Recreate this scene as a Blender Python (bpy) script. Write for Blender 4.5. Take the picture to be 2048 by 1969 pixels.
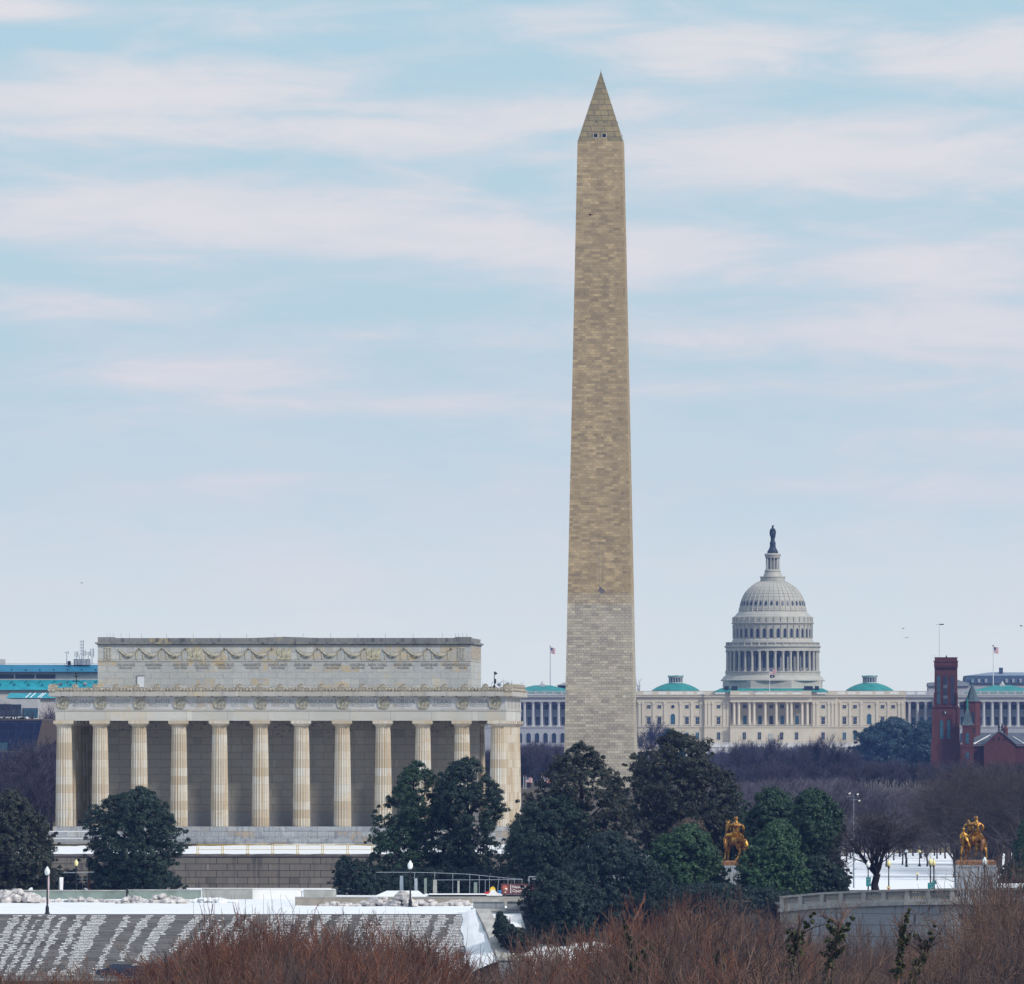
import bpy, math, random
import numpy as np
from mathutils import Vector, Matrix

R = math.radians
SC = bpy.context.scene
for o in list(bpy.data.objects):
    bpy.data.objects.remove(o)

# ------------------------------------------------------------------ camera, sky, sun, exposure
F = 23750.0            # focal length in pixels of a 2048 px wide frame
CZ = 25.0              # camera height
cam = bpy.data.objects.new("camera", bpy.data.cameras.new("camera"))
SC.collection.objects.link(cam)
cam.location = (0, 0, CZ)
cam.rotation_euler = (R(90), 0, 0)
cam.data.sensor_fit = 'HORIZONTAL'
cam.data.sensor_width = 36.0
cam.data.lens = F / 2048 * 36.0
cam.data.shift_y = (1500 - 984.5) / 2048
cam.data.clip_start = 5.0
cam.data.clip_end = 60000.0
SC.camera = cam
SC.view_settings.view_transform = 'Standard'
SC.view_settings.look = 'None'
SC.view_settings.gamma = 1.0
SC.view_settings.exposure = 0.35
SC.render.film_transparent = False
SC.cycles.use_denoising = True
SC.cycles.max_bounces = 6
SC.cycles.diffuse_bounces = 3
SC.cycles.glossy_bounces = 2
SC.cycles.transmission_bounces = 2
SC.cycles.volume_bounces = 0
SC.cycles.use_adaptive_sampling = True
SC.cycles.adaptive_threshold = 0.008
SC.cycles.sample_clamp_indirect = 4.0
SC.cycles.caustics_reflective = False
SC.cycles.caustics_refractive = False

SUN_EL, SUN_AZ = 36.0, 128.0      # azimuth clockwise from +Y: behind the camera to the right
sd = Vector((math.sin(R(SUN_AZ)) * math.cos(R(SUN_EL)), math.cos(R(SUN_AZ)) * math.cos(R(SUN_EL)), math.sin(R(SUN_EL))))
sun = bpy.data.objects.new("sun", bpy.data.lights.new("sun", 'SUN'))
SC.collection.objects.link(sun)
sun.data.energy = 2.6
sun.data.angle = R(7)
sun.data.color = (1.0, 0.95, 0.87)
sun.rotation_euler = (-sd).to_track_quat('-Z', 'Y').to_euler()
sun.location = (300, -300, 400)


def node(nt, typ, **kw):
    n = nt.nodes.new(typ)
    for k, v in kw.items():
        if k.startswith('i_'):
            key = k[2:]
            key = int(key) if key.isdigit() else key.replace('_', ' ')
            s = n.inputs[key]
            if isinstance(v, bpy.types.NodeSocket):
                nt.links.new(v, s)
            else:
                s.default_value = v
        else:
            setattr(n, k, v)
    return n


def C4(c):
    return (c[0], c[1], c[2], 1.0)


def math_(nt, op, a, b=None, clamp=False):
    n = nt.nodes.new('ShaderNodeMath')
    n.operation = op
    n.use_clamp = clamp
    for i, v in enumerate((a, b)):
        if v is None:
            continue
        if isinstance(v, bpy.types.NodeSocket):
            nt.links.new(v, n.inputs[i])
        else:
            n.inputs[i].default_value = v
    return n.outputs[0]


def mixc(nt, fac, a, b, blend='MIX'):
    n = nt.nodes.new('ShaderNodeMix')
    n.data_type = 'RGBA'
    n.blend_type = blend
    n.clamp_factor = True
    for s, v in ((n.inputs[0], fac), (n.inputs[6], a), (n.inputs[7], b)):
        if isinstance(v, bpy.types.NodeSocket):
            nt.links.new(v, s)
        else:
            s.default_value = v if not isinstance(v, tuple) or len(v) == 4 else C4(v)
    return n.outputs[2]


def ramp(nt, fac, stops, interp='LINEAR'):
    n = nt.nodes.new('ShaderNodeValToRGB')
    n.color_ramp.interpolation = interp
    e = n.color_ramp.elements
    while len(e) < len(stops):
        e.new(0.5)
    for i, (p, c) in enumerate(stops):
        e[i].position = p
        e[i].color = C4(c) if isinstance(c, tuple) else (c, c, c, 1)
    nt.links.new(fac, n.inputs[0])
    return n.outputs[0]


def maprange(nt, v, a, b, c=0.0, d=1.0, smooth=True):
    n = nt.nodes.new('ShaderNodeMapRange')
    n.interpolation_type = 'SMOOTHSTEP' if smooth else 'LINEAR'
    nt.links.new(v, n.inputs[0])
    for i, x in enumerate((a, b, c, d)):
        n.inputs[i + 1].default_value = x
    return n.outputs[0]


def build_world():
    w = bpy.data.worlds.new("World")
    SC.world = w
    w.use_nodes = True
    nt = w.node_tree
    nt.nodes.clear()
    out = node(nt, 'ShaderNodeOutputWorld')
    bg = node(nt, 'ShaderNodeBackground')
    bg.inputs[1].default_value = 0.1
    nt.links.new(bg.outputs[0], out.inputs[0])
    sky = node(nt, 'ShaderNodeTexSky', sky_type='NISHITA', sun_disc=False)
    sky.sun_elevation = R(SUN_EL)
    sky.sun_rotation = R(SUN_AZ)
    sky.altitude = 20
    sky.air_density = 1.0
    sky.dust_density = 0.6
    sky.ozone_density = 2.0
    tc = node(nt, 'ShaderNodeTexCoord')
    sep = node(nt, 'ShaderNodeSeparateXYZ')
    nt.links.new(tc.outputs['Generated'], sep.inputs[0])
    x, y, z = sep.outputs

    def bank(sx, sz, ox, oz, scale, detail, rough, dist, warp=0.0):
        cx = math_(nt, 'ADD', math_(nt, 'MULTIPLY', x, sx), ox)
        cy = math_(nt, 'MULTIPLY', y, sx)
        cz = math_(nt, 'ADD', math_(nt, 'MULTIPLY', z, sz), oz)
        cb = node(nt, 'ShaderNodeCombineXYZ')
        for i, s in enumerate((cx, cy, cz)):
            nt.links.new(s, cb.inputs[i])
        n = node(nt, 'ShaderNodeTexNoise')
        n.inputs['Scale'].default_value = scale
        n.inputs['Detail'].default_value = detail
        n.inputs['Roughness'].default_value = rough
        n.inputs['Distortion'].default_value = dist
        nt.links.new(cb.outputs[0], n.inputs['Vector'])
        return n.outputs[0]
    big = bank(26.0, 120.0, 3.1, 1.35, 1.0, 4.0, 0.52, 0.25)
    wisp = bank(75.0, 380.0, 7.7, 2.2, 1.0, 8.0, 0.64, 0.7)
    # long cloud banks: elongated soft bodies at fixed directions in the sky (azimuth x, elevation z)
    banks = [(-0.030, .0555, .020, .0030, .9), (0.001, .0535, .018, .0022, .75), (-.021, .0605, .006, .0012, .55),
             (-0.020, .0518, .030, .0022, .8), (-0.024, .0452, .026, .0034, 1.0), (-.008, .0432, .016, .0028, .8),
             (.014, .0585, .010, .0026, .9), (.004, .0612, .008, .0016, .7), (.041, .0580, .010, .0026, .85), (.026, .0498, .024, .0036, 1.0),
             (.034, .0412, .016, .0038, .85), (.012, .0418, .020, .003, .8), (-.034, .0372, .014, .0016, .45), (.022, .0305, .022, .002, .5), (-.004, .0352, .018, .0014, .4), (.034, .0218, .02, .0016, .4), (.030, .0352, .022, .003, .8),
             (-.026, .0318, .014, .0018, .75), (-.010, .0288, .022, .0016, .6), (-.043, .0622, .008, .0014, 1.0),
             (.036, .0268, .016, .0014, .35), (-.022, .0222, .014, .0012, .4)]
    acc = None
    for (bx, bz, wx, wz, g) in banks:
        d1 = math_(nt, 'DIVIDE', math_(nt, 'SUBTRACT', x, bx), wx)
        d2 = math_(nt, 'DIVIDE', math_(nt, 'SUBTRACT', z, bz), wz)
        d1 = math_(nt, 'MULTIPLY', d1, d1)
        d2 = math_(nt, 'MULTIPLY', d2, d2)
        e = math_(nt, 'MULTIPLY', math_(nt, 'EXPONENT', math_(nt, 'MULTIPLY', math_(nt, 'ADD', d1, d2), -1.0)), g)
        acc = e if acc is None else math_(nt, 'MAXIMUM', acc, e)
    front = math_(nt, 'GREATER_THAN', y, 0.0)
    acc = math_(nt, 'MULTIPLY', acc, front)
    s = math_(nt, 'ADD', math_(nt, 'MULTIPLY', acc, 0.80), math_(nt, 'MULTIPLY', math_(nt, 'SUBTRACT', big, 0.5), 1.5))
    s = math_(nt, 'ADD', s, math_(nt, 'MULTIPLY', math_(nt, 'SUBTRACT', wisp, 0.5), 1.35))
    mask = maprange(nt, math_(nt, 'ADD', s, maprange(nt, z, 0.015, 0.04, 0.16, 0.0)), -0.18, 0.66, 0.0, 1.0)
    # thin veil that thickens towards the horizon
    veil = maprange(nt, z, 0.0, 0.064, 0.95, 0.25, False)
    hz = maprange(nt, z, 0.004, 0.036, 1.0, 0.0)
    blue = (2.75, 4.6, 5.9)
    skyc = mixc(nt, 0.22, C4(blue), sky.outputs[0])
    veilc = C4((4.8, 5.95, 6.3))
    base = mixc(nt, veil, skyc, veilc)
    cloud = mixc(nt, maprange(nt, s, 0.1, 0.95), C4((5.3, 5.7, 6.1)), C4((6.25, 6.15, 6.3)))
    col = mixc(nt, mask, base, cloud)
    col = mixc(nt, math_(nt, 'MULTIPLY', hz, 0.62), col, C4((7.5, 7.55, 7.0)))
    # overhead the deck is a brighter even layer
    over = maprange(nt, z, 0.10, 0.5, 0.0, 0.75)
    col = mixc(nt, over, col, C4((5.6, 6.3, 7.3)))
    nt.links.new(col, bg.inputs[0])


build_world()

# ------------------------------------------------------------------ helpers


def PX(px, D):
    return (px - 1024) * D / F


def PZ(py, D):
    return CZ - (py - 1500) * D / F


def pt(px, py, D):
    return (PX(px, D), D, PZ(py, D))


def link(o, parent=None):
    SC.collection.objects.link(o)
    if parent is not None:
        o.parent = parent
    return o


def tag(o, label=None, cat=None, group=None, kind=None):
    if label:
        o['label'] = label
    if cat:
        o['category'] = cat
    if group:
        o['group'] = group
    if kind:
        o['kind'] = kind
    return o


def thing(name, label, cat, loc=(0, 0, 0), rz=0.0, group=None):
    o = bpy.data.objects.new(name, None)
    o.empty_display_size = 0.5
    o.location = loc
    o.rotation_euler = (0, 0, rz)
    link(o)
    return tag(o, label, cat, group)


class MB:
    def __init__(self):
        self.v, self.f, self.m = [], [], []
        self.mi = 0

    def add(self, vs, fs):
        b = len(self.v)
        self.v.extend(vs)
        for f in fs:
            self.f.append(tuple(i + b for i in f))
            self.m.append(self.mi)

    def box(self, x0, x1, y0, y1, z0, z1):
        self.add([(x0, y0, z0), (x1, y0, z0), (x1, y1, z0), (x0, y1, z0), (x0, y0, z1), (x1, y0, z1), (x1, y1, z1), (x0, y1, z1)],
                 [(0, 3, 2, 1), (4, 5, 6, 7), (0, 1, 5, 4), (1, 2, 6, 5), (2, 3, 7, 6), (3, 0, 4, 7)])
        return self

    def frustum(self, b, t):
        (x0, x1, y0, y1, z0), (X0, X1, Y0, Y1, z1) = b, t
        self.add([(x0, y0, z0), (x1, y0, z0), (x1, y1, z0), (x0, y1, z0), (X0, Y0, z1), (X1, Y0, z1), (X1, Y1, z1), (X0, Y1, z1)],
                 [(0, 3, 2, 1), (4, 5, 6, 7), (0, 1, 5, 4), (1, 2, 6, 5), (2, 3, 7, 6), (3, 0, 4, 7)])
        return self

    def prism_xz(self, pts, y0, y1):
        n = len(pts)
        self.add([(p[0], y0, p[1]) for p in pts] + [(p[0], y1, p[1]) for p in pts],
                 [tuple(range(n)), tuple(range(2 * n - 1, n - 1, -1))] + [(i, i + n, (i + 1) % n + n, (i + 1) % n) for i in range(n)])
        return self

    def prism_xy(self, pts, z0, z1):
        n = len(pts)
        self.add([(p[0], p[1], z0) for p in pts] + [(p[0], p[1], z1) for p in pts],
                 [tuple(range(n - 1, -1, -1)), tuple(range(n, 2 * n))] + [(i, (i + 1) % n, (i + 1) % n + n, i + n) for i in range(n)])
        return self

    def lathe(self, prof, n=24, cx=0, cy=0, ph=0.0, a0=0.0, a1=2 * math.pi, caps=True):
        full = abs(a1 - a0 - 2 * math.pi) < 1e-6
        m = n if full else n + 1
        vs, fs = [], []
        for r, z in prof:
            for i in range(m):
                a = ph + a0 + (a1 - a0) * i / n
                vs.append((cx + r * math.cos(a), cy + r * math.sin(a), z))
        for j in range(len(prof) - 1):
            for i in range(n if full else m - 1):
                k = (i + 1) % m
                fs.append((j * m + i, j * m + k, (j + 1) * m + k, (j + 1) * m + i))
        if caps and full:
            fs.append(tuple(range(m - 1, -1, -1)))
            fs.append(tuple((len(prof) - 1) * m + i for i in range(m)))
        self.add(vs, fs)
        return self

    def tube(self, pts, rad, n=4):
        pts = [Vector(p) for p in pts]
        k = len(pts)
        if not isinstance(rad, (list, tuple)):
            rad = [rad] * k
        vs, fs = [], []
        d = (pts[-1] - pts[0])
        if d.length < 1e-6:
            d = Vector((0, 0, 1))
        d.normalize()
        u = d.cross(Vector((0, 0, 1)) if abs(d.z) < 0.9 else Vector((1, 0, 0))).normalized()
        w = d.cross(u)
        for p, r in zip(pts, rad):
            for i in range(n):
                a = 2 * math.pi * i / n
                q = p + (u * math.cos(a) + w * math.sin(a)) * r
                vs.append((q.x, q.y, q.z))
        for j in range(k - 1):
            for i in range(n):
                i2 = (i + 1) % n
                fs.append((j * n + i, j * n + i2, (j + 1) * n + i2, (j + 1) * n + i))
        fs.append(tuple(range(n - 1, -1, -1)))
        fs.append(tuple((k - 1) * n + i for i in range(n)))
        self.add(vs, fs)
        return self

    def sphere(self, c, r, n=10, m=7, sz=1.0):
        prof = [(max(1e-3, r * math.sin(math.pi * j / m)), c[2] - r * sz * math.cos(math.pi * j / m)) for j in range(m + 1)]
        return self.lathe(prof, n, c[0], c[1])

    def mesh(self, name, mats, smooth=False):
        me = bpy.data.meshes.new(name)
        me.from_pydata(self.v, [], self.f)
        if not isinstance(mats, (list, tuple)):
            mats = [mats]
        for m in mats:
            me.materials.append(m)
        if len(mats) > 1:
            me.polygons.foreach_set('material_index', self.m)
        if smooth:
            me.polygons.foreach_set('use_smooth', [True] * len(me.polygons))
        me.update()
        return me

    def build(self, name, mats, parent=None, smooth=False):
        return link(bpy.data.objects.new(name, self.mesh(name, mats, smooth)), parent)


def np_mesh(name, verts, quads, mat, smooth=False):
    me = bpy.data.meshes.new(name)
    verts = np.asarray(verts, dtype=np.float32)
    quads = np.asarray(quads, dtype=np.int32)
    me.vertices.add(len(verts))
    me.vertices.foreach_set('co', verts.ravel())
    k = quads.shape[1]
    me.loops.add(quads.size)
    me.loops.foreach_set('vertex_index', quads.ravel())
    me.polygons.add(len(quads))
    me.polygons.foreach_set('loop_start', np.arange(0, quads.size, k, dtype=np.int32))
    me.polygons.foreach_set('loop_total', np.full(len(quads), k, dtype=np.int32))
    if smooth:
        me.polygons.foreach_set('use_smooth', np.ones(len(quads), dtype=bool))
    me.materials.append(mat)
    me.update(calc_edges=True)
    return me


def copy_tree(o, parent=None):
    c = o.copy()
    link(c)
    c.parent = parent
    for ch in list(o.children):
        copy_tree(ch, c)
    return c


def copies(first, name_loc):
    pass


def text_mesh(name, body, size, mat, parent, loc, align='CENTER', depth=0.02, rot=(R(90), 0, 0), xscale=1.0):
    cu = bpy.data.curves.new(name, 'FONT')
    cu.body = body
    cu.size = size
    cu.align_x = align
    cu.extrude = depth
    cu.resolution_u = 2
    tmp = bpy.data.objects.new('tmp_text', cu)
    SC.collection.objects.link(tmp)
    bpy.context.view_layer.update()
    dg = bpy.context.evaluated_depsgraph_get()
    me = bpy.data.meshes.new_from_object(tmp.evaluated_get(dg))
    bpy.data.objects.remove(tmp)
    bpy.data.curves.remove(cu)
    me.name = name
    me.materials.clear()
    me.materials.append(mat)
    o = bpy.data.objects.new(name, me)
    link(o, parent)
    o.location = loc
    o.rotation_euler = rot
    o.scale = (xscale, 1, 1)
    return o


# ------------------------------------------------------------------ materials
def new_mat(name, rough=0.8, spec=0.3, metal=0.0):
    m = bpy.data.materials.new(name)
    m.use_nodes = True
    nt = m.node_tree
    b = nt.nodes['Principled BSDF']
    b.inputs['Roughness'].default_value = rough
    b.inputs['Specular IOR Level'].default_value = spec
    b.inputs['Metallic'].default_value = metal
    return m, nt, b


def noise(nt, vec, scale, detail=3.0, rough=0.55, dist=0.0):
    n = node(nt, 'ShaderNodeTexNoise')
    n.inputs['Scale'].default_value = scale
    n.inputs['Detail'].default_value = detail
    n.inputs['Roughness'].default_value = rough
    n.inputs['Distortion'].default_value = dist
    nt.links.new(vec, n.inputs['Vector'])
    return n.outputs[0]


def objco(nt, rnd=False):
    tc = node(nt, 'ShaderNodeTexCoord')
    v = tc.outputs['Object']
    if rnd:
        oi = node(nt, 'ShaderNodeObjectInfo')
        add = node(nt, 'ShaderNodeVectorMath', operation='ADD')
        mul = node(nt, 'ShaderNodeVectorMath', operation='SCALE')
        cb = node(nt, 'ShaderNodeCombineXYZ')
        nt.links.new(oi.outputs['Random'], cb.inputs[0])
        nt.links.new(oi.outputs['Random'], cb.inputs[1])
        nt.links.new(oi.outputs['Random'], cb.inputs[2])
        nt.links.new(cb.outputs[0], mul.inputs[0])
        mul.inputs[3].default_value = 91.0
        nt.links.new(v, add.inputs[0])
        nt.links.new(mul.outputs[0], add.inputs[1])
        return add.outputs[0], v
    return v


def stretch(nt, v, s):
    m = node(nt, 'ShaderNodeVectorMath', operation='MULTIPLY')
    nt.links.new(v, m.inputs[0])
    m.inputs[1].default_value = s
    return m.outputs[0]


def wallco(nt, v):
    """(x + y, z): the same courses run round the faces of an axis-aligned block"""
    sp = node(nt, 'ShaderNodeSeparateXYZ')
    nt.links.new(v, sp.inputs[0])
    cb = node(nt, 'ShaderNodeCombineXYZ')
    nt.links.new(math_(nt, 'ADD', sp.outputs[0], sp.outputs[1]), cb.inputs[0])
    nt.links.new(sp.outputs[2], cb.inputs[1])
    return cb.outputs[0], sp


def bricks(nt, vec, w, h, c1, c2, mort, msize, off=0.5, freq=2, bias=0.0, squash=1.0):
    b = node(nt, 'ShaderNodeTexBrick')
    b.offset = off
    b.offset_frequency = freq
    b.squash = squash
    nt.links.new(vec, b.inputs['Vector'])
    b.inputs['Color1'].default_value = C4(c1)
    b.inputs['Color2'].default_value = C4(c2)
    b.inputs['Mortar'].default_value = C4(mort)
    b.inputs['Scale'].default_value = 1.0
    b.inputs['Mortar Size'].default_value = msize
    b.inputs['Mortar Smooth'].default_value = 0.2
    b.inputs['Bias'].default_value = bias
    b.inputs['Brick Width'].default_value = w
    b.inputs['Row Height'].default_value = h
    return b.outputs['Color'], b.outputs['Fac']


def plain(name, c, rough=0.8, var=0.15, scale=1.5, metal=0.0, spec=0.3, rnd=False):
    m, nt, b = new_mat(name, rough, spec, metal)
    v = objco(nt)
    n = noise(nt, v, scale, 4.0, 0.6)
    lo = tuple(x * (1 - var) for x in c)
    hi = tuple(min(1, x * (1 + var)) for x in c)
    col = ramp(nt, n, [(0.3, lo), (0.7, hi)])
    nt.links.new(col, b.inputs['Base Color'])
    return m


def masonry(name, w, h, c1, c2, mort, msize, vein=None, ochre=None, streak=None, tone=0.12, bump=0.0):
    m, nt, b = new_mat(name, 0.75, 0.25)
    v = objco(nt)
    wc, sp = wallco(nt, v)
    col, fac = bricks(nt, wc, w, h, c1, c2, mort, msize)
    g, _ = bricks(nt, stretch(nt, wc, (1.0, 1.0, 1.0)), w * 1.0, h, (1 - tone,) * 3, (1 + tone,) * 3, (1, 1, 1), 0.0, off=0.37, freq=3)
    col = mixc(nt, 1.0, col, g, 'MULTIPLY')
    big = noise(nt, v, 0.12, 4.0, 0.6)
    col = mixc(nt, 1.0, col, ramp(nt, big, [(0.3, 0.86), (0.7, 1.06)]), 'MULTIPLY')
    if ochre:
        rnd, _ = bricks(nt, wc, w, h, (0, 0, 0), (1, 1, 1), (0, 0, 0), 0.0)
        sel = ramp(nt, rnd, [(0.86, 0.0), (0.92, 1.0)])
        nn = noise(nt, v, 1.1, 5.0, .65, .8)
        col = mixc(nt, math_(nt, 'MULTIPLY', math_(nt, 'MULTIPLY', sel, ramp(nt, nn, [(0.40, 0.0), (0.58, 1.0)])), .8), col, C4(ochre[0]))
    if vein:
        n = noise(nt, stretch(nt, v, (0.8, 0.8, 1.6)), 0.9, 6.0, 0.62, 1.6)
        f = math_(nt, 'MULTIPLY', ramp(nt, n, [(0.47, 0.0), (0.50, 1.0), (0.54, 0.0)]), vein[1])
        col = mixc(nt, f, col, C4(vein[0]))
    if ochre:
        n = noise(nt, v, ochre[2], 4.0, 0.6, 0.6)
        f = math_(nt, 'MULTIPLY', ramp(nt, n, [(0.58, 0.0), (0.68, 1.0)]), ochre[1])
        col = mixc(nt, f, col, C4(ochre[0]))
    if streak:
        n = noise(nt, stretch(nt, v, (1.6, 1.6, 0.12)), 1.0, 5.0, 0.65)
        f = math_(nt, 'MULTIPLY', ramp(nt, n, [(0.52, 0.0), (0.68, 1.0)]), streak[1])
        col = mixc(nt, f, col, C4(streak[0]))
    nt.links.new(col, b.inputs['Base Color'])
    return m


M = {}
M['marble_attic'] = masonry('marble_attic', 2.3, 0.83, (.53, .515, .47), (.37, .375, .375), (.29, .29, .285), .03,
                            vein=((.27, .29, .33), .7), ochre=((.50, .36, .17), .75, .32), streak=((.33, .33, .33), .35))
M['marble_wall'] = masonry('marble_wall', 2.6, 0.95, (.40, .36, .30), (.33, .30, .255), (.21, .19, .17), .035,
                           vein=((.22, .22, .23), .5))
M['marble_steps'] = masonry('marble_steps', 3.4, 0.70, (.44, .45, .455), (.32, .34, .365), (.2, .2, .22), .03,
                            vein=((.2, .22, .27), .8), streak=((.16, .17, .2), .75), ochre=((.42, .30, .16), .3, .3))
M['marble_beam'] = masonry('marble_beam', 5.17, 40.0, (.50, .475, .425), (.45, .43, .39), (.33, .32, .3), .04,
                           vein=((.38, .39, .42), .4), ochre=((.5, .42, .3), .4, .2))
M['marble_frieze'] = masonry('marble_frieze', 2.6, 40.0, (.50, .49, .48), (.42, .42, .43), (.3, .3, .3), .02,
                             vein=((.3, .3, .33), .4), ochre=((.42, .34, .22), .45, .5))
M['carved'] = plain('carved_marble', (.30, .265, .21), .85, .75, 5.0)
M['carved_dark'] = plain('dark_carving', (.25, .22, .18), .9, .6, 3.0)  # darker carved marble for the moulding under the cornice
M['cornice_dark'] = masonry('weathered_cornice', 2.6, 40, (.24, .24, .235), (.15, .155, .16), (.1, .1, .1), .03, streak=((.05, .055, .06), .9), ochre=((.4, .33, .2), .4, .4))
M['cornice'] = masonry('cornice_marble', 3.0, 40, (.43, .395, .34), (.36, .345, .32), (.25, .25, .25), .03, streak=((.2, .2, .2), .5), ochre=((.45, .36, .22), .5, .4))
M['relief'] = plain('shallow_relief_marble', (.36, .33, .265), .85, .6, 3.5)
M['letter'] = plain('cut_letters', (.19, .18, .165), .9, .2)
M['letter_soft'] = plain('shallow_letters', (.29, .27, .245), .9, .2)


def column_mat():
    m, nt, b = new_mat('column_marble', 0.7, 0.25)
    vr, v = objco(nt, True)
    sp = node(nt, 'ShaderNodeSeparateXYZ')
    nt.links.new(v, sp.inputs[0])
    oi = node(nt, 'ShaderNodeObjectInfo')
    # drums 1.05 m high, each with its own tone
    drum = math_(nt, 'FLOOR', math_(nt, 'DIVIDE', sp.outputs[2], 1.06))
    wn = node(nt, 'ShaderNodeTexWhiteNoise', noise_dimensions='2D')
    cb = node(nt, 'ShaderNodeCombineXYZ')
    nt.links.new(drum, cb.inputs[0])
    nt.links.new(math_(nt, 'MULTIPLY', oi.outputs['Random'], 57.0), cb.inputs[1])
    nt.links.new(cb.outputs[0], wn.inputs['Vector'])
    base = ramp(nt, wn.outputs['Value'], [(0.0, (.40, .33, .24)), (0.35, (.49, .43, .345)), (0.7, (.55, .50, .42)), (1.0, (.54, .515, .465))])
    st = noise(nt, stretch(nt, vr, (2.2, 2.2, 0.10)), 1.3, 5.0, 0.65)
    base = mixc(nt, math_(nt, 'MULTIPLY', ramp(nt, st, [(0.46, 0.0), (0.64, 1.0)]), 0.75), base, C4((.42, .30, .17)))
    oc = noise(nt, vr, 0.45, 5.0, 0.6, 1.5)
    base = mixc(nt, math_(nt, 'MULTIPLY', ramp(nt, oc, [(0.60, 0.0), (0.68, 1.0)]), 0.55), base, C4((.45, .30, .14)))
    ve = noise(nt, vr, 0.9, 6.0, 0.65, 2.0)
    base = mixc(nt, math_(nt, 'MULTIPLY', ramp(nt, ve, [(0.48, 0.0), (0.5, 1.0), (0.53, 0.0)]), 0.4), base, C4((.33, .33, .34)))
    fr = math_(nt, 'FRACT', math_(nt, 'DIVIDE', sp.outputs[2], 1.06))
    base = mixc(nt, math_(nt, 'MULTIPLY', math_(nt, 'LESS_THAN', fr, 0.035), 0.45), base, C4((.22, .19, .15)))
    nt.links.new(base, b.inputs['Base Color'])
    return m


M['column'] = column_mat()


def obelisk_mat(name, c1, c2, c3, mort, hrow, ms, edge):
    m, nt, b = new_mat(name, 0.85, 0.2)
    v = objco(nt)
    wc, sp = wallco(nt, v)
    col, _ = bricks(nt, wc, 1.15, hrow, c1, c2, mort, ms, off=0.43, freq=2)
    g1, _ = bricks(nt, wc, 1.9, hrow, (.78, .76, .75), (1.2, 1.17, 1.1), (.9, .9, .9), 0.0, off=0.31, freq=3)
    g2, _ = bricks(nt, stretch(nt, wc, (1, 1, 1)), 3.3, hrow, (.95, .95, .96), (1.05, 1.04, 1.03), (1, 1, 1), 0.0, off=0.6, freq=2)
    col = mixc(nt, 1.0, col, g1, 'MULTIPLY')
    col = mixc(nt, 1.0, col, g2, 'MULTIPLY')
    n = noise(nt, stretch(nt, v, (.35, .35, 2.2)), 0.9, 6.0, 0.7, 0.8)
    col = mixc(nt, math_(nt, 'MULTIPLY', ramp(nt, n, [(0.53, 0.0), (0.68, 1.0)]), 0.42), col, C4(c3))
    n2 = noise(nt, v, 0.05, 4.0, 0.6)
    col = mixc(nt, 1.0, col, ramp(nt, n2, [(0.3, 0.88), (0.7, 1.08)]), 'MULTIPLY')
    n3 = noise(nt, stretch(nt, v, (1.2, 1.2, .6)), 1.0, 6.0, .65, 2.2)
    col = mixc(nt, math_(nt, 'MULTIPLY', ramp(nt, n3, [(0.485, 0.0), (0.5, 1.0), (0.515, 0.0)]), edge), col, C4((.12, .115, .11)))
    nt.links.new(col, b.inputs['Base Color'])
    return m


M['obelisk_top'] = obelisk_mat('obelisk_upper_marble', (.47, .365, .22), (.35, .275, .175), (.22, .17, .115), (.30, .235, .155), .62, .035, .3)
M['obelisk_mid'] = obelisk_mat('obelisk_mixed_courses', (.55, .46, .33), (.40, .34, .25), (.30, .255, .20), (.24, .20, .155), .62, .045, .4)
M['obelisk_low'] = obelisk_mat('obelisk_lower_marble', (.54, .49, .40), (.43, .395, .335), (.33, .295, .25), (.285, .26, .22), .62, .05, .65)


def pyramid_mat():
    m, nt, b = new_mat('pyramidion_marble', 0.85, 0.2)
    v = objco(nt)
    wc, sp = wallco(nt, v)
    col, _ = bricks(nt, wc, 3.2, 1.28, (.31, .245, .135), (.22, .18, .105), (.09, .075, .05), .07, off=0.4)
    n = noise(nt, stretch(nt, v, (1.2, 1.2, .35)), 1.0, 5.0, .65)
    col = mixc(nt, math_(nt, 'MULTIPLY', ramp(nt, n, [(0.45, 0.0), (0.66, 1.0)]), 0.6), col, C4((.12, .115, .10)))
    nt.links.new(col, b.inputs['Base Color'])
    return m


M['pyramid'] = pyramid_mat()
M['dark_hole'] = plain('dark_opening', (.012, .014, .022), .4, .1)
M['glass'] = plain('dark_window_glass', (.012, .022, .045), .38, .4, 4.0, spec=0.6)
M['glass_blue'] = plain('blue_window_glass', (.02, .08, .12), .36, .5, 2.0, spec=0.6)
M['cream'] = masonry('cream_painted_stone', 2.2, 0.62, (.56, .49, .385), (.53, .465, .365), (.44, .385, .305), .03, tone=.03)
M['cream_plain'] = plain('cream_painted_trim', (.56, .495, .395), .7, .06)
M['wing'] = masonry('wing_marble', 2.4, 0.62, (.41, .41, .43), (.36, .36, .39), (.26, .27, .31), .03, tone=.05, streak=((.36, .37, .4), .3))
M['wing_plain'] = plain('wing_marble_trim', (.43, .425, .43), .7, .08)
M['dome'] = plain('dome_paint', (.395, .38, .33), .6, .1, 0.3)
M['dome_shadow'] = plain('dome_paint_shaded', (.22, .225, .225), .7, .1, .3)  # darker copy of the dome paint: shade behind the columns put into colour
M['bronze_dark'] = plain('dark_bronze', (.022, .03, .04), .5, .3, 2.0, metal=.2)


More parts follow.
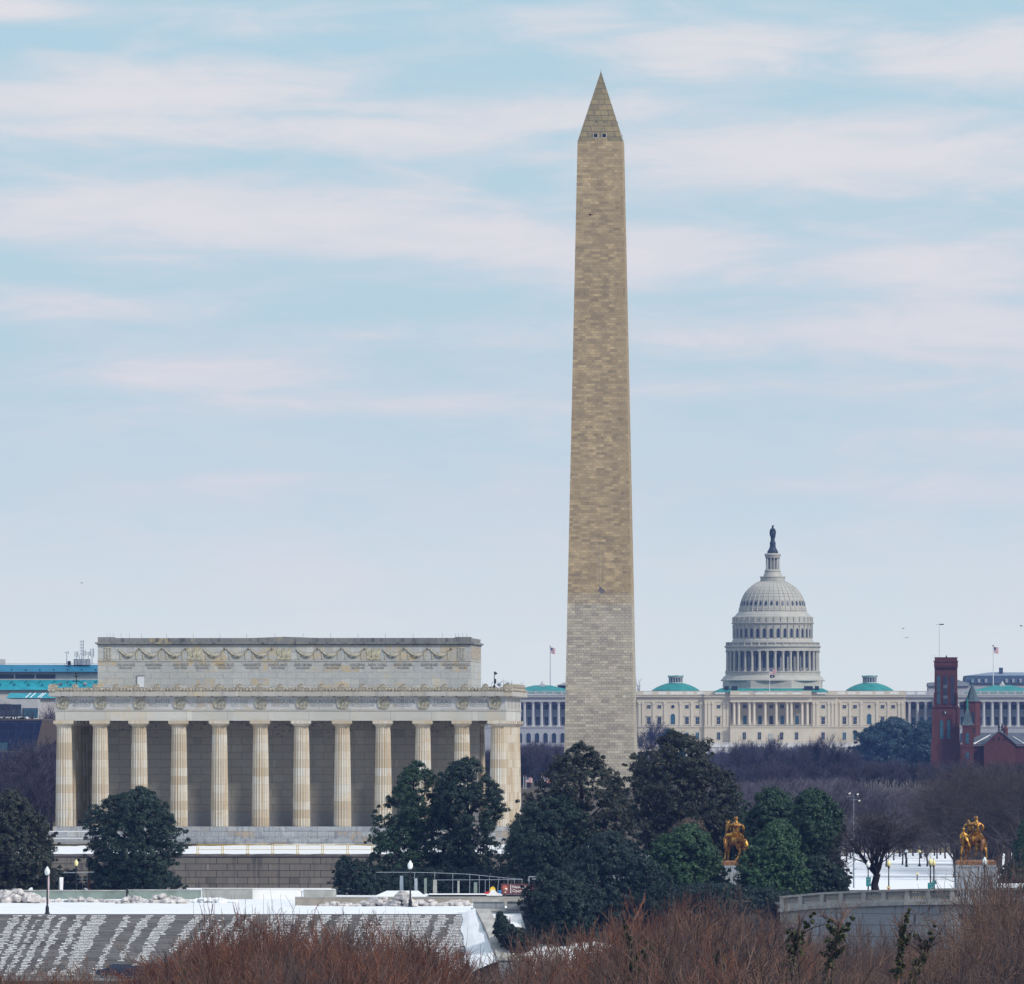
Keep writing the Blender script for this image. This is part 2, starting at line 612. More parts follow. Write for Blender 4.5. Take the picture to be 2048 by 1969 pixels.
def copper(name, c, pitch=0.6):
    m, nt, b = new_mat(name, 0.6, 0.3)
    v = objco(nt)
    wc, sp = wallco(nt, v)
    col, _ = bricks(nt, wc, pitch, 60.0, c, tuple(x * .86 for x in c), tuple(x * .55 for x in c), .07, off=0)
    n = noise(nt, v, .5, 5.0, .65)
    col = mixc(nt, 1.0, col, ramp(nt, n, [(0.3, 0.75), (0.7, 1.15)]), 'MULTIPLY')
    nt.links.new(col, b.inputs['Base Color'])
    return m


M['copper'] = copper('verdigris_copper', (.03, .27, .25), .55)
M['teal_roof'] = copper('teal_metal_roof', (.02, .30, .37), 1.1)
M['teal_dark'] = copper('deep_teal_roof', (.01, .17, .30), 1.1)
M['redstone'] = masonry('red_sandstone', 0.9, 0.45, (.115, .036, .030), (.085, .027, .024), (.05, .018, .018), .03, tone=.15, streak=((.09, .03, .03), .5))
M['redstone_trim'] = plain('red_sandstone_trim', (.09, .028, .024), .85, .2)
M['slate'] = plain('grey_slate', (.085, .10, .125), .7, .25, 1.0)
M['slate_green'] = plain('green_grey_slate', (.06, .095, .11), .7, .25, 1.0)
M['mansard'] = plain('blue_grey_mansard', (.035, .06, .10), .7, .3, .8)
M['lattice'] = None


def lattice_mat():
    m, nt, b = new_mat('hazed_bronze_lattice', 0.55, 0.4, 0.2)
    v = objco(nt)
    wc, sp = wallco(nt, v)
    col, _ = bricks(nt, wc, 1.5, 2.1, (.010, .018, .060), (.016, .026, .080), (.03, .04, .085), .1, off=0)  # bronze turned deep blue: distant haze put into the base colour
    n = noise(nt, v, .9, 6.0, .7)
    col = mixc(nt, 1.0, col, ramp(nt, n, [(0.3, 0.55), (0.7, 1.5)]), 'MULTIPLY')
    nt.links.new(col, b.inputs['Base Color'])
    return m


M['lattice'] = lattice_mat()
M['lattice_side'] = copper('bronze_lattice_slats', (.115, .085, .072), 90.0)
M['concrete'] = plain('grey_concrete', (.33, .33, .31), .9, .2, .6)
M['concrete_green'] = plain('algae_stained_concrete', (.19, .235, .21), .9, .35, .35)
M['tan_stone'] = plain('tan_kerb_stone', (.30, .27, .23), .9, .2, .6)
M['granite'] = masonry('grey_granite', 3.0, 1.05, (.29, .305, .32), (.23, .245, .27), (.10, .11, .125), .05, tone=.08, streak=((.2, .21, .24), .6))
M['granite_plain'] = plain('granite_coping', (.36, .345, .325), .85, .3, .8)
M['bridge_stone'] = masonry('bridge_granite', 2.6, 1.3, (.35, .36, .38), (.27, .285, .31), (.16, .17, .185), .05, tone=.12, streak=((.17, .18, .21), .7), ochre=((.33, .29, .2), .4, .4))
M['retaining'] = masonry('brown_granite_blocks', 2.6, 0.83, (.16, .138, .118), (.10, .09, .08), (.035, .03, .032), .05, tone=.25, streak=((.045, .04, .045), .95))
M['white_stone'] = plain('white_terrace_stone', (.66, .64, .62), .8, .12, .3)
M['iron'] = plain('black_iron', (.012, .013, .018), .5, .2)
M['steel'] = plain('galvanised_pipe', (.34, .37, .42), .45, .1, metal=.3)
M['pole_grey'] = plain('grey_mast_paint', (.23, .27, .33), .5, .1)
M['pole_white'] = plain('white_pole_paint', (.62, .63, .65), .5, .05)
M['globe_white'] = plain('white_lamp_globe', (.80, .84, .84), .25, .04)
M['globe_yellow'] = plain('yellowed_lamp_globe', (.78, .70, .36), .3, .06)
M['yellow_rail'] = plain('yellow_rail_paint', (.50, .36, .07), .6, .15)
M['sign_green'] = plain('teal_green_sign', (.01, .22, .23), .5, .1)
M['sign_brown'] = plain('brown_sign_panel', (.115, .042, .045), .6, .08)
M['sign_white'] = plain('sign_white_paint', (.78, .76, .74), .6, .03)
M['emblem_rust'] = plain('rust_emblem_paint', (.42, .09, .05), .6, .1)
M['emblem_green'] = plain('green_emblem_paint', (.06, .12, .08), .6, .1)
M['wood_pole'] = plain('brown_wood_pole', (.15, .062, .04), .9, .25, 3.0)
M['flag_red'] = plain('flag_red', (.42, .035, .05), .8, .08)
M['flag_white'] = plain('flag_white', (.72, .70, .70), .8, .05)
M['flag_blue'] = plain('flag_blue', (.02, .03, .13), .8, .08)
M['flag_black'] = plain('flag_black', (.012, .015, .03), .8, .1)
M['car_dark'] = plain('dark_blue_car_paint', (.025, .032, .055), .25, .1, spec=.6)
M['car_navy'] = plain('navy_car_paint', (.018, .022, .05), .2, .1, spec=.6)
M['car_tan'] = plain('tan_car_paint', (.26, .21, .14), .3, .05, spec=.6)
M['tyre'] = plain('black_tyre', (.012, .012, .014), .8, .1)
M['tail_red'] = plain('red_tail_lamp', (.30, .012, .02), .3, .1)
M['toy_yellow'] = plain('yellow_plastic', (.75, .50, .04), .5, .05)
M['toy_red'] = plain('red_plastic', (.55, .03, .03), .5, .05)
M['toy_blue'] = plain('bright_blue_plastic', (.02, .22, .55), .5, .05)
M['snow'] = plain('snow', (.74, .75, .775), .7, .08, .5)
M['thin_snow'] = plain('thin_melting_snow', (.56, .565, .58), .75, .25, 1.2)
M['dirty_snow'] = plain('dirty_snow', (.47, .44, .43), .85, .45, 1.6)
M['bird_dark'] = plain('dark_feathers', (.010, .009, .011), .8, .2)
M['bird_grey'] = plain('grey_feathers', (.12, .125, .14), .8, .2)


def gold_mat():
    m, nt, b = new_mat('gilded_bronze', 0.38, 0.5, 0.55)
    v = objco(nt)
    n = noise(nt, v, 2.1, 5.0, 0.65)
    col = ramp(nt, n, [(0.40, (.10, .038, .014)), (0.50, (.44, .21, .034)), (0.66, (.74, .45, .08))])
    nt.links.new(col, b.inputs['Base Color'])
    return m


M['gold'] = gold_mat()
M['gold_base'] = plain('tarnished_bronze_base', (.24, .12, .06), .6, .5, 2.5, metal=.2)
M['iron_stain'] = plain('dark_cut_letters', (.05, .055, .07), .9, .1)


def leaf_mat(name, c_lo, c_hi, c_rare=None, rare=0.85, scale=.45, trans=0.12):
    m, nt, b = new_mat(name, 0.55, 0.35)
    v = objco(nt)
    ge = node(nt, 'ShaderNodeNewGeometry')
    n = noise(nt, v, scale, 3.0, .6)
    f = math_(nt, 'ADD', math_(nt, 'MULTIPLY', n, 0.75), math_(nt, 'MULTIPLY', ge.outputs['Random Per Island'], 0.45))
    col = ramp(nt, f, [(0.35, c_lo), (0.85, c_hi)])
    if c_rare:
        col = mixc(nt, math_(nt, 'GREATER_THAN', ge.outputs['Random Per Island'], rare), col, C4(c_rare))
    nt.links.new(col, b.inputs['Base Color'])
    return m


M['leaf_magnolia'] = leaf_mat('magnolia_leaves', (.010, .013, .010), (.026, .040, .022), (.058, .046, .028), .88)
M['leaf_holly'] = leaf_mat('dark_holly_leaves', (.004, .014, .011), (.016, .042, .026))
M['leaf_pine'] = leaf_mat('green_evergreen_leaves', (.005, .020, .013), (.028, .070, .028))
M['leaf_bright'] = leaf_mat('fresh_evergreen_leaves', (.008, .030, .016), (.046, .105, .036))
M['leaf_deep'] = leaf_mat('deep_blue_green_needles', (.003, .012, .012), (.011, .034, .024))
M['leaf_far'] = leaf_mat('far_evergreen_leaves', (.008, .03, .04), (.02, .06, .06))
M['leaf_brown'] = leaf_mat('brown_winter_leaves', (.055, .040, .035), (.12, .08, .055))
M['ivy'] = leaf_mat('ivy_leaves', (.012, .017, .004), (.060, .068, .014), None, scale=1.5)


def bark(name, c, var=.35, hues=((.8, .8, .8), (1.25, 1.25, 1.25))):
    m, nt, b = new_mat(name, 0.9, 0.15)
    v = objco(nt)
    oi = node(nt, 'ShaderNodeObjectInfo')
    n = noise(nt, v, .8, 4.0, .6)
    col = ramp(nt, n, [(0.3, tuple(x * (1 - var) for x in c)), (0.7, tuple(x * (1 + var) for x in c))])
    col = mixc(nt, 1.0, col, ramp(nt, oi.outputs['Random'], [(0.0, hues[0]), (1.0, hues[1])]), 'MULTIPLY')
    nt.links.new(col, b.inputs['Base Color'])
    return m


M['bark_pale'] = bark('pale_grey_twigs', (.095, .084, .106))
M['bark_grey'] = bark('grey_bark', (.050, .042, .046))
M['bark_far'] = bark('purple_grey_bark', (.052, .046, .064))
M['bark_red'] = bark('reddish_brown_twigs', (.138, .070, .050), hues=((1.25, .95, .72), (.62, .72, .85)))
M['bark_brown'] = bark('brown_grey_twigs', (.125, .090, .080), hues=((1.3, 1.05, .85), (.6, .66, .76)))
M['bark_dark'] = bark('dark_trunk_bark', (.022, .018, .02))

# ------------------------------------------------------------------ ground, river, snow
from mathutils import noise as mnoise

GZ = [(-100, 21), (60, 20), (150, 14), (300, 7), (500, 3), (930, 1.5), (955, -2), (1258, -2), (1262, .45), (1286.2, .45),
      (1300.9, 6.3), (1301, 6.95), (1425, 7.6), (1478, 7.8), (1720, 7.9), (2200, 9.5), (2600, 12.5), (2740, 15.9), (2860, 15.9), (3000, 14),
      (3700, 14), (4300, 16), (4900, 21), (5150, 24), (7500, 25.5)]


def ground_z(y):
    for (a, za), (b, zb) in zip(GZ, GZ[1:]):
        if y <= b:
            return za + (zb - za) * (y - a) / (b - a)
    return GZ[-1][1]


def ground_material():
    m, nt, b = new_mat('winter_ground', 0.9, 0.1)
    v = objco(nt)
    sp = node(nt, 'ShaderNodeSeparateXYZ')
    nt.links.new(v, sp.inputs[0])
    n = noise(nt, v, .02, 6.0, .65)
    n2 = noise(nt, stretch(nt, v, (1, .25, 1)), .25, 5.0, .6)
    grass = ramp(nt, n2, [(0.3, (.09, .07, .045)), (0.7, (.15, .12, .07))])
    snow = C4((.74, .75, .78))
    # melted patches: open lawn keeps its snow, woodland floor less
    open_ = maprange(nt, sp.outputs[1], 1850, 1980, .30, .85)
    f = math_(nt, 'GREATER_THAN', math_(nt, 'ADD', math_(nt, 'MULTIPLY', n, .8), math_(nt, 'MULTIPLY', n2, .2)), open_)
    col = mixc(nt, f, grass, snow)
    near = math_(nt, 'LESS_THAN', sp.outputs[1], 1262.0)
    col = mixc(nt, near, col, C4((.06, .045, .035)))
    road = math_(nt, 'MULTIPLY', math_(nt, 'GREATER_THAN', sp.outputs[1], 1262.0), math_(nt, 'LESS_THAN', sp.outputs[1], 1286.0))
    col = mixc(nt, road, col, C4((.16, .155, .15)))
    wood = maprange(nt, sp.outputs[1], 1900, 2000)
    col = mixc(nt, wood, col, mixc(nt, .5, C4((.045, .038, .034)), col))
    bank = math_(nt, 'MULTIPLY', math_(nt, 'GREATER_THAN', sp.outputs[0], 4.0), math_(nt, 'LESS_THAN', sp.outputs[1], 1470.0))
    col = mixc(nt, bank, col, C4((.045, .036, .030)))
    nt.links.new(col, b.inputs['Base Color'])
    return m


def build_ground():
    mb = MB()
    xs = [-1500, -700, -300, -150, -75, -20, 1, 3, 8, 14, 20, 27, 30, 45, 75, 150, 300, 700, 1500]
    ys = sorted([g[0] for g in GZ] + [1310, 1320, 1331, 1345, 1350, 1360, 1380, 1390, 1410, 1435])
    for y in ys:
        for x in xs:
            z = ground_z(y)
            if x > 2 and 1262 < y < 1440:      # lower wooded bank right of the steps, below the bridge wall
                lo = .5 if y <= 1360 else .5 + 6.4 * min(1, (y - 1360) / 30)
                mid = .5 + 6.5 * max(0, min(1, (y - 1350) / 85))
                f = min(1, max(0, (x - 14) / 10))
                z = min(z, mid * (1 - f) + lo * f)
            mb.v.append((x, y, z))
    n = len(xs)
    for j in range(len(ys) - 1):
        for i in range(n - 1):
            mb.f.append((j * n + i, j * n + i + 1, (j + 1) * n + i + 1, (j + 1) * n + i))
            mb.m.append(0)
    tag(mb.build('ground', ground_material()), kind='structure')
    w = MB()
    w.add([(-1500, 935, 0), (1500, 935, 0), (1500, 1260, 0), (-1500, 1260, 0)], [(0, 1, 2, 3)])
    tag(w.build('river_water', plain('river_water', (.03, .05, .06), .1, .1, spec=.6)), kind='structure')
    # snowy plaza between the top of the steps and the road wall
    p = MB()
    N = 60
    x0, x1 = -80.0, PX(946, 1310)
    ysn = [1300.6, 1315, 1330, 1345, 1360, 1380, 1392]
    for y in ysn:
        for i in range(N + 1):
            x = x0 + (x1 - x0) * i / N
            p.v.append((x, y, ground_z(y) + .05 + .10 * mnoise.noise((x * .25, y * .2, 3)) * (y > 1301)))
    for j in range(len(ysn) - 1):
        for i in range(N):
            a = j * (N + 1) + i
            p.f.append((a, a + 1, a + N + 2, a + N + 1))
            p.m.append(0)
    tag(p.build('snow_field', M['snow']), kind='structure')


build_ground()

# ------------------------------------------------------------------ columned memorial
YAW = R(-3.1)
DL = 1503.0


def fluted(rb, rt, z0, z1, n=20, sub=4, rows=7):
    mb = MB()
    m = n * sub
    for j in range(rows + 1):
        t = j / rows
        r = rb + (rt - rb) * t + .03 * math.sin(math.pi * t)
        for i in range(m):
            a = 2 * math.pi * i / m
            k = (i % sub) / sub
            d = 1.0 - .105 * math.sin(math.pi * k)
            mb.v.append((r * d * math.cos(a), r * d * math.sin(a), z0 + (z1 - z0) * t))
    for j in range(rows):
        for i in range(m):
            i2 = (i + 1) % m
            mb.f.append((j * m + i, j * m + i2, (j + 1) * m + i2, (j + 1) * m + i))
            mb.m.append(0)
    return mb


def build_memorial():
    X0 = PX(562, DL)
    root = thing('columned_memorial', 'long marble memorial with a row of fluted columns and a lower attic block on top', 'memorial', (X0, DL, 0), YAW)
    ZB = 15.28
    # stepped base
    st = MB()
    for (hw, yf, z0, z1) in ((28.85, -1.32, 14.62, 15.28), (29.35, -1.85, 13.72, 14.615), (29.95, -2.45, 12.3, 13.715)):
        st.box(-hw, hw, yf, 33.8 - yf, z0, z1)
    st.build('stepped_base', M['marble_steps'], root)
    sn = MB()
    sn.box(-29.34, -23.5, -1.84, -1.34, 14.62, 14.72)
    sn.box(-29.94, -22.5, -2.44, -1.87, 13.72, 13.84)
    sn.box(-29.9, -29.4, -1.8, 34, 13.72, 13.82)
    sn.build('ledge_snow', M['snow'], root)
    # columns
    xs = [2.6, 7.8, 12.95, 18.0, 22.95, 27.53]
    xs = [-x for x in xs[::-1]] + xs
    ys = [0, 4.6, 9.45, 14.4, 19.4, 24.35, 29.2, 33.8]
    pos = [(x, 0.0) for x in xs] + [(x, ys[-1]) for x in xs] + [(s * 27.53, y) for y in ys[1:-1] for s in (-1, 1)]
    shaft_me = fluted(1.11, .925, 0, 12.66).mesh('column', M['column'], False)
    cap = MB()
    cap.lathe([(.93, 12.66), (1.0, 12.70), (1.0, 12.76), (1.12, 12.86), (1.24, 12.98), (1.245, 13.02)], 32)
    cap.box(-1.27, 1.27, -1.27, 1.27, 13.02, 13.395)
    cap_me = cap.mesh('capital', M['column'])
    for (x, y) in pos:
        c = link(bpy.data.objects.new('column', shaft_me), root)
        c.location = (x, y, ZB)
        link(bpy.data.objects.new('capital', cap_me), c)
    # inner block
    ce = MB()
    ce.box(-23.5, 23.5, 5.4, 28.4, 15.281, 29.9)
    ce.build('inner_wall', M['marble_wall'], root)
    ce = MB()
    ce.box(-23.56, 23.56, 5.32, 28.48, 15.283, 17.0)
    ce.build('wall_base_course', masonry('wall_base_slabs', 4.9, 40, (.36, .345, .33), (.31, .305, .3), (.2, .2, .2), .03, vein=((.22, .22, .23), .6)), root)
    wt = MB()  # small dark flecks, denser towards the top of the inner wall
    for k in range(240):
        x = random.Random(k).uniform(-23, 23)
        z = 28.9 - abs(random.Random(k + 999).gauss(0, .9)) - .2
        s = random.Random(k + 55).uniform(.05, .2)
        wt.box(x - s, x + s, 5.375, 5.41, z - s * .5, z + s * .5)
    wt.build('wall_flecks', M['letter'], root)

    def ring(out, inn, z0, z1):
        mb = MB()
        D2 = 33.8
        mb.box(-27.53 - out, 27.53 + out, -out, inn, z0, z1)
        mb.box(-27.53 - out, 27.53 + out, D2 - inn, D2 + out, z0, z1)
        for s in (-1, 1):
            a, b_ = s * (27.53 - inn), s * (27.53 + out)
            mb.box(min(a, b_), max(a, b_), inn, D2 - inn, z0, z1)
        return mb
    ring(1.02, 1.0, 28.675, 29.92).build('architrave', M['marble_beam'], root)
    ring(1.10, 1.0, 29.92, 30.10).build('taenia', M['cornice'], root)
    frieze = ring(1.03, 1.0, 30.10, 31.68).build('frieze', M['marble_frieze'], root)
    mb = ring(1.12, 1.0, 31.68, 31.80)
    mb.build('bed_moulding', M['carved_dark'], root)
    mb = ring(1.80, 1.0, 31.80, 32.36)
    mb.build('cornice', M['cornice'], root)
    # mutule blocks under the cornice (pattern of one moulding)
    mu = MB()
    x = -28.4
    while x < 28.5:
        mu.box(x - .68, x + .68, -1.74, -1.1, 31.70, 31.80)
        x += 1.72
    y = 0.6
    while y < 33.5:
        for s in (-1, 1):
            a, b_ = s * 28.6, s * 29.25
            mu.box(min(a, b_), max(a, b_), y - .68, y + .68, 31.70, 31.80)
        y += 1.72
    mu.build('cornice_blocks', M['cornice'], root)
    # ceiling and colonnade roof
    mb = MB()
    mb.box(-26.5, 26.5, 1.0, 32.8, 29.95, 30.05)
    mb.build('colonnade_ceiling', M['marble_wall'], root)
    mb = MB()
    mb.box(-28.5, 28.5, .2, 33.6, 32.2, 32.40)
    mb.build('colonnade_roof', M['concrete'], root)
    # carved cresting
    rg = random.Random(4)
    cr = MB()
    D2 = 33.8
    for (x0, x1, y0, y1) in ((-29.2, 29.2, -1.68, -1.2), (-29.2, 29.2, D2 + 1.2, D2 + 1.68), (-29.2, -28.7, -1.2, D2 + 1.2), (28.7, 29.2, -1.2, D2 + 1.2)):
        cr.box(x0, x1, y0, y1, 32.36, 32.78)
    # scrolls carved in relief along the front and right side
    x = -29.0
    k = 0
    while x < 29.1:
        r = .17 + .06 * (k % 3 == 0)
        cr.lathe([(r, 0), (r * .5, .12), (.02, .13)], 8, 0, 0)
        for i in range(len(cr.v) - 24, len(cr.v)):
            a = cr.v[i]
            cr.v[i] = (x + a[0], -1.69 - a[2], 32.58 + a[1])
        x += .42
        k += 1
    y = -1.2
    while y < D2 + 1.2:
        r = .2
        cr.lathe([(r, 0), (r * .5, .12), (.02, .13)], 8, 0, 0)
        for i in range(len(cr.v) - 24, len(cr.v)):
            a = cr.v[i]
            cr.v[i] = (29.21 + a[2], y + a[0], 32.58 + a[1])
        y += .46
    x = -29.0
    while x < 29.1:
        h = rg.uniform(.05, .17)
        cr.box(x - .1, x + .1, -1.6, -1.35, 32.78, 32.78 + h)
        x += .3
    y = -1
    while y < D2 + 1:
        h = rg.uniform(.1, .3)
        cr.box(28.8, 29.1, y - .1, y + .1, 32.78, 32.78 + h)
        y += .3
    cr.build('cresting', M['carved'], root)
    an = MB()
    arc = [(.42 * math.cos(a), .44 * math.sin(a)) for a in [math.pi * i / 10 for i in range(11)]]
    an.prism_xz([(.42, -.55)] + arc + [(-.42, -.55)], -.16, .16)
    an.prism_xz([(.27 * math.cos(math.pi * i / 8), .27 * math.sin(math.pi * i / 8)) for i in range(9)] + [(-.27, -.35), (.27, -.35)], -.21, -.155)
    an_me = an.mesh('antefix', M['carved'])
    for i in range(23):
        a = link(bpy.data.objects.new('antefix', an_me), root)
        a.location = (-28.6 + 57.2 * i / 22, -1.58, 32.92)
    for i in range(1, 13):
        a = link(bpy.data.objects.new('antefix', an_me), root)
        a.location = (29.0, -1.0 + 35.5 * i / 13, 32.92)
        a.rotation_euler = (0, 0, R(90))
    for s in (-1, 1):       # corner ornaments
        c = MB()
        c.frustum((-.5, .5, -.5, .5, 32.36), (-.3, .42, -.3, .3, 33.3))
        o = c.build('corner_ornament', M['carved'], root)
        o.location = (s * 28.95, -1.4, 0)
        o.scale = (s, 1, 1)
    # frieze names and wreaths
    names = [('INDIANA', 'MDCCCXVI'), ('MISSISSIPPI', 'MDCCCXVII'), ('ILLINOIS', 'MDCCCXVIII'), ('ALABAMA', 'MDCCCXIX'), ('MAINE', 'MDCCCXX'), ('MISSOURI', 'MDCCCXXI'),
             ('ARKANSAS', 'MDCCCXXXVI'), ('MICHIGAN', 'MDCCCXXXVII'), ('FLORIDA', 'MDCCCXLV'), ('TEXAS', 'MDCCCXLV'), ('IOWA', 'MDCCCXLVI')]
    soft = {'MISSISSIPPI', 'ALABAMA', 'MAINE'}
    wre = MB()
    for k in range(22):
        a0 = 2 * math.pi * k / 22
        for rr, sz in ((.60, .17), (.42, .13)):
            cx, cz = rr * math.cos(a0 + rr), rr * math.sin(a0 + rr)
            wre.frustum((cx - sz, cx + sz, -.01, 0, cz - sz), (cx - sz, cx + sz, -.01, 0, cz + sz))
            n = len(wre.v)
            for i in range(n - 8, n):
                v = wre.v[i]
                wre.v[i] = (v[0], -.03 - (.10 if i % 2 else .03), v[2])
    wre.lathe([(.70, 0), (.70, .06), (.62, .10), (.56, .06), (.56, 0)], 28, caps=False)
    n = len(wre.v)
    for i in range(n - 140, n):
        v = wre.v[i]
        wre.v[i] = (v[0], -v[2] - .01, v[1])
    wre.prism_xz([(-.14, -.3), (.14, -.3), (.16, .3), (-.16, .3)], -.05, 0)
    wre_me = wre.mesh('wreath', M['relief'])
    cx = [(xs[i] + xs[i + 1]) / 2 for i in range(11)]
    wx = [-27.6] + [xs[i] + (0.15 if 0 < i < 11 else 0) for i in range(1, 11)] + [27.2]
    for x in wx:
        o = link(bpy.data.objects.new('wreath', wre_me), frieze)
        o.location = (x, -1.035, 30.90)
    for (nm, dt), x in zip(names, cx):
        m_ = M['letter_soft'] if nm in soft else M['letter']
        text_mesh('inscription', nm, .74, m_, frieze, (x, -1.04, 30.86), depth=.012, xscale=1.05 if len(nm) < 10 else .8)
        text_mesh('date_inscription', dt, .46, m_, frieze, (x, -1.04, 30.44), depth=.012, xscale=.95)
    # upright grooves on the frieze of the right end
    gr = MB()
    for i in range(10):
        y = 1.5 + i * 3.3
        for d in (-.3, 0, .3):
            gr.box(28.53, 28.60, y + d - .09, y + d + .09, 30.2, 31.6)
    gr.build('side_frieze_carving', M['carved'], root)
    # attic block
    AY = 5.4
    at = MB()
    at.box(-23.75, 23.75, AY, 28.4, 32.4, 38.45)
    attic = at.build('attic_wall', M['marble_attic'], root)
    mb = MB()
    mb.box(-23.80, 23.80, AY - .07, 28.46, 36.22, 36.34)
    mb.build('attic_moulding', M['cornice'], root)
    mb = MB()
    mb.box(-23.87, 23.87, AY - .14, 28.54, 38.30, 38.45)
    mb.box(-24.07, 24.07, AY - .36, 28.76, 38.45, 38.66)
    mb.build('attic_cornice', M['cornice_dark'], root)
    mb = MB()
    mb.box(-23.7, 23.7, AY + .05, 28.3, 38.66, 39.2)
    mb.box(-23.75, -21.7, AY - .02, AY + 3, 38.66, 39.32)
    mb.box(21.7, 23.75, AY - .02, AY + 3, 38.66, 39.32)
    mb.prism_xz([(-4.5, 39.2), (4.5, 39.2), (0, 39.36)], AY + 1, AY + 3)
    mb.build('attic_parapet', M['cornice_dark'], root)
    ro = MB()
    for i in range(1):
        ro.tube([(0, 0, 0), (0, 0, .6)], .014, 4)
    ro_me = ro.mesh('lightning_rod', M['iron'])
    for x in [-22.6, -22.2, -21.8, -20.8, -19.7, -18.2, -15, -11.6, -8.2, -4.8, -1.2, 2.4, 5.9, 9.4, 12.9, 16.4, 20.1, 21.8, 22.2, 22.7, 23.2]:
        o = link(bpy.data.objects.new('lightning_rod', ro_me), root)
        o.location = (x, AY + .2, 39.2)
    # festoons: hanging swags between knots, with eagles
    sw = MB()
    pts = [(-1.35 + 2.7 * t / 12, -.85 * (1 - ((t - 6) / 6) ** 2)) for t in range(13)]
    sw.tube([(p[0], 0, p[1]) for p in pts], [.09 + .22 * (1 - abs((t - 6) / 6)) for t in range(13)], 6)
    sw.tube([(p[0], .05, p[1] * .55) for p in pts], .05, 5)
    sw.prism_xz([(-1.15, -.05), (-.95, -.05), (-.9, -1.25), (-1.1, -1.3)], -.05, .05)
    sw.prism_xz([(1.15, -.05), (.95, -.05), (.9, -1.25), (1.1, -1.3)], -.05, .05)
    sw.sphere((1.42, -.03, .08), .19, 8, 6)
    sw_me = sw.mesh('swag', M['relief'])
    ex = [-19.8, -16.9, -13.9, -8.9, -5.9, -2.9, 2.9, 5.9, 8.9, 13.9, 16.9, 19.9]
    for x in ex:
        o = link(bpy.data.objects.new('swag', sw_me), attic)
        o.location = (x, AY - .02, 37.78)
    ea = MB()
    ea.prism_xz([(-.16, -.7), (.16, -.7), (.28, 0), (.16, .55), (0, .72), (-.16, .55), (-.28, 0)], -.1, .05)
    for s in (-1, 1):
        ea.prism_xz([(s * .2, .2), (s * .75, .75), (s * .95, .35), (s * .8, -.35), (s * .95, -.85), (s * .4, -.6)][::s], -.06, .05)
    ea.prism_xz([(-.7, -.85), (.75, -.85), (.55, -.6), (-.5, -.6)], -.08, .04)
    ea_me = ea.mesh('eagle_relief', plain('eagle_relief_marble', (.40, .37, .27), .85, .4, 2.5))
    for x in (-11.4, -.0, 11.4):
        o = link(bpy.data.objects.new('eagle_relief', ea_me), attic)
        o.location = (x, AY - .01, 37.28)
    tr = MB()
    for d in (-.36, .36, 0):
        tr.box(d - .07, d + .07, -.06, .02, -.75, .65)
    tr.box(-.5, .5, -.06, .02, .65, .78)
    tr.box(-.5, .5, -.06, .02, -.85, -.75)
    tr_me = tr.mesh('pilaster_relief', M['relief'])
    for x in (-22.5, 22.5):
        o = link(bpy.data.objects.new('pilaster_relief', tr_me), attic)
        o.location = (x, AY - .01, 37.28)
    sd_ = MB()
    y = AY + 1.0
    while y < 28:
        sd_.prism_xy([(23.75, y - .5), (23.83, y - .3), (23.83, y + .3), (23.75, y + .5)], 36.5, 38.1)
        y += 1.55
    sd_.build('side_relief', M['carved'], attic)
    an2 = [('DELAWARE', 'MDCCLXXXVII', -20.15), ('PENNSYLVANIA', 'MDCCLXXXVII', -16.6), ('NEW JERSEY', 'MDCCLXXXVII', -13.15), ('GEORGIA', 'MDCCLXXXVIII', -10.45),
           ('CONNECTICUT', 'MDCCLXXXVIII', -7.55), ('MASSACHUSETTS', 'MDCCLXXXVIII', -4.05), ('MARYLAND', 'MDCCLXXXVIII', -.75), ('SOUTH CAROLINA', 'MDCCLXXXVIII', 2.4), ('NEW HAMPSHIRE', 'MDCCLXXXVIII', 6.2),
           ('VIRGINIA', 'MDCCLXXXVIII', 9.4), ('NEW YORK', 'MDCCLXXXVIII', 11.9), ('NORTH CAROLINA', 'MDCCLXXXIX', 15.15), ('RHODE ISLAND', 'MDCCXC', 18.8 - .3), ('VERMONT', 'MDCCXCI', 21.2 - .2), ('KENTUCKY', 'MDCCXCII', 22.9 - .15)]
    for nm, dt, x in an2:
        wid = len(nm) * .36
        sx = min(.92, 2.9 / (len(nm) * .43)) * (0.75 if nm in ('VERMONT', 'KENTUCKY') else 1)
        text_mesh('inscription', nm, .54, M['letter_soft'], attic, (x, AY - .03, 35.62), depth=.012, xscale=sx)
        text_mesh('date_inscription', dt, .34, M['letter_soft'], attic, (x, AY - .03, 35.28), depth=.012, xscale=.72 if x < 20 else .55)
    do = MB()
    do.box(-18.7, -17.85, AY - .06, AY + .02, 32.9, 34.35)
    do.build('roof_door', plain('white_door', (.62, .63, .66), .6, .05), root)
    df = MB()
    df.box(-18.78, -17.77, AY - .10, AY + .02, 34.35, 34.45)
    df.box(-18.78, -18.7, AY - .10, AY + .02, 32.9, 34.35)
    df.build('door_frame', M['letter'], root)
    # lamps and sensor masts on the colonnade roof
    def gooseneck(x, y, s, h=1.3):
        g = MB()
        g.tube([(0, 0, 0), (0, 0, h * .8), (s * .15, 0, h), (s * .8, 0, h), (s * .95, 0, h - .1)], .035, 5)
        g.lathe([(.05, h - .1), (.30, h - .3), (.30, h - .35), (.03, h - .62)], 10, s * .95, 0)
        o = g.build('roof_lamp', M['pole_grey'], root)
        o.location = (x, y, 32.4)
    gooseneck(25.6, 20, 1)
    gooseneck(27.6, 4, 1)
    gooseneck(-24.2, 3, -1)
    gooseneck(-28.2, 12, -1)
    g = MB()
    g.tube([(0, 0, 0), (0, 0, 2.5)], .05, 5)
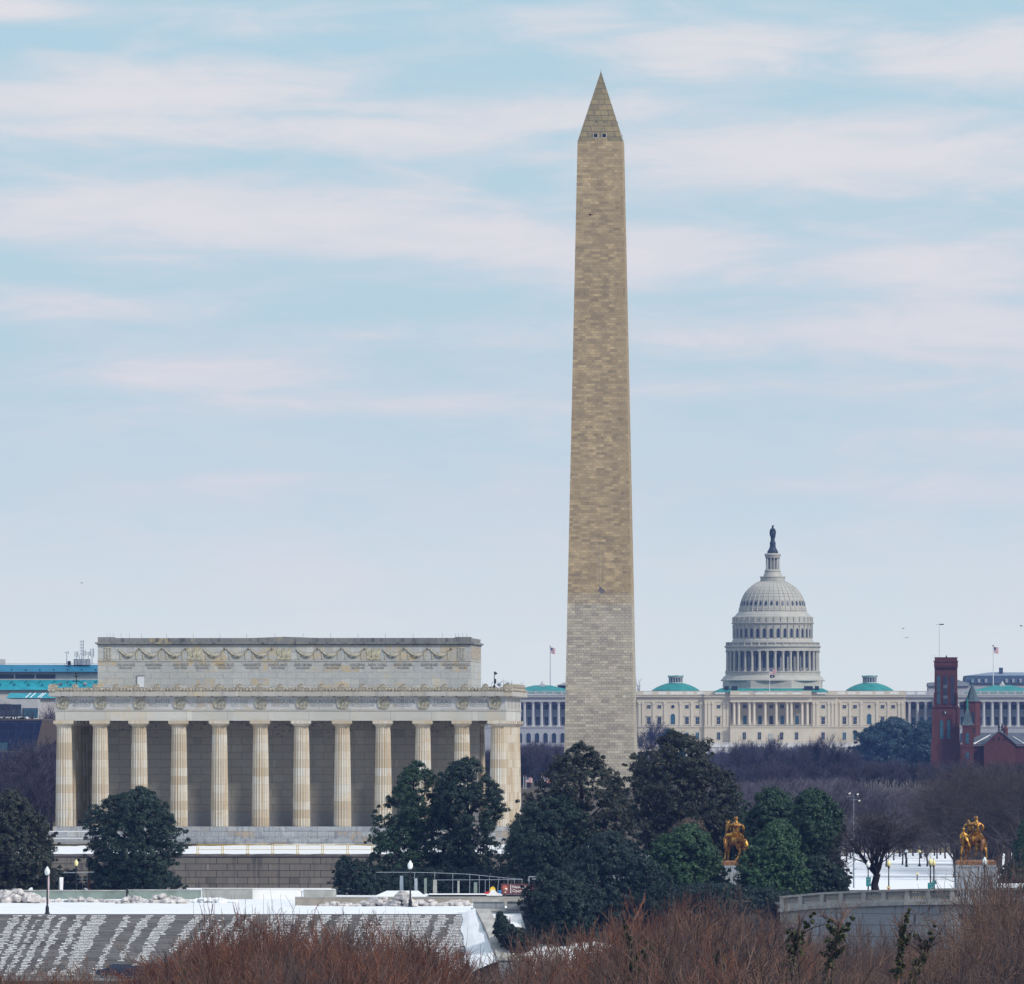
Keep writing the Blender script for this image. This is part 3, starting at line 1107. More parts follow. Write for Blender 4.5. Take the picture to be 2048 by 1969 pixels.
    g.box(-.14, .14, -.1, .1, .35, .8)
    g.box(.03, .22, -.12, .12, 1.0, 1.6)
    g.tube([(0, 0, 2.5), (.28, 0, 2.2)], [.12, .2], 6)
    g.build('sensor_mast', M['iron'], root).location = (26.6, 8, 32.4)
    g = MB()
    g.tube([(0, 0, 0), (0, 0, 2.4)], .06, 5)
    g.box(-.5, .5, -.06, .06, 1.25, 1.36)
    g.tube([(-.3, 0, 1.9), (.3, 0, 1.9)], .05, 4)
    g.sphere((-.05, 0, 2.3), .16, 8, 6)
    g.build('sensor_mast', M['iron'], root).location = (-26.1, 1.0, 32.4)
    g = MB()
    g.box(-1.6, 1.6, -.5, .5, 0, .4)
    g.box(.9, 1.5, -.4, .4, .4, .62)
    g.build('roof_unit', M['iron'], root).location = (25.2, 6, 32.4)
    return root


build_memorial()


def build_terrace():
    X0 = PX(562, DL)
    t = MB()
    # snow and turf bank inside the retaining wall, draped from the building down to the wall
    N, K = 60, 10
    for j in range(K + 1):
        for i in range(N + 1):
            x = -39 + 78 * i / N
            y = -24.6 + (22.4) * j / K
            z = 12.02 + (j / K) ** 1.2 * 1.1 + .08 * mnoise.noise((x * .4, y * .5, 0))
            t.v.append((x, y, z))
    for j in range(K):
        for i in range(N):
            a = j * (N + 1) + i
            t.f.append((a, a + 1, a + N + 2, a + N + 1))
            t.m.append(0)
    t.box(-39, 39, -2.2, 55, 9, 12.9)
    m, nt, b = new_mat('patchy_snow_turf', .9, .1)
    v = objco(nt)
    sp = node(nt, 'ShaderNodeSeparateXYZ')
    nt.links.new(v, sp.inputs[0])
    n = noise(nt, stretch(nt, v, (.5, 1, 1)), .5, 5, .65)
    # bare turf close under the warm stone base, snow elsewhere
    k = maprange(nt, sp.outputs[1], -11, -3, .30, .74)
    left = maprange(nt, sp.outputs[0], -14, -4, .0, -.22)
    k = math_(nt, 'ADD', k, left)
    col = mixc(nt, math_(nt, 'GREATER_THAN', n, k), C4((.07, .055, .03)), C4((.74, .75, .775)))
    nt.links.new(col, b.inputs['Base Color'])
    o = t.build('terrace_snow', m)
    o.location = (X0, DL, 0)
    o.rotation_euler = (0, 0, YAW)
    tag(o, kind='structure')
    w = thing('retaining_wall', 'long brown stone retaining wall below the snowy terrace of the columned memorial', 'wall', (X0, DL, 0), YAW)
    mb = MB()
    mb.box(-39, 39, -25, -24.4, 6.5, 11.72)
    for s in (-1, 1):
        mb.box(s * 39 - .3, s * 39 + .3, -24.4, 40, 6.5, 11.72)
    mb.build('wall', M['retaining'], w)
    mb = MB()
    mb.box(-39.2, 39.2, -25.15, -24.2, 11.72, 12.0)
    mb.build('coping', plain('dark_stone_coping', (.10, .085, .085), .9, .4, .6), w)
    # yellow safety rail on the wall
    rl = thing('safety_rail', 'yellow pipe safety rail standing on the snowy edge of the terrace wall', 'railing', (PX(395, 1478), 1478.6, 12.0))
    L = (745 - 395) * 1478 / F
    mb = MB()
    mb.tube([(0, 0, 1.15), (L, 0, 1.15)], .05, 6)
    mb.build('top_rail', M['yellow_rail'], rl)
    mb = MB()
    mb.tube([(0, 0, .58), (L, 0, .58)], .035, 6)
    mb.build('mid_rail', M['yellow_rail'], rl)
    p = MB()
    p.tube([(-.1, 0, 0), (-.1, 0, 1.15)], .045, 6)
    p.tube([(.1, 0, 0), (.1, 0, 1.15)], .045, 6)
    p.box(-.28, .28, -.2, .2, 0, .09)
    me = p.mesh('post', M['yellow_rail'])
    for i in range(8):
        o = link(bpy.data.objects.new('post', me), rl)
        o.location = (L * i / 7, 0, 0)


build_terrace()


# ------------------------------------------------------------------ obelisk
def build_obelisk():
    D = 2794.0
    r = thing('stone_obelisk', 'very tall stone obelisk, pale below and tan above, with a pointed top', 'obelisk', (PX(1201.8, D), D, 0), YAW)
    z0, zt, zs = 15.9, 184.7, 167.9
    hb, ht = 8.42, 5.25
    zc = 59.2

    def hw(z):
        return hb + (ht - hb) * (z - z0) / (zs - z0)
    mb = MB()
    a, c = hw(z0), hw(zc)
    mb.frustum((-a, a, -a, a, z0), (-c, c, -c, c, zc))
    mb.build('lower_shaft', M['obelisk_low'], r)
    mb = MB()
    a = hw(zs)
    zm = zc + 2.48
    cm = hw(zm)
    mb.frustum((-c, c, -c, c, zc), (-cm, cm, -cm, cm, zm))
    mb.build('mixed_courses', M['obelisk_mid'], r)
    mb = MB()
    mb.frustum((-cm, cm, -cm, cm, zm), (-a, a, -a, a, zs))
    mb.build('upper_shaft', M['obelisk_top'], r)
    mb = MB()
    mb.add([(-a, -a, zs), (a, -a, zs), (a, a, zs), (-a, a, zs), (0, 0, zt)], [(0, 1, 4), (1, 2, 4), (2, 3, 4), (3, 0, 4), (3, 2, 1, 0)])
    py = mb.build('pyramidion', M['pyramid'], r)
    mb = MB()
    mb.tube([(0, 0, zt - .3), (0, 0, zt + .55)], .06, 4)
    mb.build('tip_rod', M['steel'], r)
    sl = a / (zt - zs)
    # two observation windows on each face, and small lights above
    for k in range(2):
        rot = k * math.pi / 2
        for x in (-1.0, 1.0):
            zz = zs + 1.0
            y = -(a - (zz - zs) * sl)
            w = MB()
            w.box(-.44, .44, -.04, .3, 0, .72)
            o = w.build('window', M['dark_hole'], py)
            o.matrix_local = Matrix.Rotation(rot, 4, 'Z') @ Matrix.Translation((x, y, zz))
            f = MB()
            f.box(-.62, -.44, -.05, .5, -.1, .8)
            f.box(.44, .62, -.05, .5, -.1, .8)
            f.box(-.62, .62, -.05, .5, -.28, -.1)
            o = f.build('window_surround', plain('pale_window_stone', (.47, .46, .45), .8, .15), py)
            o.matrix_local = Matrix.Rotation(rot, 4, 'Z') @ Matrix.Translation((x, y, zz))
            l = MB()
            l.sphere((0, 0, 0), .17, 8, 6)
            o = l.build('warning_light', M['dark_hole'], py)
            zz = zs + 4.65
            y = -(a - (zz - zs) * sl)
            o.matrix_local = Matrix.Rotation(rot, 4, 'Z') @ Matrix.Translation((x, y, zz))
    # projecting stair-shaft seam on the west face
    mb = MB()
    for (za, zb) in ((60.5, 74),):
        ya, yb = -hw(za), -hw(zb)
        mb.frustum((-.05, .02, ya - .03, ya + .2, za), (-.05, .02, yb - .03, yb + .2, zb))
        mb.frustum((.85, .91, ya - .02, ya + .2, za + 4), (.85, .91, yb - .02, yb + .2, zb))
    mb.build('face_seam', M['letter_soft'], r)
    mb = MB()
    ya = -hw(62)
    mb.prism_xz([(-.3, 62.3), (.3, 61.6), (1.1, 61.7), (1.5, 62.1), (.9, 62.7), (.1, 63.4)], ya - .02, ya + .3)
    mb.build('face_stain', plain('grey_stain', (.16, .14, .14), .9, .2), r)


build_obelisk()


# ------------------------------------------------------------------ domed legislature building
def arch_pts(w, z0, z1, n=8):
    r = w / 2
    return [(-r, z0), (r, z0)] + [(r * math.cos(math.pi * i / n), z1 - r + r * math.sin(math.pi * i / n)) for i in range(n + 1)]


WCACHE = {}


def window(parent, x, y, z0, z1, w, kind='square', trim='cream_plain', glass='glass', name='window', rot=0.0):
    key = (round(z1 - z0, 2), w, kind, trim, glass, name)
    if key not in WCACHE:
        h = z1 - z0
        f, p = MB(), MB()
        b = .16 * max(1, w / 1.5)
        if kind == 'arch':
            o = arch_pts(w + 2 * b, -b * .5, h + b)
            f.prism_xz(o, -.14, .05)
            p.prism_xz(arch_pts(w, 0, h), -.17, .04)
        elif kind == 'round':
            c = [(math.cos(2 * math.pi * i / 16), math.sin(2 * math.pi * i / 16)) for i in range(16)]
            f.prism_xz([(q[0] * (w / 2 + b), h / 2 + q[1] * (w / 2 + b)) for q in c], -.14, .05)
            p.prism_xz([(q[0] * w / 2, h / 2 + q[1] * w / 2) for q in c], -.17, .04)
        else:
            f.box(-w / 2 - b, w / 2 + b, -.14, .05, -b * .8, h + b)
            if kind == 'pediment':
                f.prism_xz([(-w * .95, h + b * 2.4), (w * .95, h + b * 2.4), (0, h + b * 2.4 + w * .32)], -.35, .05)
                f.box(-w * .95, w * .95, -.3, .05, h + b * 1.8, h + b * 2.38)
                f.box(-w * .8, w * .8, -.3, .05, -b * 2.0, -b * .85)
            p.box(-w / 2, w / 2, -.17, .04, 0, h)
            p.mi = 1
            p.box(-.05, .05, -.185, -.16, 0, h)
            p.box(-w / 2, w / 2, -.185, -.16, h * .5 - .05, h * .5 + .05)
        WCACHE[key] = (f.mesh(name, M[trim]), p.mesh('pane', [M[glass], M['dome_shadow']]))
    fm, pm = WCACHE[key]
    o = link(bpy.data.objects.new(name, fm), parent)
    o.location = (x, y, z0)
    o.rotation_euler = (0, 0, rot)
    link(bpy.data.objects.new('pane', pm), o)
    return o


def round_column(rb, rt, h, mat, n=10, cap=True, name='column'):
    mb = MB()
    mb.box(-rb * 1.35, rb * 1.35, -rb * 1.35, rb * 1.35, 0, h * .03)
    mb.lathe([(rb * 1.2, h * .03), (rb * 1.2, h * .045), (rb, h * .06), (rt, h * .88), (rt * 1.15, h * .885), (rt * 1.1, h * .90), (rt * 1.55, h * .97)], n)
    mb.box(-rt * 1.6, rt * 1.6, -rt * 1.6, rt * 1.6, h * .97, h)
    return mb.mesh(name, M[mat], False)


def balustrade(mb, x0, x1, y, z0, z1, solid=False, pitch=.55):
    mb.box(x0, x1, y - .25, y + .25, z0, z0 + .35)
    mb.box(x0, x1, y - .25, y + .25, z1 - .3, z1)
    if solid:
        mb.box(x0, x1, y - .2, y + .2, z0 + .35, z1 - .3)
        return
    n = max(1, int((x1 - x0) / pitch))
    for i in range(n):
        x = x0 + (i + .5) * (x1 - x0) / n
        mb.box(x - .12, x + .12, y - .12, y + .12, z0 + .35, z1 - .3)


def build_capitol():
    D = 5066.0
    r = thing('domed_legislature_building', 'huge cream legislature building with a tiered white dome and colonnaded wings', 'government building', (PX(1545.4, D), D, 0), YAW)

    def P(name, mat, mb, smooth=False, parent=r):
        return mb.build(name, M[mat], parent, smooth)
    zg, z1, ze, zc, zb = 24.0, 34.6, 45.4, 48.2, 50.0
    # ---- central block
    mb = MB()
    mb.box(-57, -28.3, -22, 12, zg, zc)
    mb.box(28.3, 57, -22, 12, zg, zc)
    mb.box(-28.3, -17.2, -23.2, 12, zg, zc)
    mb.box(17.2, 28.3, -23.2, 12, zg, zc)
    mb.box(-17.2, 17.2, -19.5, 12, z1, zc)
    P('wall', 'cream', mb)
    mb = MB()
    mb.box(-17.2, 17.2, -25.6, -19.6, zg, z1)
    P('portico_podium', 'cream', mb)
    mb = MB()
    mb.box(-17.2, 17.2, -25.4, -19.6, ze, zc)
    P('portico_entablature', 'cream_plain', mb)
    # cornices and string courses
    mb = MB()
    for (x0, x1, y) in ((-57, -28.3, -22), (28.3, 57, -22), (-28.3, -17.2, -23.2), (17.2, 28.3, -23.2), (-17.2, 17.2, -25.6)):
        mb.box(x0 - .3, x1 + .3, y - .9, y + .5, 47.5, 47.95)
        mb.box(x0 - .1, x1 + .1, y - .35, y + .4, 47.1, 47.5)
        mb.box(x0 - .1, x1 + .1, y - .22, y + .4, 45.25, 45.5)
        mb.box(x0 - .1, x1 + .1, y - .3, y + .4, z1 - .1, z1 + .35)
        mb.box(x0 - .1, x1 + .1, y - .2, y + .4, z1 + .8, z1 + 1.05)
        n = int((x1 - x0) / .8)
        for i in range(n):
            x = x0 + (i + .5) * (x1 - x0) / n
            mb.box(x - .22, x + .22, y - .75, y, 47.18, 47.5)
    P('cornice', 'cream_plain', mb)
    # balustrade with solid dies
    mb = MB()
    segs = [(-57, -54.2, 1), (-54.2, -50.4, 0), (-50.4, -48, 1), (-48, -44.4, 0), (-44.4, -43, 1), (-43, -37.4, 0), (-37.4, -36.2, 1), (-36.2, -32.8, 0), (-32.8, -31.5, 1), (-31.5, -28.3, 0)]
    for a, b_, s in segs:
        balustrade(mb, a, b_, -22.3, 48.2, zb, s)
        balustrade(mb, -b_, -a, -22.3, 48.2, zb, s)
    for a, b_, s in [(-28.3, -23.8, 1), (-23.8, -19.5, 0), (-19.5, -17.2, 1)]:
        balustrade(mb, a, b_, -23.5, 48.2, zb, s)
        balustrade(mb, -b_, -a, -23.5, 48.2, zb, s)
    for a, b_, s in [(-17.2, -13.2, 1), (-13.2, -9.4, 0), (-9.4, -6.7, 1), (-6.7, -2.7, 0), (-2.7, -1.7, 1), (-1.7, 1.9, 0), (1.9, 2.7, 1), (2.7, 6.4, 0), (6.4, 9.2, 1), (9.2, 13, 0), (13, 17.2, 1)]:
        balustrade(mb, a, b_, -25.6, 48.2, zb, s)
    P('balustrade', 'cream_plain', mb)
    # pilasters
    pil = MB()
    pil.box(-.48, .48, -.3, .02, z1 + 1.05, 44.2)
    pil.box(-.6, .6, -.42, .02, 44.2, 45.25)
    pil.box(-.6, .6, -.4, .02, z1 + .36, z1 + 1.0)
    pme = pil.mesh('pilaster', M['cream_plain'])
    for s in (-1, 1):
        for x in (55.9, 54.4, 49.9, 45.1, 38.4, 33.6, 29.6):
            o = link(bpy.data.objects.new('pilaster', pme), r)
            o.location = (s * x, -22, 0)
        for x in (27.6, 26.2, 24.6, 19.8, 18.3):
            o = link(bpy.data.objects.new('pilaster', pme), r)
            o.location = (s * x, -23.2, 0)
    # windows
    for s in (-1, 1):
        for x in (51.9, 47.4, 35.7, 31.2):
            window(r, s * x, -22, 42.6, 44.0, 1.5)
            window(r, s * x, -22, 35.9, 38.9, 1.5, 'pediment')
            window(r, s * x, -22, 29.3, 32.4, 1.4, glass='glass_blue' if x < 40 else 'glass')
        window(r, s * 41.7, -22, 42.5, 44.1, 1.5, 'round')
        window(r, s * 41.7, -22, 35.9, 40.3, 1.9, 'arch', glass='glass_blue')
        window(r, s * 41.7, -22, 29.3, 32.4, 1.4)
        window(r, s * 22.2, -23.2, 42.6, 44.0, 1.5)
        window(r, s * 22.2, -23.2, 35.9, 38.9, 1.5, 'pediment')
        window(r, s * 22.2, -23.2, 29.3, 32.4, 1.4)
    for x in (-11.2, -4.75, 0, 4.65, 11.0):
        window(r, x, -19.5, 42.6, 44.1, 1.5)
        window(r, x, -19.5, 35.7, 39.6, 1.55, 'arch', glass='glass_blue' if x else 'glass')
        if x:
            window(r, x, -25.6, 29.3, 32.4, 1.4)
        bm_ = MB()
        bm_.box(-1.5, 1.5, -.9, 0, 34.95, 35.05)
        for i in range(9):
            bm_.box(-1.45 + i * .36, -1.37 + i * .36, -.88, -.8, 35.05, 35.85)
        bm_.box(-1.5, 1.5, -.92, -.78, 35.85, 35.95)
        bo = bm_.build('balcony_rail', M['iron'], r)
        bo.location = (x, -24.75, 0)
    mb = MB()
    mb.box(-.9, .9, -.2, .02, 28.0, 31.8)
    d = P('door', 'concrete', mb)
    d.location = (0, -25.6, 0)
    # portico columns
    cme = round_column(.62, .52, ze - z1 - .35, 'cream_plain', 12, name='portico_column')
    for x in (-13.6, -9.1, -7.1, -2.4, 2.3, 6.9, 8.7, 13.3, -15.6, 15.5):
        o = link(bpy.data.objects.new('portico_column', cme), r)
        o.location = (x, -24.6, z1 + .35)
    # terrace in front
    mb = MB()
    mb.box(-44, 46, -62, -26, 15, 27.2)
    P('terrace', 'white_stone', mb)
    mb = MB()
    mb.box(-44.2, 46.2, -62.3, -61.5, 26.0, 26.4)
    for a in range(-44, 46, 6):
        balustrade(mb, a, a + 6, -61.8, 27.2, 28.1, False, .8)
    P('terrace_balustrade', 'white_stone', mb)
    for x in (-36, -27, -18.5, -14, -9, -3.2, 2.8, 8, 14, 20, 29, 38):
        window(r, x, -62, 19.5, 23.6, 2.2, 'arch', 'white_stone', 'glass', 'terrace_arch')
    # ---- roofs of the block
    mb = MB()
    mb.box(-56.5, 56.5, -21, 11, zc, 48.6)
    P('roof_deck', 'concrete', mb)
    mb = MB()
    mb.frustum((-24.5, 24.5, -25, 10, 49.6), (-21.5, 21.5, -21.8, 8, 51.1))
    P('copper_roof', 'copper', mb)
    for x in (-41.0, 41.6):
        dm = MB()
        dm.lathe([(10.2, 50.1), (10.1, 50.4), (8.4, 51.5), (6.3, 52.5), (3.9, 53.25), (3.3, 53.35)], 32, 0, 0)
        o = P('low_dome', 'copper', dm, False)
        o.location = (x, -10, 0)
        ln = MB()
        ln.lathe([(3.05, 53.3), (3.05, 53.75)], 16)
        for i in range(16):
            a = 2 * math.pi * i / 16
            cxx, cyy = 2.85 * math.cos(a), 2.85 * math.sin(a)
            ln.box(cxx - .16, cxx + .16, cyy - .16, cyy + .16, 53.7, 55.8)
        ln.lathe([(2.9, 55.7), (3.3, 55.8), (3.3, 56.1)], 16)
        P('lantern', 'wing_plain', ln, parent=o)
        gl = MB()
        gl.lathe([(2.5, 53.7), (2.5, 55.75)], 16)
        P('lantern_glass', 'glass_blue', gl, parent=o)
        cp = MB()
        cp.lathe([(3.35, 56.1), (3.35, 56.3), (.4, 56.7)], 16)
        for i in range(16):
            a = 2 * math.pi * i / 16
            cp.box(3.2 * math.cos(a) - .12, 3.2 * math.cos(a) + .12, 3.2 * math.sin(a) - .12, 3.2 * math.sin(a) + .12, 56.3, 56.65)
        P('lantern_cap', 'copper', cp, parent=o)
    # ---- dome
    zr = lambda yc: 125.26 - yc / 23.876
    rr = lambda dx: dx / 23.876
    mb = MB()
    mb.lathe([(rr(560), 49.8), (rr(517), 51.4), (rr(517), zr(1695))], 8, ph=math.pi / 8)
    for i in range(len(mb.v)):
        v = mb.v[i]
        mb.v[i] = (v[0] * 1.05, v[1] * 1.05, v[2])
    P('dome_skirt', 'dome', mb)
    mb = MB()
    mb.lathe([(rr(530), zr(1695)), (rr(532), zr(1685)), (rr(522), zr(1678)), (rr(500), zr(1650)), (rr(482), zr(1638)), (rr(482), zr(1612)), (rr(488), zr(1608)), (rr(488), zr(1598))], 64)
    P('dome_base', 'dome', mb)
    for s, x, w in ((-1, 370, 30), (1, 380, 45), (1, 465, 22), (-1, 450, 22)):
        b_ = MB()
        b_.box(s * rr(x) - rr(w), s * rr(x) + rr(w), -23.6, -22.2, 50.2, zr(1748))
        P('roof_hatch', 'bronze_dark', b_)
    mb = MB()
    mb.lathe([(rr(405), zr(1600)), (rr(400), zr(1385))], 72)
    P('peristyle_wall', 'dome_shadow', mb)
    cme = round_column(.62, .52, zr(1388) - zr(1598), 'dome', 10, name='peristyle_column')
    for i in range(36):
        a = math.pi * 2 * (i + .5) / 36
        o = link(bpy.data.objects.new('peristyle_column', cme), r)
        o.location = (rr(462) * math.cos(a), rr(462) * math.sin(a), zr(1598))
    for i in range(36):
        a = math.pi * 2 * i / 36
        if math.sin(a) > .25:
            continue
        o = window(r, rr(402) * math.cos(a), rr(402) * math.sin(a), zr(1560), zr(1420), 1.75, 'arch', 'dome', 'glass', 'peristyle_window', a + math.pi / 2)
    mb = MB()
    mb.lathe([(rr(440), zr(1390)), (rr(478), zr(1388)), (rr(478), zr(1355)), (rr(484), zr(1352)), (rr(494), zr(1346)), (rr(494), zr(1338)), (rr(480), zr(1336)), (rr(430), zr(1336))], 72, caps=False)
    for i in range(90):
        a = 2 * math.pi * i / 90
        c, s = math.cos(a), math.sin(a)
        x, y = rr(482) * c, rr(482) * s
        mb.box(x - .16, x + .16, y - .16, y + .16, zr(1356), zr(1348))
    P('peristyle_entablature', 'dome', mb)
    mb = MB()
    mb.lathe([(rr(474), zr(1337)), (rr(474), zr(1328)), (rr(466), zr(1328)), (rr(466), zr(1308)), (rr(478), zr(1307)), (rr(478), zr(1299)), (rr(460), zr(1299)), (rr(460), zr(1337))], 72, caps=False)
    for i in range(36):
        a = math.pi * 2 * (i + .5) / 36
        x, y = rr(470) * math.cos(a), rr(470) * math.sin(a)
        mb.box(x - .35, x + .35, y - .35, y + .35, zr(1337), zr(1299))
    P('dome_balustrade', 'dome', mb)
    mb = MB()
    mb.lathe([(rr(430), zr(1336)), (rr(418), zr(1300)), (rr(412), zr(1278)), (rr(402), zr(1264)), (rr(402), zr(1128)), (rr(408), zr(1122)), (rr(408), zr(1116)), (rr(421), zr(1108)), (rr(421), zr(1101)),
              (rr(404), zr(1098)), (rr(400), zr(1040)), (rr(384), zr(1032)), (rr(372), zr(1014)), (rr(350), zr(992)), (rr(344), zr(986))], 72)
    P('drum', 'dome', mb)
    pl = MB()
    pl.box(-.36, .36, -.30, .1, zr(1262), zr(1128))
    pl.box(-.5, .5, -.42, .1, zr(1144), zr(1128))
    pl.box(-.45, .45, -.42, .1, zr(1098), zr(1045))
    pme = pl.mesh('drum_pilaster', M['dome'])
    for i in range(36):
        a = math.pi * 2 * i / 36
        if math.sin(a) < .3:
            window(r, rr(403) * math.cos(a), rr(403) * math.sin(a), zr(1252), zr(1160), 1.25, 'arch', 'dome', 'glass', 'drum_window', a + math.pi / 2)
            a += math.pi / 36
            o = link(bpy.data.objects.new('drum_pilaster', pme), r)
            o.location = (rr(402) * math.cos(a), rr(402) * math.sin(a), 0)
            o.rotation_euler = (0, 0, a + math.pi / 2)
    shell = [(344, 986), (341, 970), (333, 940), (326, 910), (315, 870), (299, 830), (275, 790), (245, 755), (208, 722), (168, 697), (130, 680)]
    mb = MB()
    mb.lathe([(rr(a), zr(b_)) for a, b_ in shell], 72)
    P('dome_shell', 'dome', mb, True)
    rb = MB()
    for i in range(36):
        a = math.pi * 2 * (i + .5) / 36
        rb.tube([((rr(q) + .05) * math.cos(a), (rr(q) + .05) * math.sin(a), zr(b_)) for q, b_ in shell], [.26 - .013 * k for k in range(len(shell))], 4)
    P('dome_ribs', 'dome', rb)
    bd = MB()
    for q, b_ in ((337, 955), (316, 872), (302, 836), (285, 805), (262, 775), (235, 746)):
        bd.lathe([(rr(q) + .0, zr(b_) - .08), (rr(q) + .13, zr(b_)), (rr(q) - .1, zr(b_) + .08)], 72, caps=False)
    P('dome_bands', 'dome', bd)
    ov = MB()
    ov.prism_xz([(.48 * math.cos(2 * math.pi * i / 14), 1.05 * math.sin(2 * math.pi * i / 14)) for i in range(14)], -.16, .2)
    ome = ov.mesh('dome_opening', M['glass'])
    for i in range(36):
        a = math.pi * 2 * i / 36
        if math.sin(a) < .3:
            o = link(bpy.data.objects.new('dome_opening', ome), r)
            o.location = (rr(327) * math.cos(a), rr(327) * math.sin(a), zr(905))
            o.rotation_euler = (R(-14), 0, a + math.pi / 2)
            o.rotation_mode = 'XYZ'
    mb = MB()
    mb.lathe([(rr(126), zr(682)), (rr(126), zr(640)), (rr(132), zr(636)), (rr(132), zr(630)), (rr(96), zr(628)), (rr(94), zr(618)), (rr(80), zr(582)), (rr(84), zr(578)), (rr(84), zr(570)), (rr(78), zr(566)), (rr(70), zr(556))], 36)
    P('lantern_base', 'dome', mb)
    mb = MB()
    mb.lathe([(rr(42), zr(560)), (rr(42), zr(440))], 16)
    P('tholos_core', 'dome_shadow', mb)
    cme = round_column(.27, .23, zr(438) - zr(558), 'dome', 8, name='tholos_column')
    for i in range(12):
        a = 2 * math.pi * (i + .5) / 12
        o = link(bpy.data.objects.new('tholos_column', cme), r)
        o.location = (rr(66) * math.cos(a), rr(66) * math.sin(a), zr(558))
    mb = MB()
    mb.lathe([(rr(72), zr(440)), (rr(76), zr(430)), (rr(80), zr(416)), (rr(86), zr(408)), (rr(80), zr(396)), (rr(60), zr(392))], 24)
    P('tholos_cornice', 'dome', mb)
    mb = MB()
    mb.lathe([(rr(56), zr(392)), (rr(55), zr(376)), (rr(40), zr(350)), (rr(31), zr(330)), (rr(29), zr(300)), (rr(31), zr(285)), (rr(24), zr(272)), (rr(22), zr(262))], 20)
    P('statue_pedestal', 'bronze_dark', mb)
    st = MB()
    st.lathe([(rr(22), zr(262)), (rr(20), zr(240)), (rr(26), zr(215)), (rr(27), zr(190)), (rr(22), zr(165)), (rr(25), zr(150)), (rr(20), zr(140)), (rr(8), zr(134)), (rr(11), zr(126)), (rr(10), zr(118)), (rr(4), zr(108))], 12)
    st.tube([(-rr(22), 0, zr(150)), (-rr(28), -.1, zr(185)), (-rr(25), -.1, zr(215))], [.25, .25, .2], 6)
    st.tube([(rr(22), 0, zr(150)), (rr(29), -.1, zr(175)), (rr(26), -.2, zr(205)), (rr(25), -.2, zr(240))], [.25, .28, .22, .08], 6)
    st.tube([(0, 0, zr(118)), (rr(8), .1, zr(112)), (rr(4), .1, zr(104))], [.3, .28, .1], 6)
    P('crowning_statue', 'bronze_dark', st)
    # ---- corridors and wings
    wing_col = round_column(.66, .55, ze - z1 - .35, 'wing_plain', 12, name='wing_column')
    for s in (-1, 1):
        wl = MB()
        a, b_ = sorted((s * 57.02, s * 70.5))
        wl.box(a, b_, -12, 8, zg, zc)
        wl.box(a, b_, -18.2, -12, zg, z1)
        a2, b2 = sorted((s * 70.5, s * 122))
        wl.box(a2, b2, -18, 10, zg, zc)
        wl.box(a2, b2, -25, -18, zg, z1)
        P('wing_wall', 'wing', wl)
        en = MB()
        en.box(a, b_, -18.2, -12, ze, zc)
        en.box(a2, b2, -25, -18, ze, zc)
        for (q0, q1, y) in ((a, b_, -18.2), (a2, b2, -25)):
            en.box(q0, q1, y - .8, y + .5, 47.5, 47.95)
            en.box(q0, q1, y - .3, y + .5, 47.0, 47.5)
            en.box(q0, q1, y - .2, y + .5, 46.4, 46.6)
            en.box(q0, q1, y - .3, y + .4, z1 - .15, z1 + .34)
            n = int((q1 - q0) / .9)
            for i in range(n):
                x = q0 + (i + .5) * (q1 - q0) / n
                en.box(x - .25, x + .25, y - .7, y, 47.1, 47.5)
        P('wing_entablature', 'wing_plain', en)
        ba = MB()
        for (q0, q1, y) in ((a, b_, -18.2), (a2, b2, -25)):
            n = int((q1 - q0) / 3.6)
            for i in range(n):
                balustrade(ba, q0 + (q1 - q0) * i / n + .4, q0 + (q1 - q0) * (i + 1) / n - .4, y, 48.2, 49.9)
                ba.box(q0 + (q1 - q0) * i / n - .4, q0 + (q1 - q0) * i / n + .4, y - .3, y + .3, 48.2, 50.0)
        P('wing_balustrade', 'wing_plain', ba)
        xs = [58.6, 62.1, 65.6, 69.1]
        for x in xs:
            o = link(bpy.data.objects.new('wing_column', wing_col), r)
            o.location = (s * x, -17.2, z1 + .35)
        for x in (60.3, 63.8, 67.3):
            window(r, s * x, -12, 42.3, 44.0, 1.5, 'square', 'wing_plain', 'glass_blue', 'corridor_window')
            window(r, s * x, -12, 35.6, 38.8, 1.5, 'square', 'wing_plain', 'glass_blue', 'corridor_window')
        for i in range(14):
            x = 72.2 + i * 3.62
            o = link(bpy.data.objects.new('wing_column', wing_col), r)
            o.location = (s * x, -24.0, z1 + .35)
            if i < 13:
                x += 1.81
                window(r, s * x, -18, 42.2, 44.1, 1.7, 'square', 'wing_plain', 'glass', 'wing_window')
                window(r, s * x, -18, 35.5, 39.0, 1.6, 'pediment', 'wing_plain', 'glass', 'wing_window')
                window(r, s * x, -25, 28.0, 32.2, 1.9, 'arch', 'wing_plain', 'glass', 'wing_arch')
        rf = MB()
        c = s * 98
        rf.add([(c - 16, -19, 49.4), (c + 16, -19, 49.4), (c + 16, 9, 49.4), (c - 16, 9, 49.4), (c - 3.5, -7, 52.5), (c + 3.5, -7, 52.5)],
               [(0, 1, 5, 4), (1, 2, 5), (2, 3, 4, 5), (3, 0, 4)])
        rf.box(c - 16.3, c + 16.3, -19.3, 9.3, 48.9, 49.39)
        P('wing_roof', 'copper', rf)
        sp_ = MB()
        sp_.box(c - 1.2, c + 1.2, -9, -6, 50.5, 52.9)
        sp_.lathe([(.9, 52.9), (.35, 53.8), (.3, 54.2)], 10, c, -7.5)
        P('flagpole_base', 'wing_plain', sp_)
    return r


build_capitol()


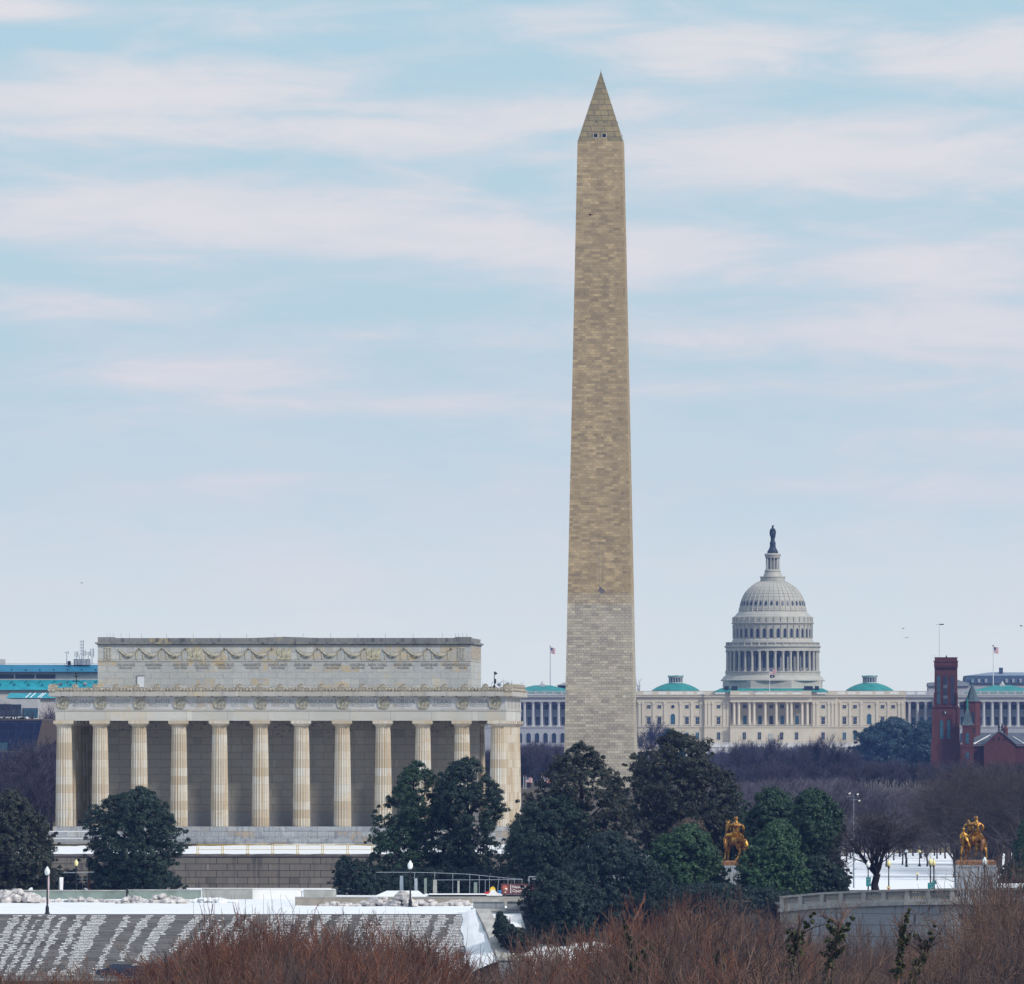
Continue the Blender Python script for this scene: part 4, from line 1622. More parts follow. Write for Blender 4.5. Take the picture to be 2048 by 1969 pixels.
# ------------------------------------------------------------------ flags
def flag_mesh(w, h, waves=.12, drop=.0, seed=0):
    nx, ny = 14, 13
    mb = MB()
    for j in range(ny + 1):
        for i in range(nx + 1):
            u, t = i / nx, j / ny
            x = w * u * (1 - .08 * drop)
            y = waves * w * math.sin(5.2 * u + seed) * u + .04 * w * math.sin(9 * u + 3 * t + seed)
            z = -h * t - drop * h * u * u * .5 - .05 * h * math.sin(4.3 * u + seed) * u
            mb.v.append((x, y, z))
    for j in range(ny):
        for i in range(nx):
            a = j * (nx + 1) + i
            mb.f.append((a, a + nx + 1, a + nx + 2, a + 1))
            mb.m.append(2 if (j < 7 and i < 6) else (0 if j % 2 == 0 else 1))
    # stars
    for j in range(3):
        for i in range(3):
            mb.mi = 1
            u = .08 + .13 * i
            t = .09 + .16 * j
            x = w * u
            y = waves * w * math.sin(5.2 * u + seed) * u + .04 * w * math.sin(9 * u + 3 * t + seed)
            z = -h * t - drop * h * u * u * .5 - .05 * h * math.sin(4.3 * u + seed) * u
            s = .022 * w
            mb.add([(x - s, y - .02, z - s), (x + s, y - .02, z - s), (x + s, y - .02, z + s), (x - s, y - .02, z + s)], [(0, 1, 2, 3)])
    return mb.mesh('flag', [M['flag_red'], M['flag_white'], M['flag_blue']], True)


def flagpole(x, y, z0, z1, r, fw, fh, label, mat='pole_white', seed=0, drop=.3, group=None, extra=None, ball=True):
    t = thing('flagpole', label, 'flag', (x, y, z0), 0, group)
    h = z1 - z0
    mb = MB()
    mb.tube([(0, 0, 0), (0, 0, h)], [r, r * .6], 8)
    mb.build('pole', M[mat], t)
    if ball:
        mb = MB()
        mb.sphere((0, 0, h + r), r * 1.8, 8, 6)
        mb.build('finial', M['gold_base'], t)
    f = link(bpy.data.objects.new('flag', flag_mesh(fw, fh, seed=seed, drop=drop)), t)
    f.location = (r, 0, h - fh * .12)
    return t


# on the left wing, the right wing, in front of the dome
def px_of(px, D):
    return PX(px, D)


flagpole(PX(1100.5, 5050), 5050, 52.4, PZ(1294, 5050), .16, 2.0, 2.5, 'flag half furled on the tall left wing pole beside the obelisk', seed=1, drop=.5, mat='pole_grey')
flagpole(PX(1986.5, 5050), 5050, 52.4, PZ(1293, 5050), .2, 2.1, 2.6, 'flag half furled on the white right wing pole behind the red turret', seed=2.2, drop=.3)
t = flagpole(PX(1539.3, 5035), 5035, 48.6, PZ(1337, 5035), .13, 2.7, 2.1, 'national flag flying above a dark flag on the pole in front of the big dome', seed=.4, drop=.1)
nf = MB()
for j in range(6):
    for i in range(8):
        nf.v.append((2.0 * i / 7, .15 * math.sin(i * .9), -1.35 * j / 5 * (1 - .35 * i / 7) - .1 * i / 7))
for j in range(5):
    for i in range(7):
        a = j * 8 + i
        nf.f.append((a, a + 8, a + 9, a + 1))
        nf.m.append(0)
nf.mi = 1
nf.sphere((1.0, -.08, -.62), .26, 8, 6)
for i in range(len(nf.v) - 56, len(nf.v)):
    v = nf.v[i]
    nf.v[i] = (v[0], -.1 + (v[1] + .08) * .2 + .15 * math.sin(2.6), v[2])
o = link(bpy.data.objects.new('dark_flag', nf.mesh('dark_flag', [M['flag_black'], M['flag_white']])), t)
o.location = (.13, 0, PZ(1350.5, 5035) - 48.6)
o['label'] = 'dark flag with a pale round emblem'

for k, (px, fl, y1, lab) in enumerate([(1047.5, 0, 1553, 'bare white flagpole beside the right corner of the columned memorial'),
                                       (1051.8, 1, 1554, 'small national flag on a white pole just right of the columned memorial'),
                                       (1083.2, 0, 1553, 'bare white flagpole at the left edge of the big magnolia crown'),
                                       (1087.5, 1, 1554, 'small national flag half hidden behind the big magnolia crown')]):
    D = 2745.0
    if fl:
        flagpole(PX(px, D), D, ground_z(D) - 3, PZ(y1, D), .085, 1.45, 1.15, lab, seed=k, drop=.35, group='flags ringing the foot of the obelisk')
    else:
        t = thing('flagpole', lab, 'flagpole', (PX(px, D), D, ground_z(D) - 3), 0, 'flags ringing the foot of the obelisk')
        mb = MB()
        mb.tube([(0, 0, 0), (0, 0, PZ(y1, D) - ground_z(D) + 3)], [.085, .05], 8)
        mb.build('pole', M['pole_white'], t)
        mb = MB()
        mb.sphere((0, 0, PZ(y1, D) - ground_z(D) + 3.08), .13, 8, 6)
        mb.build('finial', M['gold_base'], t)


# ------------------------------------------------------------------ red sandstone castle
def build_castle():
    D = 3600.0
    K = 37.68
    X = lambda xc: (xc + 4316) / K
    Z = lambda yc: 65.9 - yc / K
    cx = X(635)
    r = thing('red_castle', 'dark red sandstone castle with a tall square clock tower and pointed turrets', 'castle', (cx, D, 0), YAW)
    x = lambda xc: X(xc) - cx

    def P(name, mat, mb, parent=r):
        return mb.build(name, M[mat], parent)
    mb = MB()
    mb.box(x(510), x(768), 0, 6.9, Z(1045), Z(600))
    mb.box(x(494), x(786), -.5, 7.4, Z(1450), Z(1045))
    mb.box(x(470), x(802), -1, 8, 10, Z(1450))
    tw = P('clock_tower', 'redstone', mb)
    mb = MB()
    mb.box(x(505), x(773), -.25, 7.1, Z(600), Z(540))
    mb.box(x(497), x(778), -.45, 7.3, Z(538), Z(525))
    mb.box(x(512), x(766), -.1, 6.9, Z(524), Z(492))
    mb.box(x(508), x(770), -.2, 7.1, Z(491), Z(484))
    P('tower_cornice', 'redstone_trim', mb, tw)
    mb = MB()
    for i in range(17):
        q = x(515) + (x(765) - x(515)) * i / 16
        mb.box(q - .12, q + .12, -.55, -.2, Z(606), Z(575))
    P('corbel_table', 'redstone_trim', mb, tw)
    for yy in (1050, 1452, 895):
        mb = MB()
        mb.box(x(494 if yy > 900 else 506), x(786 if yy > 900 else 772), -.85 if yy > 900 else -.2, 7, Z(yy + 6), Z(yy - 6))
        P('string_course', 'redstone_trim', mb, tw)
    bt = MB()
    for xc in (497, 783):
        for (y0, y1, w) in ((1450, 1060, 16), (1060, 890, 9)):
            q = x(xc) if y0 > 1100 else x(xc + (12 if xc < 600 else -14))
            bt.frustum((q - w / K, q + w / K, -1.0, .2, Z(y0)), (q - w * .8 / K, q + w * .8 / K, -.7, .2, Z(y1)))
    P('tower_buttress', 'redstone_trim', bt, tw)
    for xc, w, gl in ((635, 50, 'glass'), (557, 40, 'glass_blue'), (715, 40, 'glass')):
        h = Z(690) - Z(1020)
        fr = MB()
        fr.prism_xz(arch_pts((w + 16) / K, 0, h + .75), -.16, .05)
        o = P('window', 'redstone_trim', fr, tw)
        o.location = (x(xc), 0, Z(1022))
        pn = MB()
        for s in (-1, 1):
            ww = (w / 2 - 3) / K
            q = arch_pts(ww, 0, h)
            pn.prism_xz([(a + s * w / 4 / K, b_) for a, b_ in q], -.2, .04)
        P('pane', gl, pn, o)
        lv = MB()
        for zc_ in (820, 940):
            lv.box(-w / 2 / K, w / 2 / K, -.24, .02, Z(zc_ + 18) - Z(1022), Z(zc_ - 18) - Z(1022))
        if xc == 635:
            P('louvre', 'slate', lv, o)
    for xc in (592, 672):
        o = window(tw, x(xc), -.5, Z(1415), Z(1200), 1.05, 'arch', 'redstone_trim', 'glass_blue', 'window')
    ck = MB()
    ck.lathe([(.85, 0), (.85, .12), (.62, .16)], 20)
    for i in range(len(ck.v)):
        v = ck.v[i]
        ck.v[i] = (v[0], -v[2], v[1])
    c = P('clock_face', 'redstone_trim', ck, tw)
    c.location = (x(632), -.5, Z(1118))
    fc = MB()
    fc.lathe([(.6, .10), (.6, .2)], 20)
    for i in range(len(fc.v)):
        v = fc.v[i]
        fc.v[i] = (v[0], -v[2], v[1])
    P('dial', 'dark_hole', fc, c)
    hd = MB()
    hd.tube([(0, -.24, -.35), (.02, -.24, .45)], [.09, .04], 4)
    hd.tube([(0, -.24, 0), (.28, -.24, .2)], [.09, .04], 4)
    P('clock_hands', 'sign_white', hd, c)
    mb = MB()
    mb.box(x(545), x(710), -1.2, 0, Z(1540), Z(1470))
    P('base_arcade', 'redstone_trim', mb, tw)
    # octagonal tower behind with flared spire
    oc = MB()
    R_ = 95 / K / math.cos(math.pi / 8)
    oc.lathe([(R_, 12), (R_, Z(1265)), (R_ * 1.05, Z(1262)), (R_ * .98, Z(1240)), (R_ * .98, Z(1000))], 8, 0, 0, math.pi / 8)
    oc.lathe([(R_ * 1.08, Z(1000)), (R_ * 1.12, Z(988))], 8, 0, 0, math.pi / 8)
    o = P('octagonal_tower', 'redstone', oc)
    o.location = (x(936), 9, 0)
    rf = MB()
    rf.lathe([(105 / K, Z(990)), (80 / K, Z(965)), (55 / K, Z(910)), (34 / K, Z(850)), (20 / K, Z(815)), (6 / K, Z(800))], 8, 0, 0, math.pi / 8)
    s = P('spire', 'slate_green', rf, o)
    fi = MB()
    fi.tube([(0, 0, Z(805)), (0, 0, Z(690))], [.12, .04], 5)
    fi.box(-.4, .4, -.05, .05, Z(745), Z(735))
    fi.sphere((0, 0, Z(770)), .25, 8, 6)
    P('finial', 'copper', fi, o)
    window(o, .3, -2.45, Z(1225), Z(1105), .9, 'arch', 'redstone_trim', 'glass', 'window')
    for k in range(2):
        b_ = MB()
        b_.box(-.3, .3, -.1, .2, 0, .55)
        q = P('small_opening', 'dark_hole', b_, o)
        q.location = (.6, -2.5, Z(1345 - k * 30))
    # slender turret in front
    tu = MB()
    tu.box(x(827), x(957), -6, -2.6, 8, Z(1510))
    tu.box(x(832), x(953), -5.9, -2.7, Z(1510), Z(1275))
    tu.box(x(822), x(962), -6.1, -2.5, Z(1276), Z(1262))
    tu.box(x(812), x(962), -6.2, -2.5, Z(1515), Z(1503))
    o = P('slender_turret', 'redstone', tu)
    sp_ = MB()
    c = x(890)
    prev = None
    for (w, yy) in ((73, 1262), (52, 1225), (38, 1160), (24, 1105), (13, 1085)):
        h = w / K
        cur = (c - h, c + h, -4.3 - h * .9, -4.3 + h * .9, Z(yy))
        if prev:
            sp_.frustum(prev, cur)
        prev = cur
    P('turret_roof', 'slate_green', sp_, o)
    fi = MB()
    fi.frustum((c - .34, c + .34, -4.6, -4.0, Z(1100)), (c - .22, c + .22, -4.5, -4.1, Z(1040)))
    fi.frustum((c - .32, c + .32, -4.6, -4.0, Z(1040)), (c - .06, c + .06, -4.4, -4.2, Z(945)))
    P('finial', 'copper', fi, o)
    window(o, x(889), -5.9, Z(1470), Z(1345), 1.0, 'arch', 'redstone_trim', 'glass_blue', 'window')
    window(o, x(889), -6, Z(1640), Z(1565), 1.1, 'arch', 'redstone_trim', 'glass_blue', 'window')
    # hall with front gable and slate roofs
    hl = MB()
    hl.box(x(800), x(2100), 2, 16, 8, Z(1480))
    P('hall_wall', 'redstone', hl)
    hr = MB()
    zr_, ze = Z(1345), Z(1500)
    hr.add([(x(955), 1.5, ze), (x(2100), 1.5, ze), (x(2100), 9, zr_), (x(955), 9, zr_), (x(2100), 16.5, ze), (x(955), 16.5, ze)], [(0, 1, 2, 3), (3, 2, 4, 5), (0, 3, 5), (1, 4, 2)])
    hroof = P('hall_roof', 'slate', hr)
    gb = MB()
    gb.prism_xz([(x(1075), Z(1800)), (x(1430), Z(1800)), (x(1430), Z(1480)), (x(1252), Z(1330)), (x(1075), Z(1490))], -2.2, 3)
    P('gable', 'redstone', gb)
    gr = MB()
    for (p0, p1) in (((1252, 1322), (1062, 1500)), ((1252, 1322), (1450, 1490))):
        a, b_ = (x(p0[0]), Z(p0[1])), (x(p1[0]), Z(p1[1]))
        q = [(a[0], a[1] - .02), (b_[0], b_[1] - .02), (b_[0], b_[1] + .35), (a[0], a[1] + .35)]
        gr.prism_xz(q if p1[0] > p0[0] else q[::-1], -2.6, 6)
    P('gable_roof', 'slate', gr)
    sn = MB()
    for (p0, p1, w) in (((1150, 1370), (955, 1478), 8), ((1390, 1385), (1530, 1470), 9)):
        a, b_ = (x(p0[0]), Z(p0[1])), (x(p1[0]), Z(p1[1]))
        n_ = 6
        pts = []
        for i in range(n_ + 1):
            t_ = i / n_
            zz = a[1] + (b_[1] - a[1]) * t_
            yy = 9 - (zr_ - zz) / (zr_ - ze) * 7.5 - .12
            pts.append((a[0] + (b_[0] - a[0]) * t_, yy, zz + .08))
        sn.tube(pts, [.06] + [w / K * .8] * (n_ - 1) + [.3], 5)
    P('roof_snow', 'snow', sn, hroof)
    for xc in (1246, 1282):
        c_ = MB()
        q = x(xc)
        c_.lathe([(.32, Z(1325)), (.32, Z(1305)), (.16, Z(1298)), (.3, Z(1285)), (.3, Z(1268)), (.14, Z(1262)), (.22, Z(1252)), (.05, Z(1235))], 8, q, 0)
        P('gable_finial', 'iron', c_)
    st = MB()
    st.lathe([(.75, 20), (.75, Z(1305)), (.85, Z(1303)), (.3, Z(1270)), (.05, Z(1235))], 8, x(1318), 5)
    P('small_turret', 'redstone_trim', st)
    ro = MB()
    for k in range(3):
        q = x(1190 + k * 60)
        ro.lathe([(.34, 0), (.34, .1)], 12)
        n = len(ro.v)
        for i in range(n - 24, n):
            v = ro.v[i]
            ro.v[i] = (q + v[0], -2.25 - v[2], Z(1425 - (12 if k == 1 else 0)) + v[1])
    P('gable_roundels', 'dark_hole', ro)
    # pole with weather vane on the tower, roof fittings
    pl = MB()
    pl.tube([(0, 0, Z(486)), (0, 0, Z(100))], [.16, .09], 6)
    o = P('roof_pole', 'pole_white', pl)
    o.location = (x(565), 2, 0)
    vn = MB()
    vn.box(-.1, 1.35, -.06, .06, Z(114), Z(102))
    vn.box(-1.1, 0, -.03, .03, Z(111), Z(108))
    P('wind_vane', 'iron', vn, o)
    lm = MB()
    lm.tube([(0, 0, Z(486)), (0, 0, Z(466)), (-1.3, 0, Z(466)), (-1.35, 0, Z(478))], .05, 5)
    lm.sphere((-1.35, 0, Z(482)), .14, 8, 6)
    P('roof_lamp', 'pole_white', lm).location = (x(533), .5, 0)
    sm = MB()
    sm.lathe([(.28, Z(486)), (.2, Z(472)), (.1, Z(462))], 8, x(645), 1)
    P('roof_knob', 'iron', sm)


build_castle()


# ------------------------------------------------------------------ other buildings
def build_far_buildings():
    # teal roofed office block on the left, D 3500
    D = 3500.0
    k = D / F
    zz = lambda yc: PZ(1310 + yc / 8.564, D)
    xx = lambda xc: PX(xc / 8.564, D)
    r = thing('teal_roofed_block', 'wide office block with two tiers of bright teal metal roof behind the memorial', 'office building', (xx(900), D, 0), 0)
    x = lambda xc: xx(xc) - xx(900)

    def P(name, mat, mb, par=r):
        return mb.build(name, M[mat] if isinstance(mat, str) else mat, par)
    pale = plain('pale_pinkish_wall', (.50, .46, .45), .85, .08, .3)
    mb = MB()
    mb.box(x(-900), x(2700), 4, 26, zz(430), zz(300))
    mb.box(x(-900), x(2700), -2, 30, 10, zz(600))
    P('wall', pale, mb)
    mb = MB()
    mb.prism_xy([(0, 0)] * 0 or [(x(-900), 3), (x(2700), 3), (x(2700), 12), (x(-900), 12)], zz(300), zz(298))
    mb.add([(x(-900), 2.6, zz(292)), (x(2700), 2.6, zz(292)), (x(2700), 11, zz(168)), (x(-900), 11, zz(168)), (x(2700), 20, zz(292)), (x(-900), 20, zz(292))], [(0, 1, 2, 3), (3, 2, 4, 5), (0, 3, 5), (1, 4, 2)])
    P('upper_roof', 'teal_dark', mb)
    mb = MB()
    mb.box(x(-900), x(2700), 2.4, 3.2, zz(306), zz(290))
    P('eaves_band', 'glass', mb)
    mb = MB()
    mb.add([(x(-900), -3, zz(600)), (x(2700), -3, zz(600)), (x(2700), 3.9, zz(430)), (x(-900), 3.9, zz(430))], [(0, 1, 2, 3)])
    mb.box(x(-900), x(2700), -3.1, 4, zz(607), zz(601))
    P('lower_roof', 'teal_roof', mb)
    for a, b_ in ((-100, 225), (255, 580), (610, 940)):
        m_ = MB()
        m_.box(x(a), x(b_), 3.85, 4.1, zz(405), zz(335))
        P('window_strip', 'glass', m_)
    mb = MB()
    for xc in range(-60, 1700, 240):
        mb.box(x(xc), x(xc + 22), 4.2, 5.2, zz(258), zz(246))
        mb.box(x(xc + 60), x(xc + 84), -1, .4, zz(512), zz(500))
        mb.box(x(xc + 20), x(xc + 42), 1, 2.4, zz(455), zz(444))
    P('roof_vents', 'dark_hole', mb)
    mb = MB()
    for i in range(60):
        q = x(-100 + i * 42)
        mb.box(q - .04, q + .04, 11, 11.1, zz(168), zz(146))
    mb.box(x(-100), x(2400), 11, 11.1, zz(149), zz(144))
    P('ridge_rail', 'steel', mb)
    mb = MB()
    mb.box(x(1140), x(1192), 8, 10, zz(172), zz(104))
    P('roof_box', 'iron', mb)
    mb = MB()
    mb.box(x(1243), x(1522), 9, 15, zz(172), zz(68))
    ph = P('plant_room', 'wing', mb)
    for xc, top, n in ((1290, -60, 3), (1345, 0, 0), (1385, -250, 5), (1415, -80, 3), (1495, -60, 2), (1560, -110, 4), (1125, -60, 1)):
        m_ = MB()
        m_.tube([(0, 0, 0), (0, 0, zz(top) - zz(160))], [.14, .07], 4)
        for i in range(n):
            h = (zz(top) - zz(160)) * (1 - .13 * i) - .3
            m_.box(-.55, .55, -.06, .06, h - .10, h)
            m_.box(.35, .55, -.1, .1, h - .5, h + .4)
            m_.box(-.55, -.4, -.1, .1, h - .3, h + .3)
        o = P('antenna_mast', 'steel' if n < 5 else 'pole_grey', m_)
        o.location = (x(xc), 8.5, zz(160))
    m_ = MB()
    m_.box(x(-200), x(38), 18, 24, zz(300), zz(68))
    P('stair_block', pale, m_)
    # a lower teal roof in front
    r2 = thing('low_teal_pavilion', 'low pavilion with a snow-streaked teal roof just left of the memorial cornice', 'building', (xx(500), 3440, 0), 0)
    z2 = lambda yc: PZ(1310 + yc / 8.564, 3440)
    x2 = lambda xc: PX(xc / 8.564, 3440) - xx(500)
    mb = MB()
    mb.box(x2(150), x2(1200), 0, 16, 10, z2(742))
    mb.build('wall', pale, r2)
    mb = MB()
    mb.add([(x2(100), -1, z2(742)), (x2(1260), -1, z2(742)), (x2(1260), 5, z2(655)), (x2(160), 5, z2(655)), (x2(1260), 12, z2(742)), (x2(100), 12, z2(742))], [(0, 1, 2, 3), (3, 2, 4, 5), (0, 3, 5), (1, 4, 2)])
    rf = mb.build('roof', M['teal_roof'], r2)
    mb = MB()
    for q in (440, 520, 650, 690):
        mb.tube([(x2(q), -1, z2(742) + .1), (x2(q + 75), 4.6, z2(662) + .1)], .14, 4)
    mb.build('roof_snow', M['snow'], rf)

    # glass fronted pavilion, D 3150
    D = 3150.0
    z3 = lambda yc: PZ(1310 + yc / 8.564, D)
    x3 = lambda xc: PX(xc / 8.564, D)
    r3 = thing('glass_front_building', 'pale building with tall blue glass bays above the dark latticed museum', 'building', (x3(300), D, 0), 0)
    x = lambda xc: x3(xc) - x3(300)
    mb = MB()
    mb.box(x(-700), x(652), 0, 15, 10, z3(760))
    mb.build('wall', plain('pale_grey_stone', (.42, .42, .43), .85, .1, .3), r3)
    mb = MB()
    mb.box(x(-700), x(180), -.4, 15, z3(845), z3(755))
    mb.build('parapet', M['wing_plain'], r3)
    for a, b_, y0, y1 in ((-500, 25, 1110, 850), (30, 112, 1110, 850), (118, 200, 1110, 850), (206, 285, 1110, 850), (290, 365, 1110, 850)):
        f = MB()
        f.box(x(a), x(b_), -.25, .1, z3(y0), z3(y1))
        o = f.build('window', M['glass'], r3)
        p = MB()
        p.box(x(a + 8), x(b_ - 8), -.3, -.2, z3(y0), z3(950))
        p.build('pane', M['glass_blue'], o)
    f = MB()
    f.box(x(390), x(648), -.2, .1, z3(1085), z3(915))
    o = f.build('window', M['glass'], r3)
    for i in range(3):
        p = MB()
        p.box(x(398 + i * 84), x(478 + i * 84), -.3, -.15, z3(1080), z3(925))
        p.build('pane', M['glass_blue'], o)
    mb = MB()
    mb.box(x(375), x(652), -.7, -.3, z3(1112), z3(1085))
    mb.build('snow_ledge', M['snow'], r3)

    # dark latticed museum, D 2850: stacked tiers that flare outwards
    D = 2850.0
    z4 = lambda yc: PZ(1310 + yc / 8.564, D)
    x4 = lambda xc: PX(xc / 8.564, D)
    r4 = thing('latticed_museum', 'dark blue latticed museum of stacked tiers that flare outward, left of the memorial', 'museum', (x4(300), D, 0), 0)
    x = lambda xc: x4(xc) - x4(300)

    def tier(y0, y1, xb, xt, xr_b, xr_t):
        a = MB()
        zb_, zt_ = z4(y0), z4(y1)
        # front face corner leans out towards the top right; right side recedes
        a.frustum((x(-1500), x(xb), 1.5, 3.0, zb_), (x(-1500), x(xt), 0, 3.0, zt_))
        o1 = a.build('lattice_tier', M['lattice'], r4)
        s = MB()
        dep = 42.0
        s.add([(x(xb), 1.52, zb_), (x(xr_b), dep, zb_), (x(xr_t), dep, zt_), (x(xt), .02, zt_), (x(xb) - 1, 2.5, zb_), (x(xr_b) - 1, dep, zb_), (x(xr_t) - 1, dep, zt_), (x(xt) - 1, 2.5, zt_)],
              [(0, 1, 2, 3), (7, 6, 5, 4), (0, 4, 5, 1), (3, 2, 6, 7)])
        s.build('side_lattice', M['lattice_side'], r4)
        t = MB()
        t.prism_xy([(x(-1500), -.1), (x(xt) + .05, -.1), (x(xr_t) + .05, dep), (x(-1500), dep)], zt_, zt_ + .35)
        t.build('tier_roof', M['lattice_side'], r4)
    tier(1662, 1125, 590, 722, 1180, 1290)
    tier(2250, 1672, 560, 725, 1170, 1290)
    mb = MB()
    mb.box(x(-300), x(125), -.05, .4, z4(1650), z4(1505))
    w = mb.build('window', M['glass_blue'], r4)
    mb = MB()
    rgm = random.Random(3)
    for i in range(30):
        q = x(-60 + i * 18)
        if rgm.random() < .7:
            mb.box(q - .35, q + .35, -.2, .3, z4(1124) + .36, z4(1124) + .6 + .3 * rgm.random())
    mb.build('roof_snow', M['snow'], r4)

    # blue grey mansard building beyond the right wing
    D = 5500.0
    K = 5.709
    z5 = lambda yc: PZ(1230 + yc / K, D)
    x5 = lambda xc: PX(1780 + xc / K, D)
    r5 = thing('mansard_building', 'blue-grey office block with a dormered mansard roof beyond the right wing', 'office building', (x5(1200), D, 0), 0)
    x = lambda xc: x5(xc) - x5(1200)
    mb = MB()
    mb.box(x(865), x(2100), 0, 40, 20, z5(780))
    mb.build('wall', M['wing'], r5)
    mb = MB()
    mb.frustum((x(858), x(2100), -1, 41, z5(785)), (x(872), x(2100), 1.5, 38, z5(695)))
    mf = mb.build('mansard_roof', M['mansard'], r5)
    mb = MB()
    mb.frustum((x(875), x(2100), 1.5, 38, z5(694)), (x(1150), x(2100), 14, 24, z5(655)))
    mb.build('upper_roof', plain('pale_blue_metal_roof', (.19, .24, .30), .6, .1, .5), r5)
    for xc in (940, 1015, 1095, 1330, 1408, 1490):
        d = MB()
        d.box(x(xc - 14), x(xc + 14), -1.1, 2, z5(775), z5(732))
        d.build('dormer', M['steel'], mf)
    mb = MB()
    mb.box(x(1258), x(1298), 8, 14, z5(660), z5(602))
    mb.build('chimney', M['mansard'], r5)
    r6 = thing('pediment_block', 'grey block with a shallow pediment showing behind the red clock tower', 'building', (x5(620), 5420, 0), 0)
    x6 = lambda xc: PX(1780 + xc / K, 5420) - x5(620)
    z6 = lambda yc: PZ(1230 + yc / K, 5420)
    mb = MB()
    mb.box(x6(440), x6(900), 0, 20, 20, z6(815))
    mb.build('wall', M['wing'], r6)
    mb = MB()
    mb.prism_xz([(x6(430), z6(815)), (x6(908), z6(815)), (x6(900), z6(782)), (x6(760), z6(738)), (x6(500), z6(770)), (x6(440), z6(775))], -1, 20)
    mb.build('pediment_roof', plain('grey_roof_slab', (.22, .24, .27), .8, .15, .3), r6)
    # roof slab between the left wing and the obelisk
    r7 = thing('gabled_office_roof', 'grey gabled roof peeking out between the left wing and the obelisk', 'building', (PX(1135, 5400), 5400, 0), 0)
    mb = MB()
    q = lambda xc: PX(940 + xc / 9.8, 5400) - PX(1135, 5400)
    zz7 = lambda yc: PZ(1290 + yc / 9.8, 5400)
    mb.box(q(1720), q(2600), 0, 20, 20, zz7(800))
    mb.build('wall', M['mansard'], r7)
    mb = MB()
    mb.prism_xz([(q(1690), zz7(795)), (q(2700), zz7(795)), (q(2200), zz7(620))], -2, 22)
    mb.build('roof', M['wing_plain'], r7)


build_far_buildings()


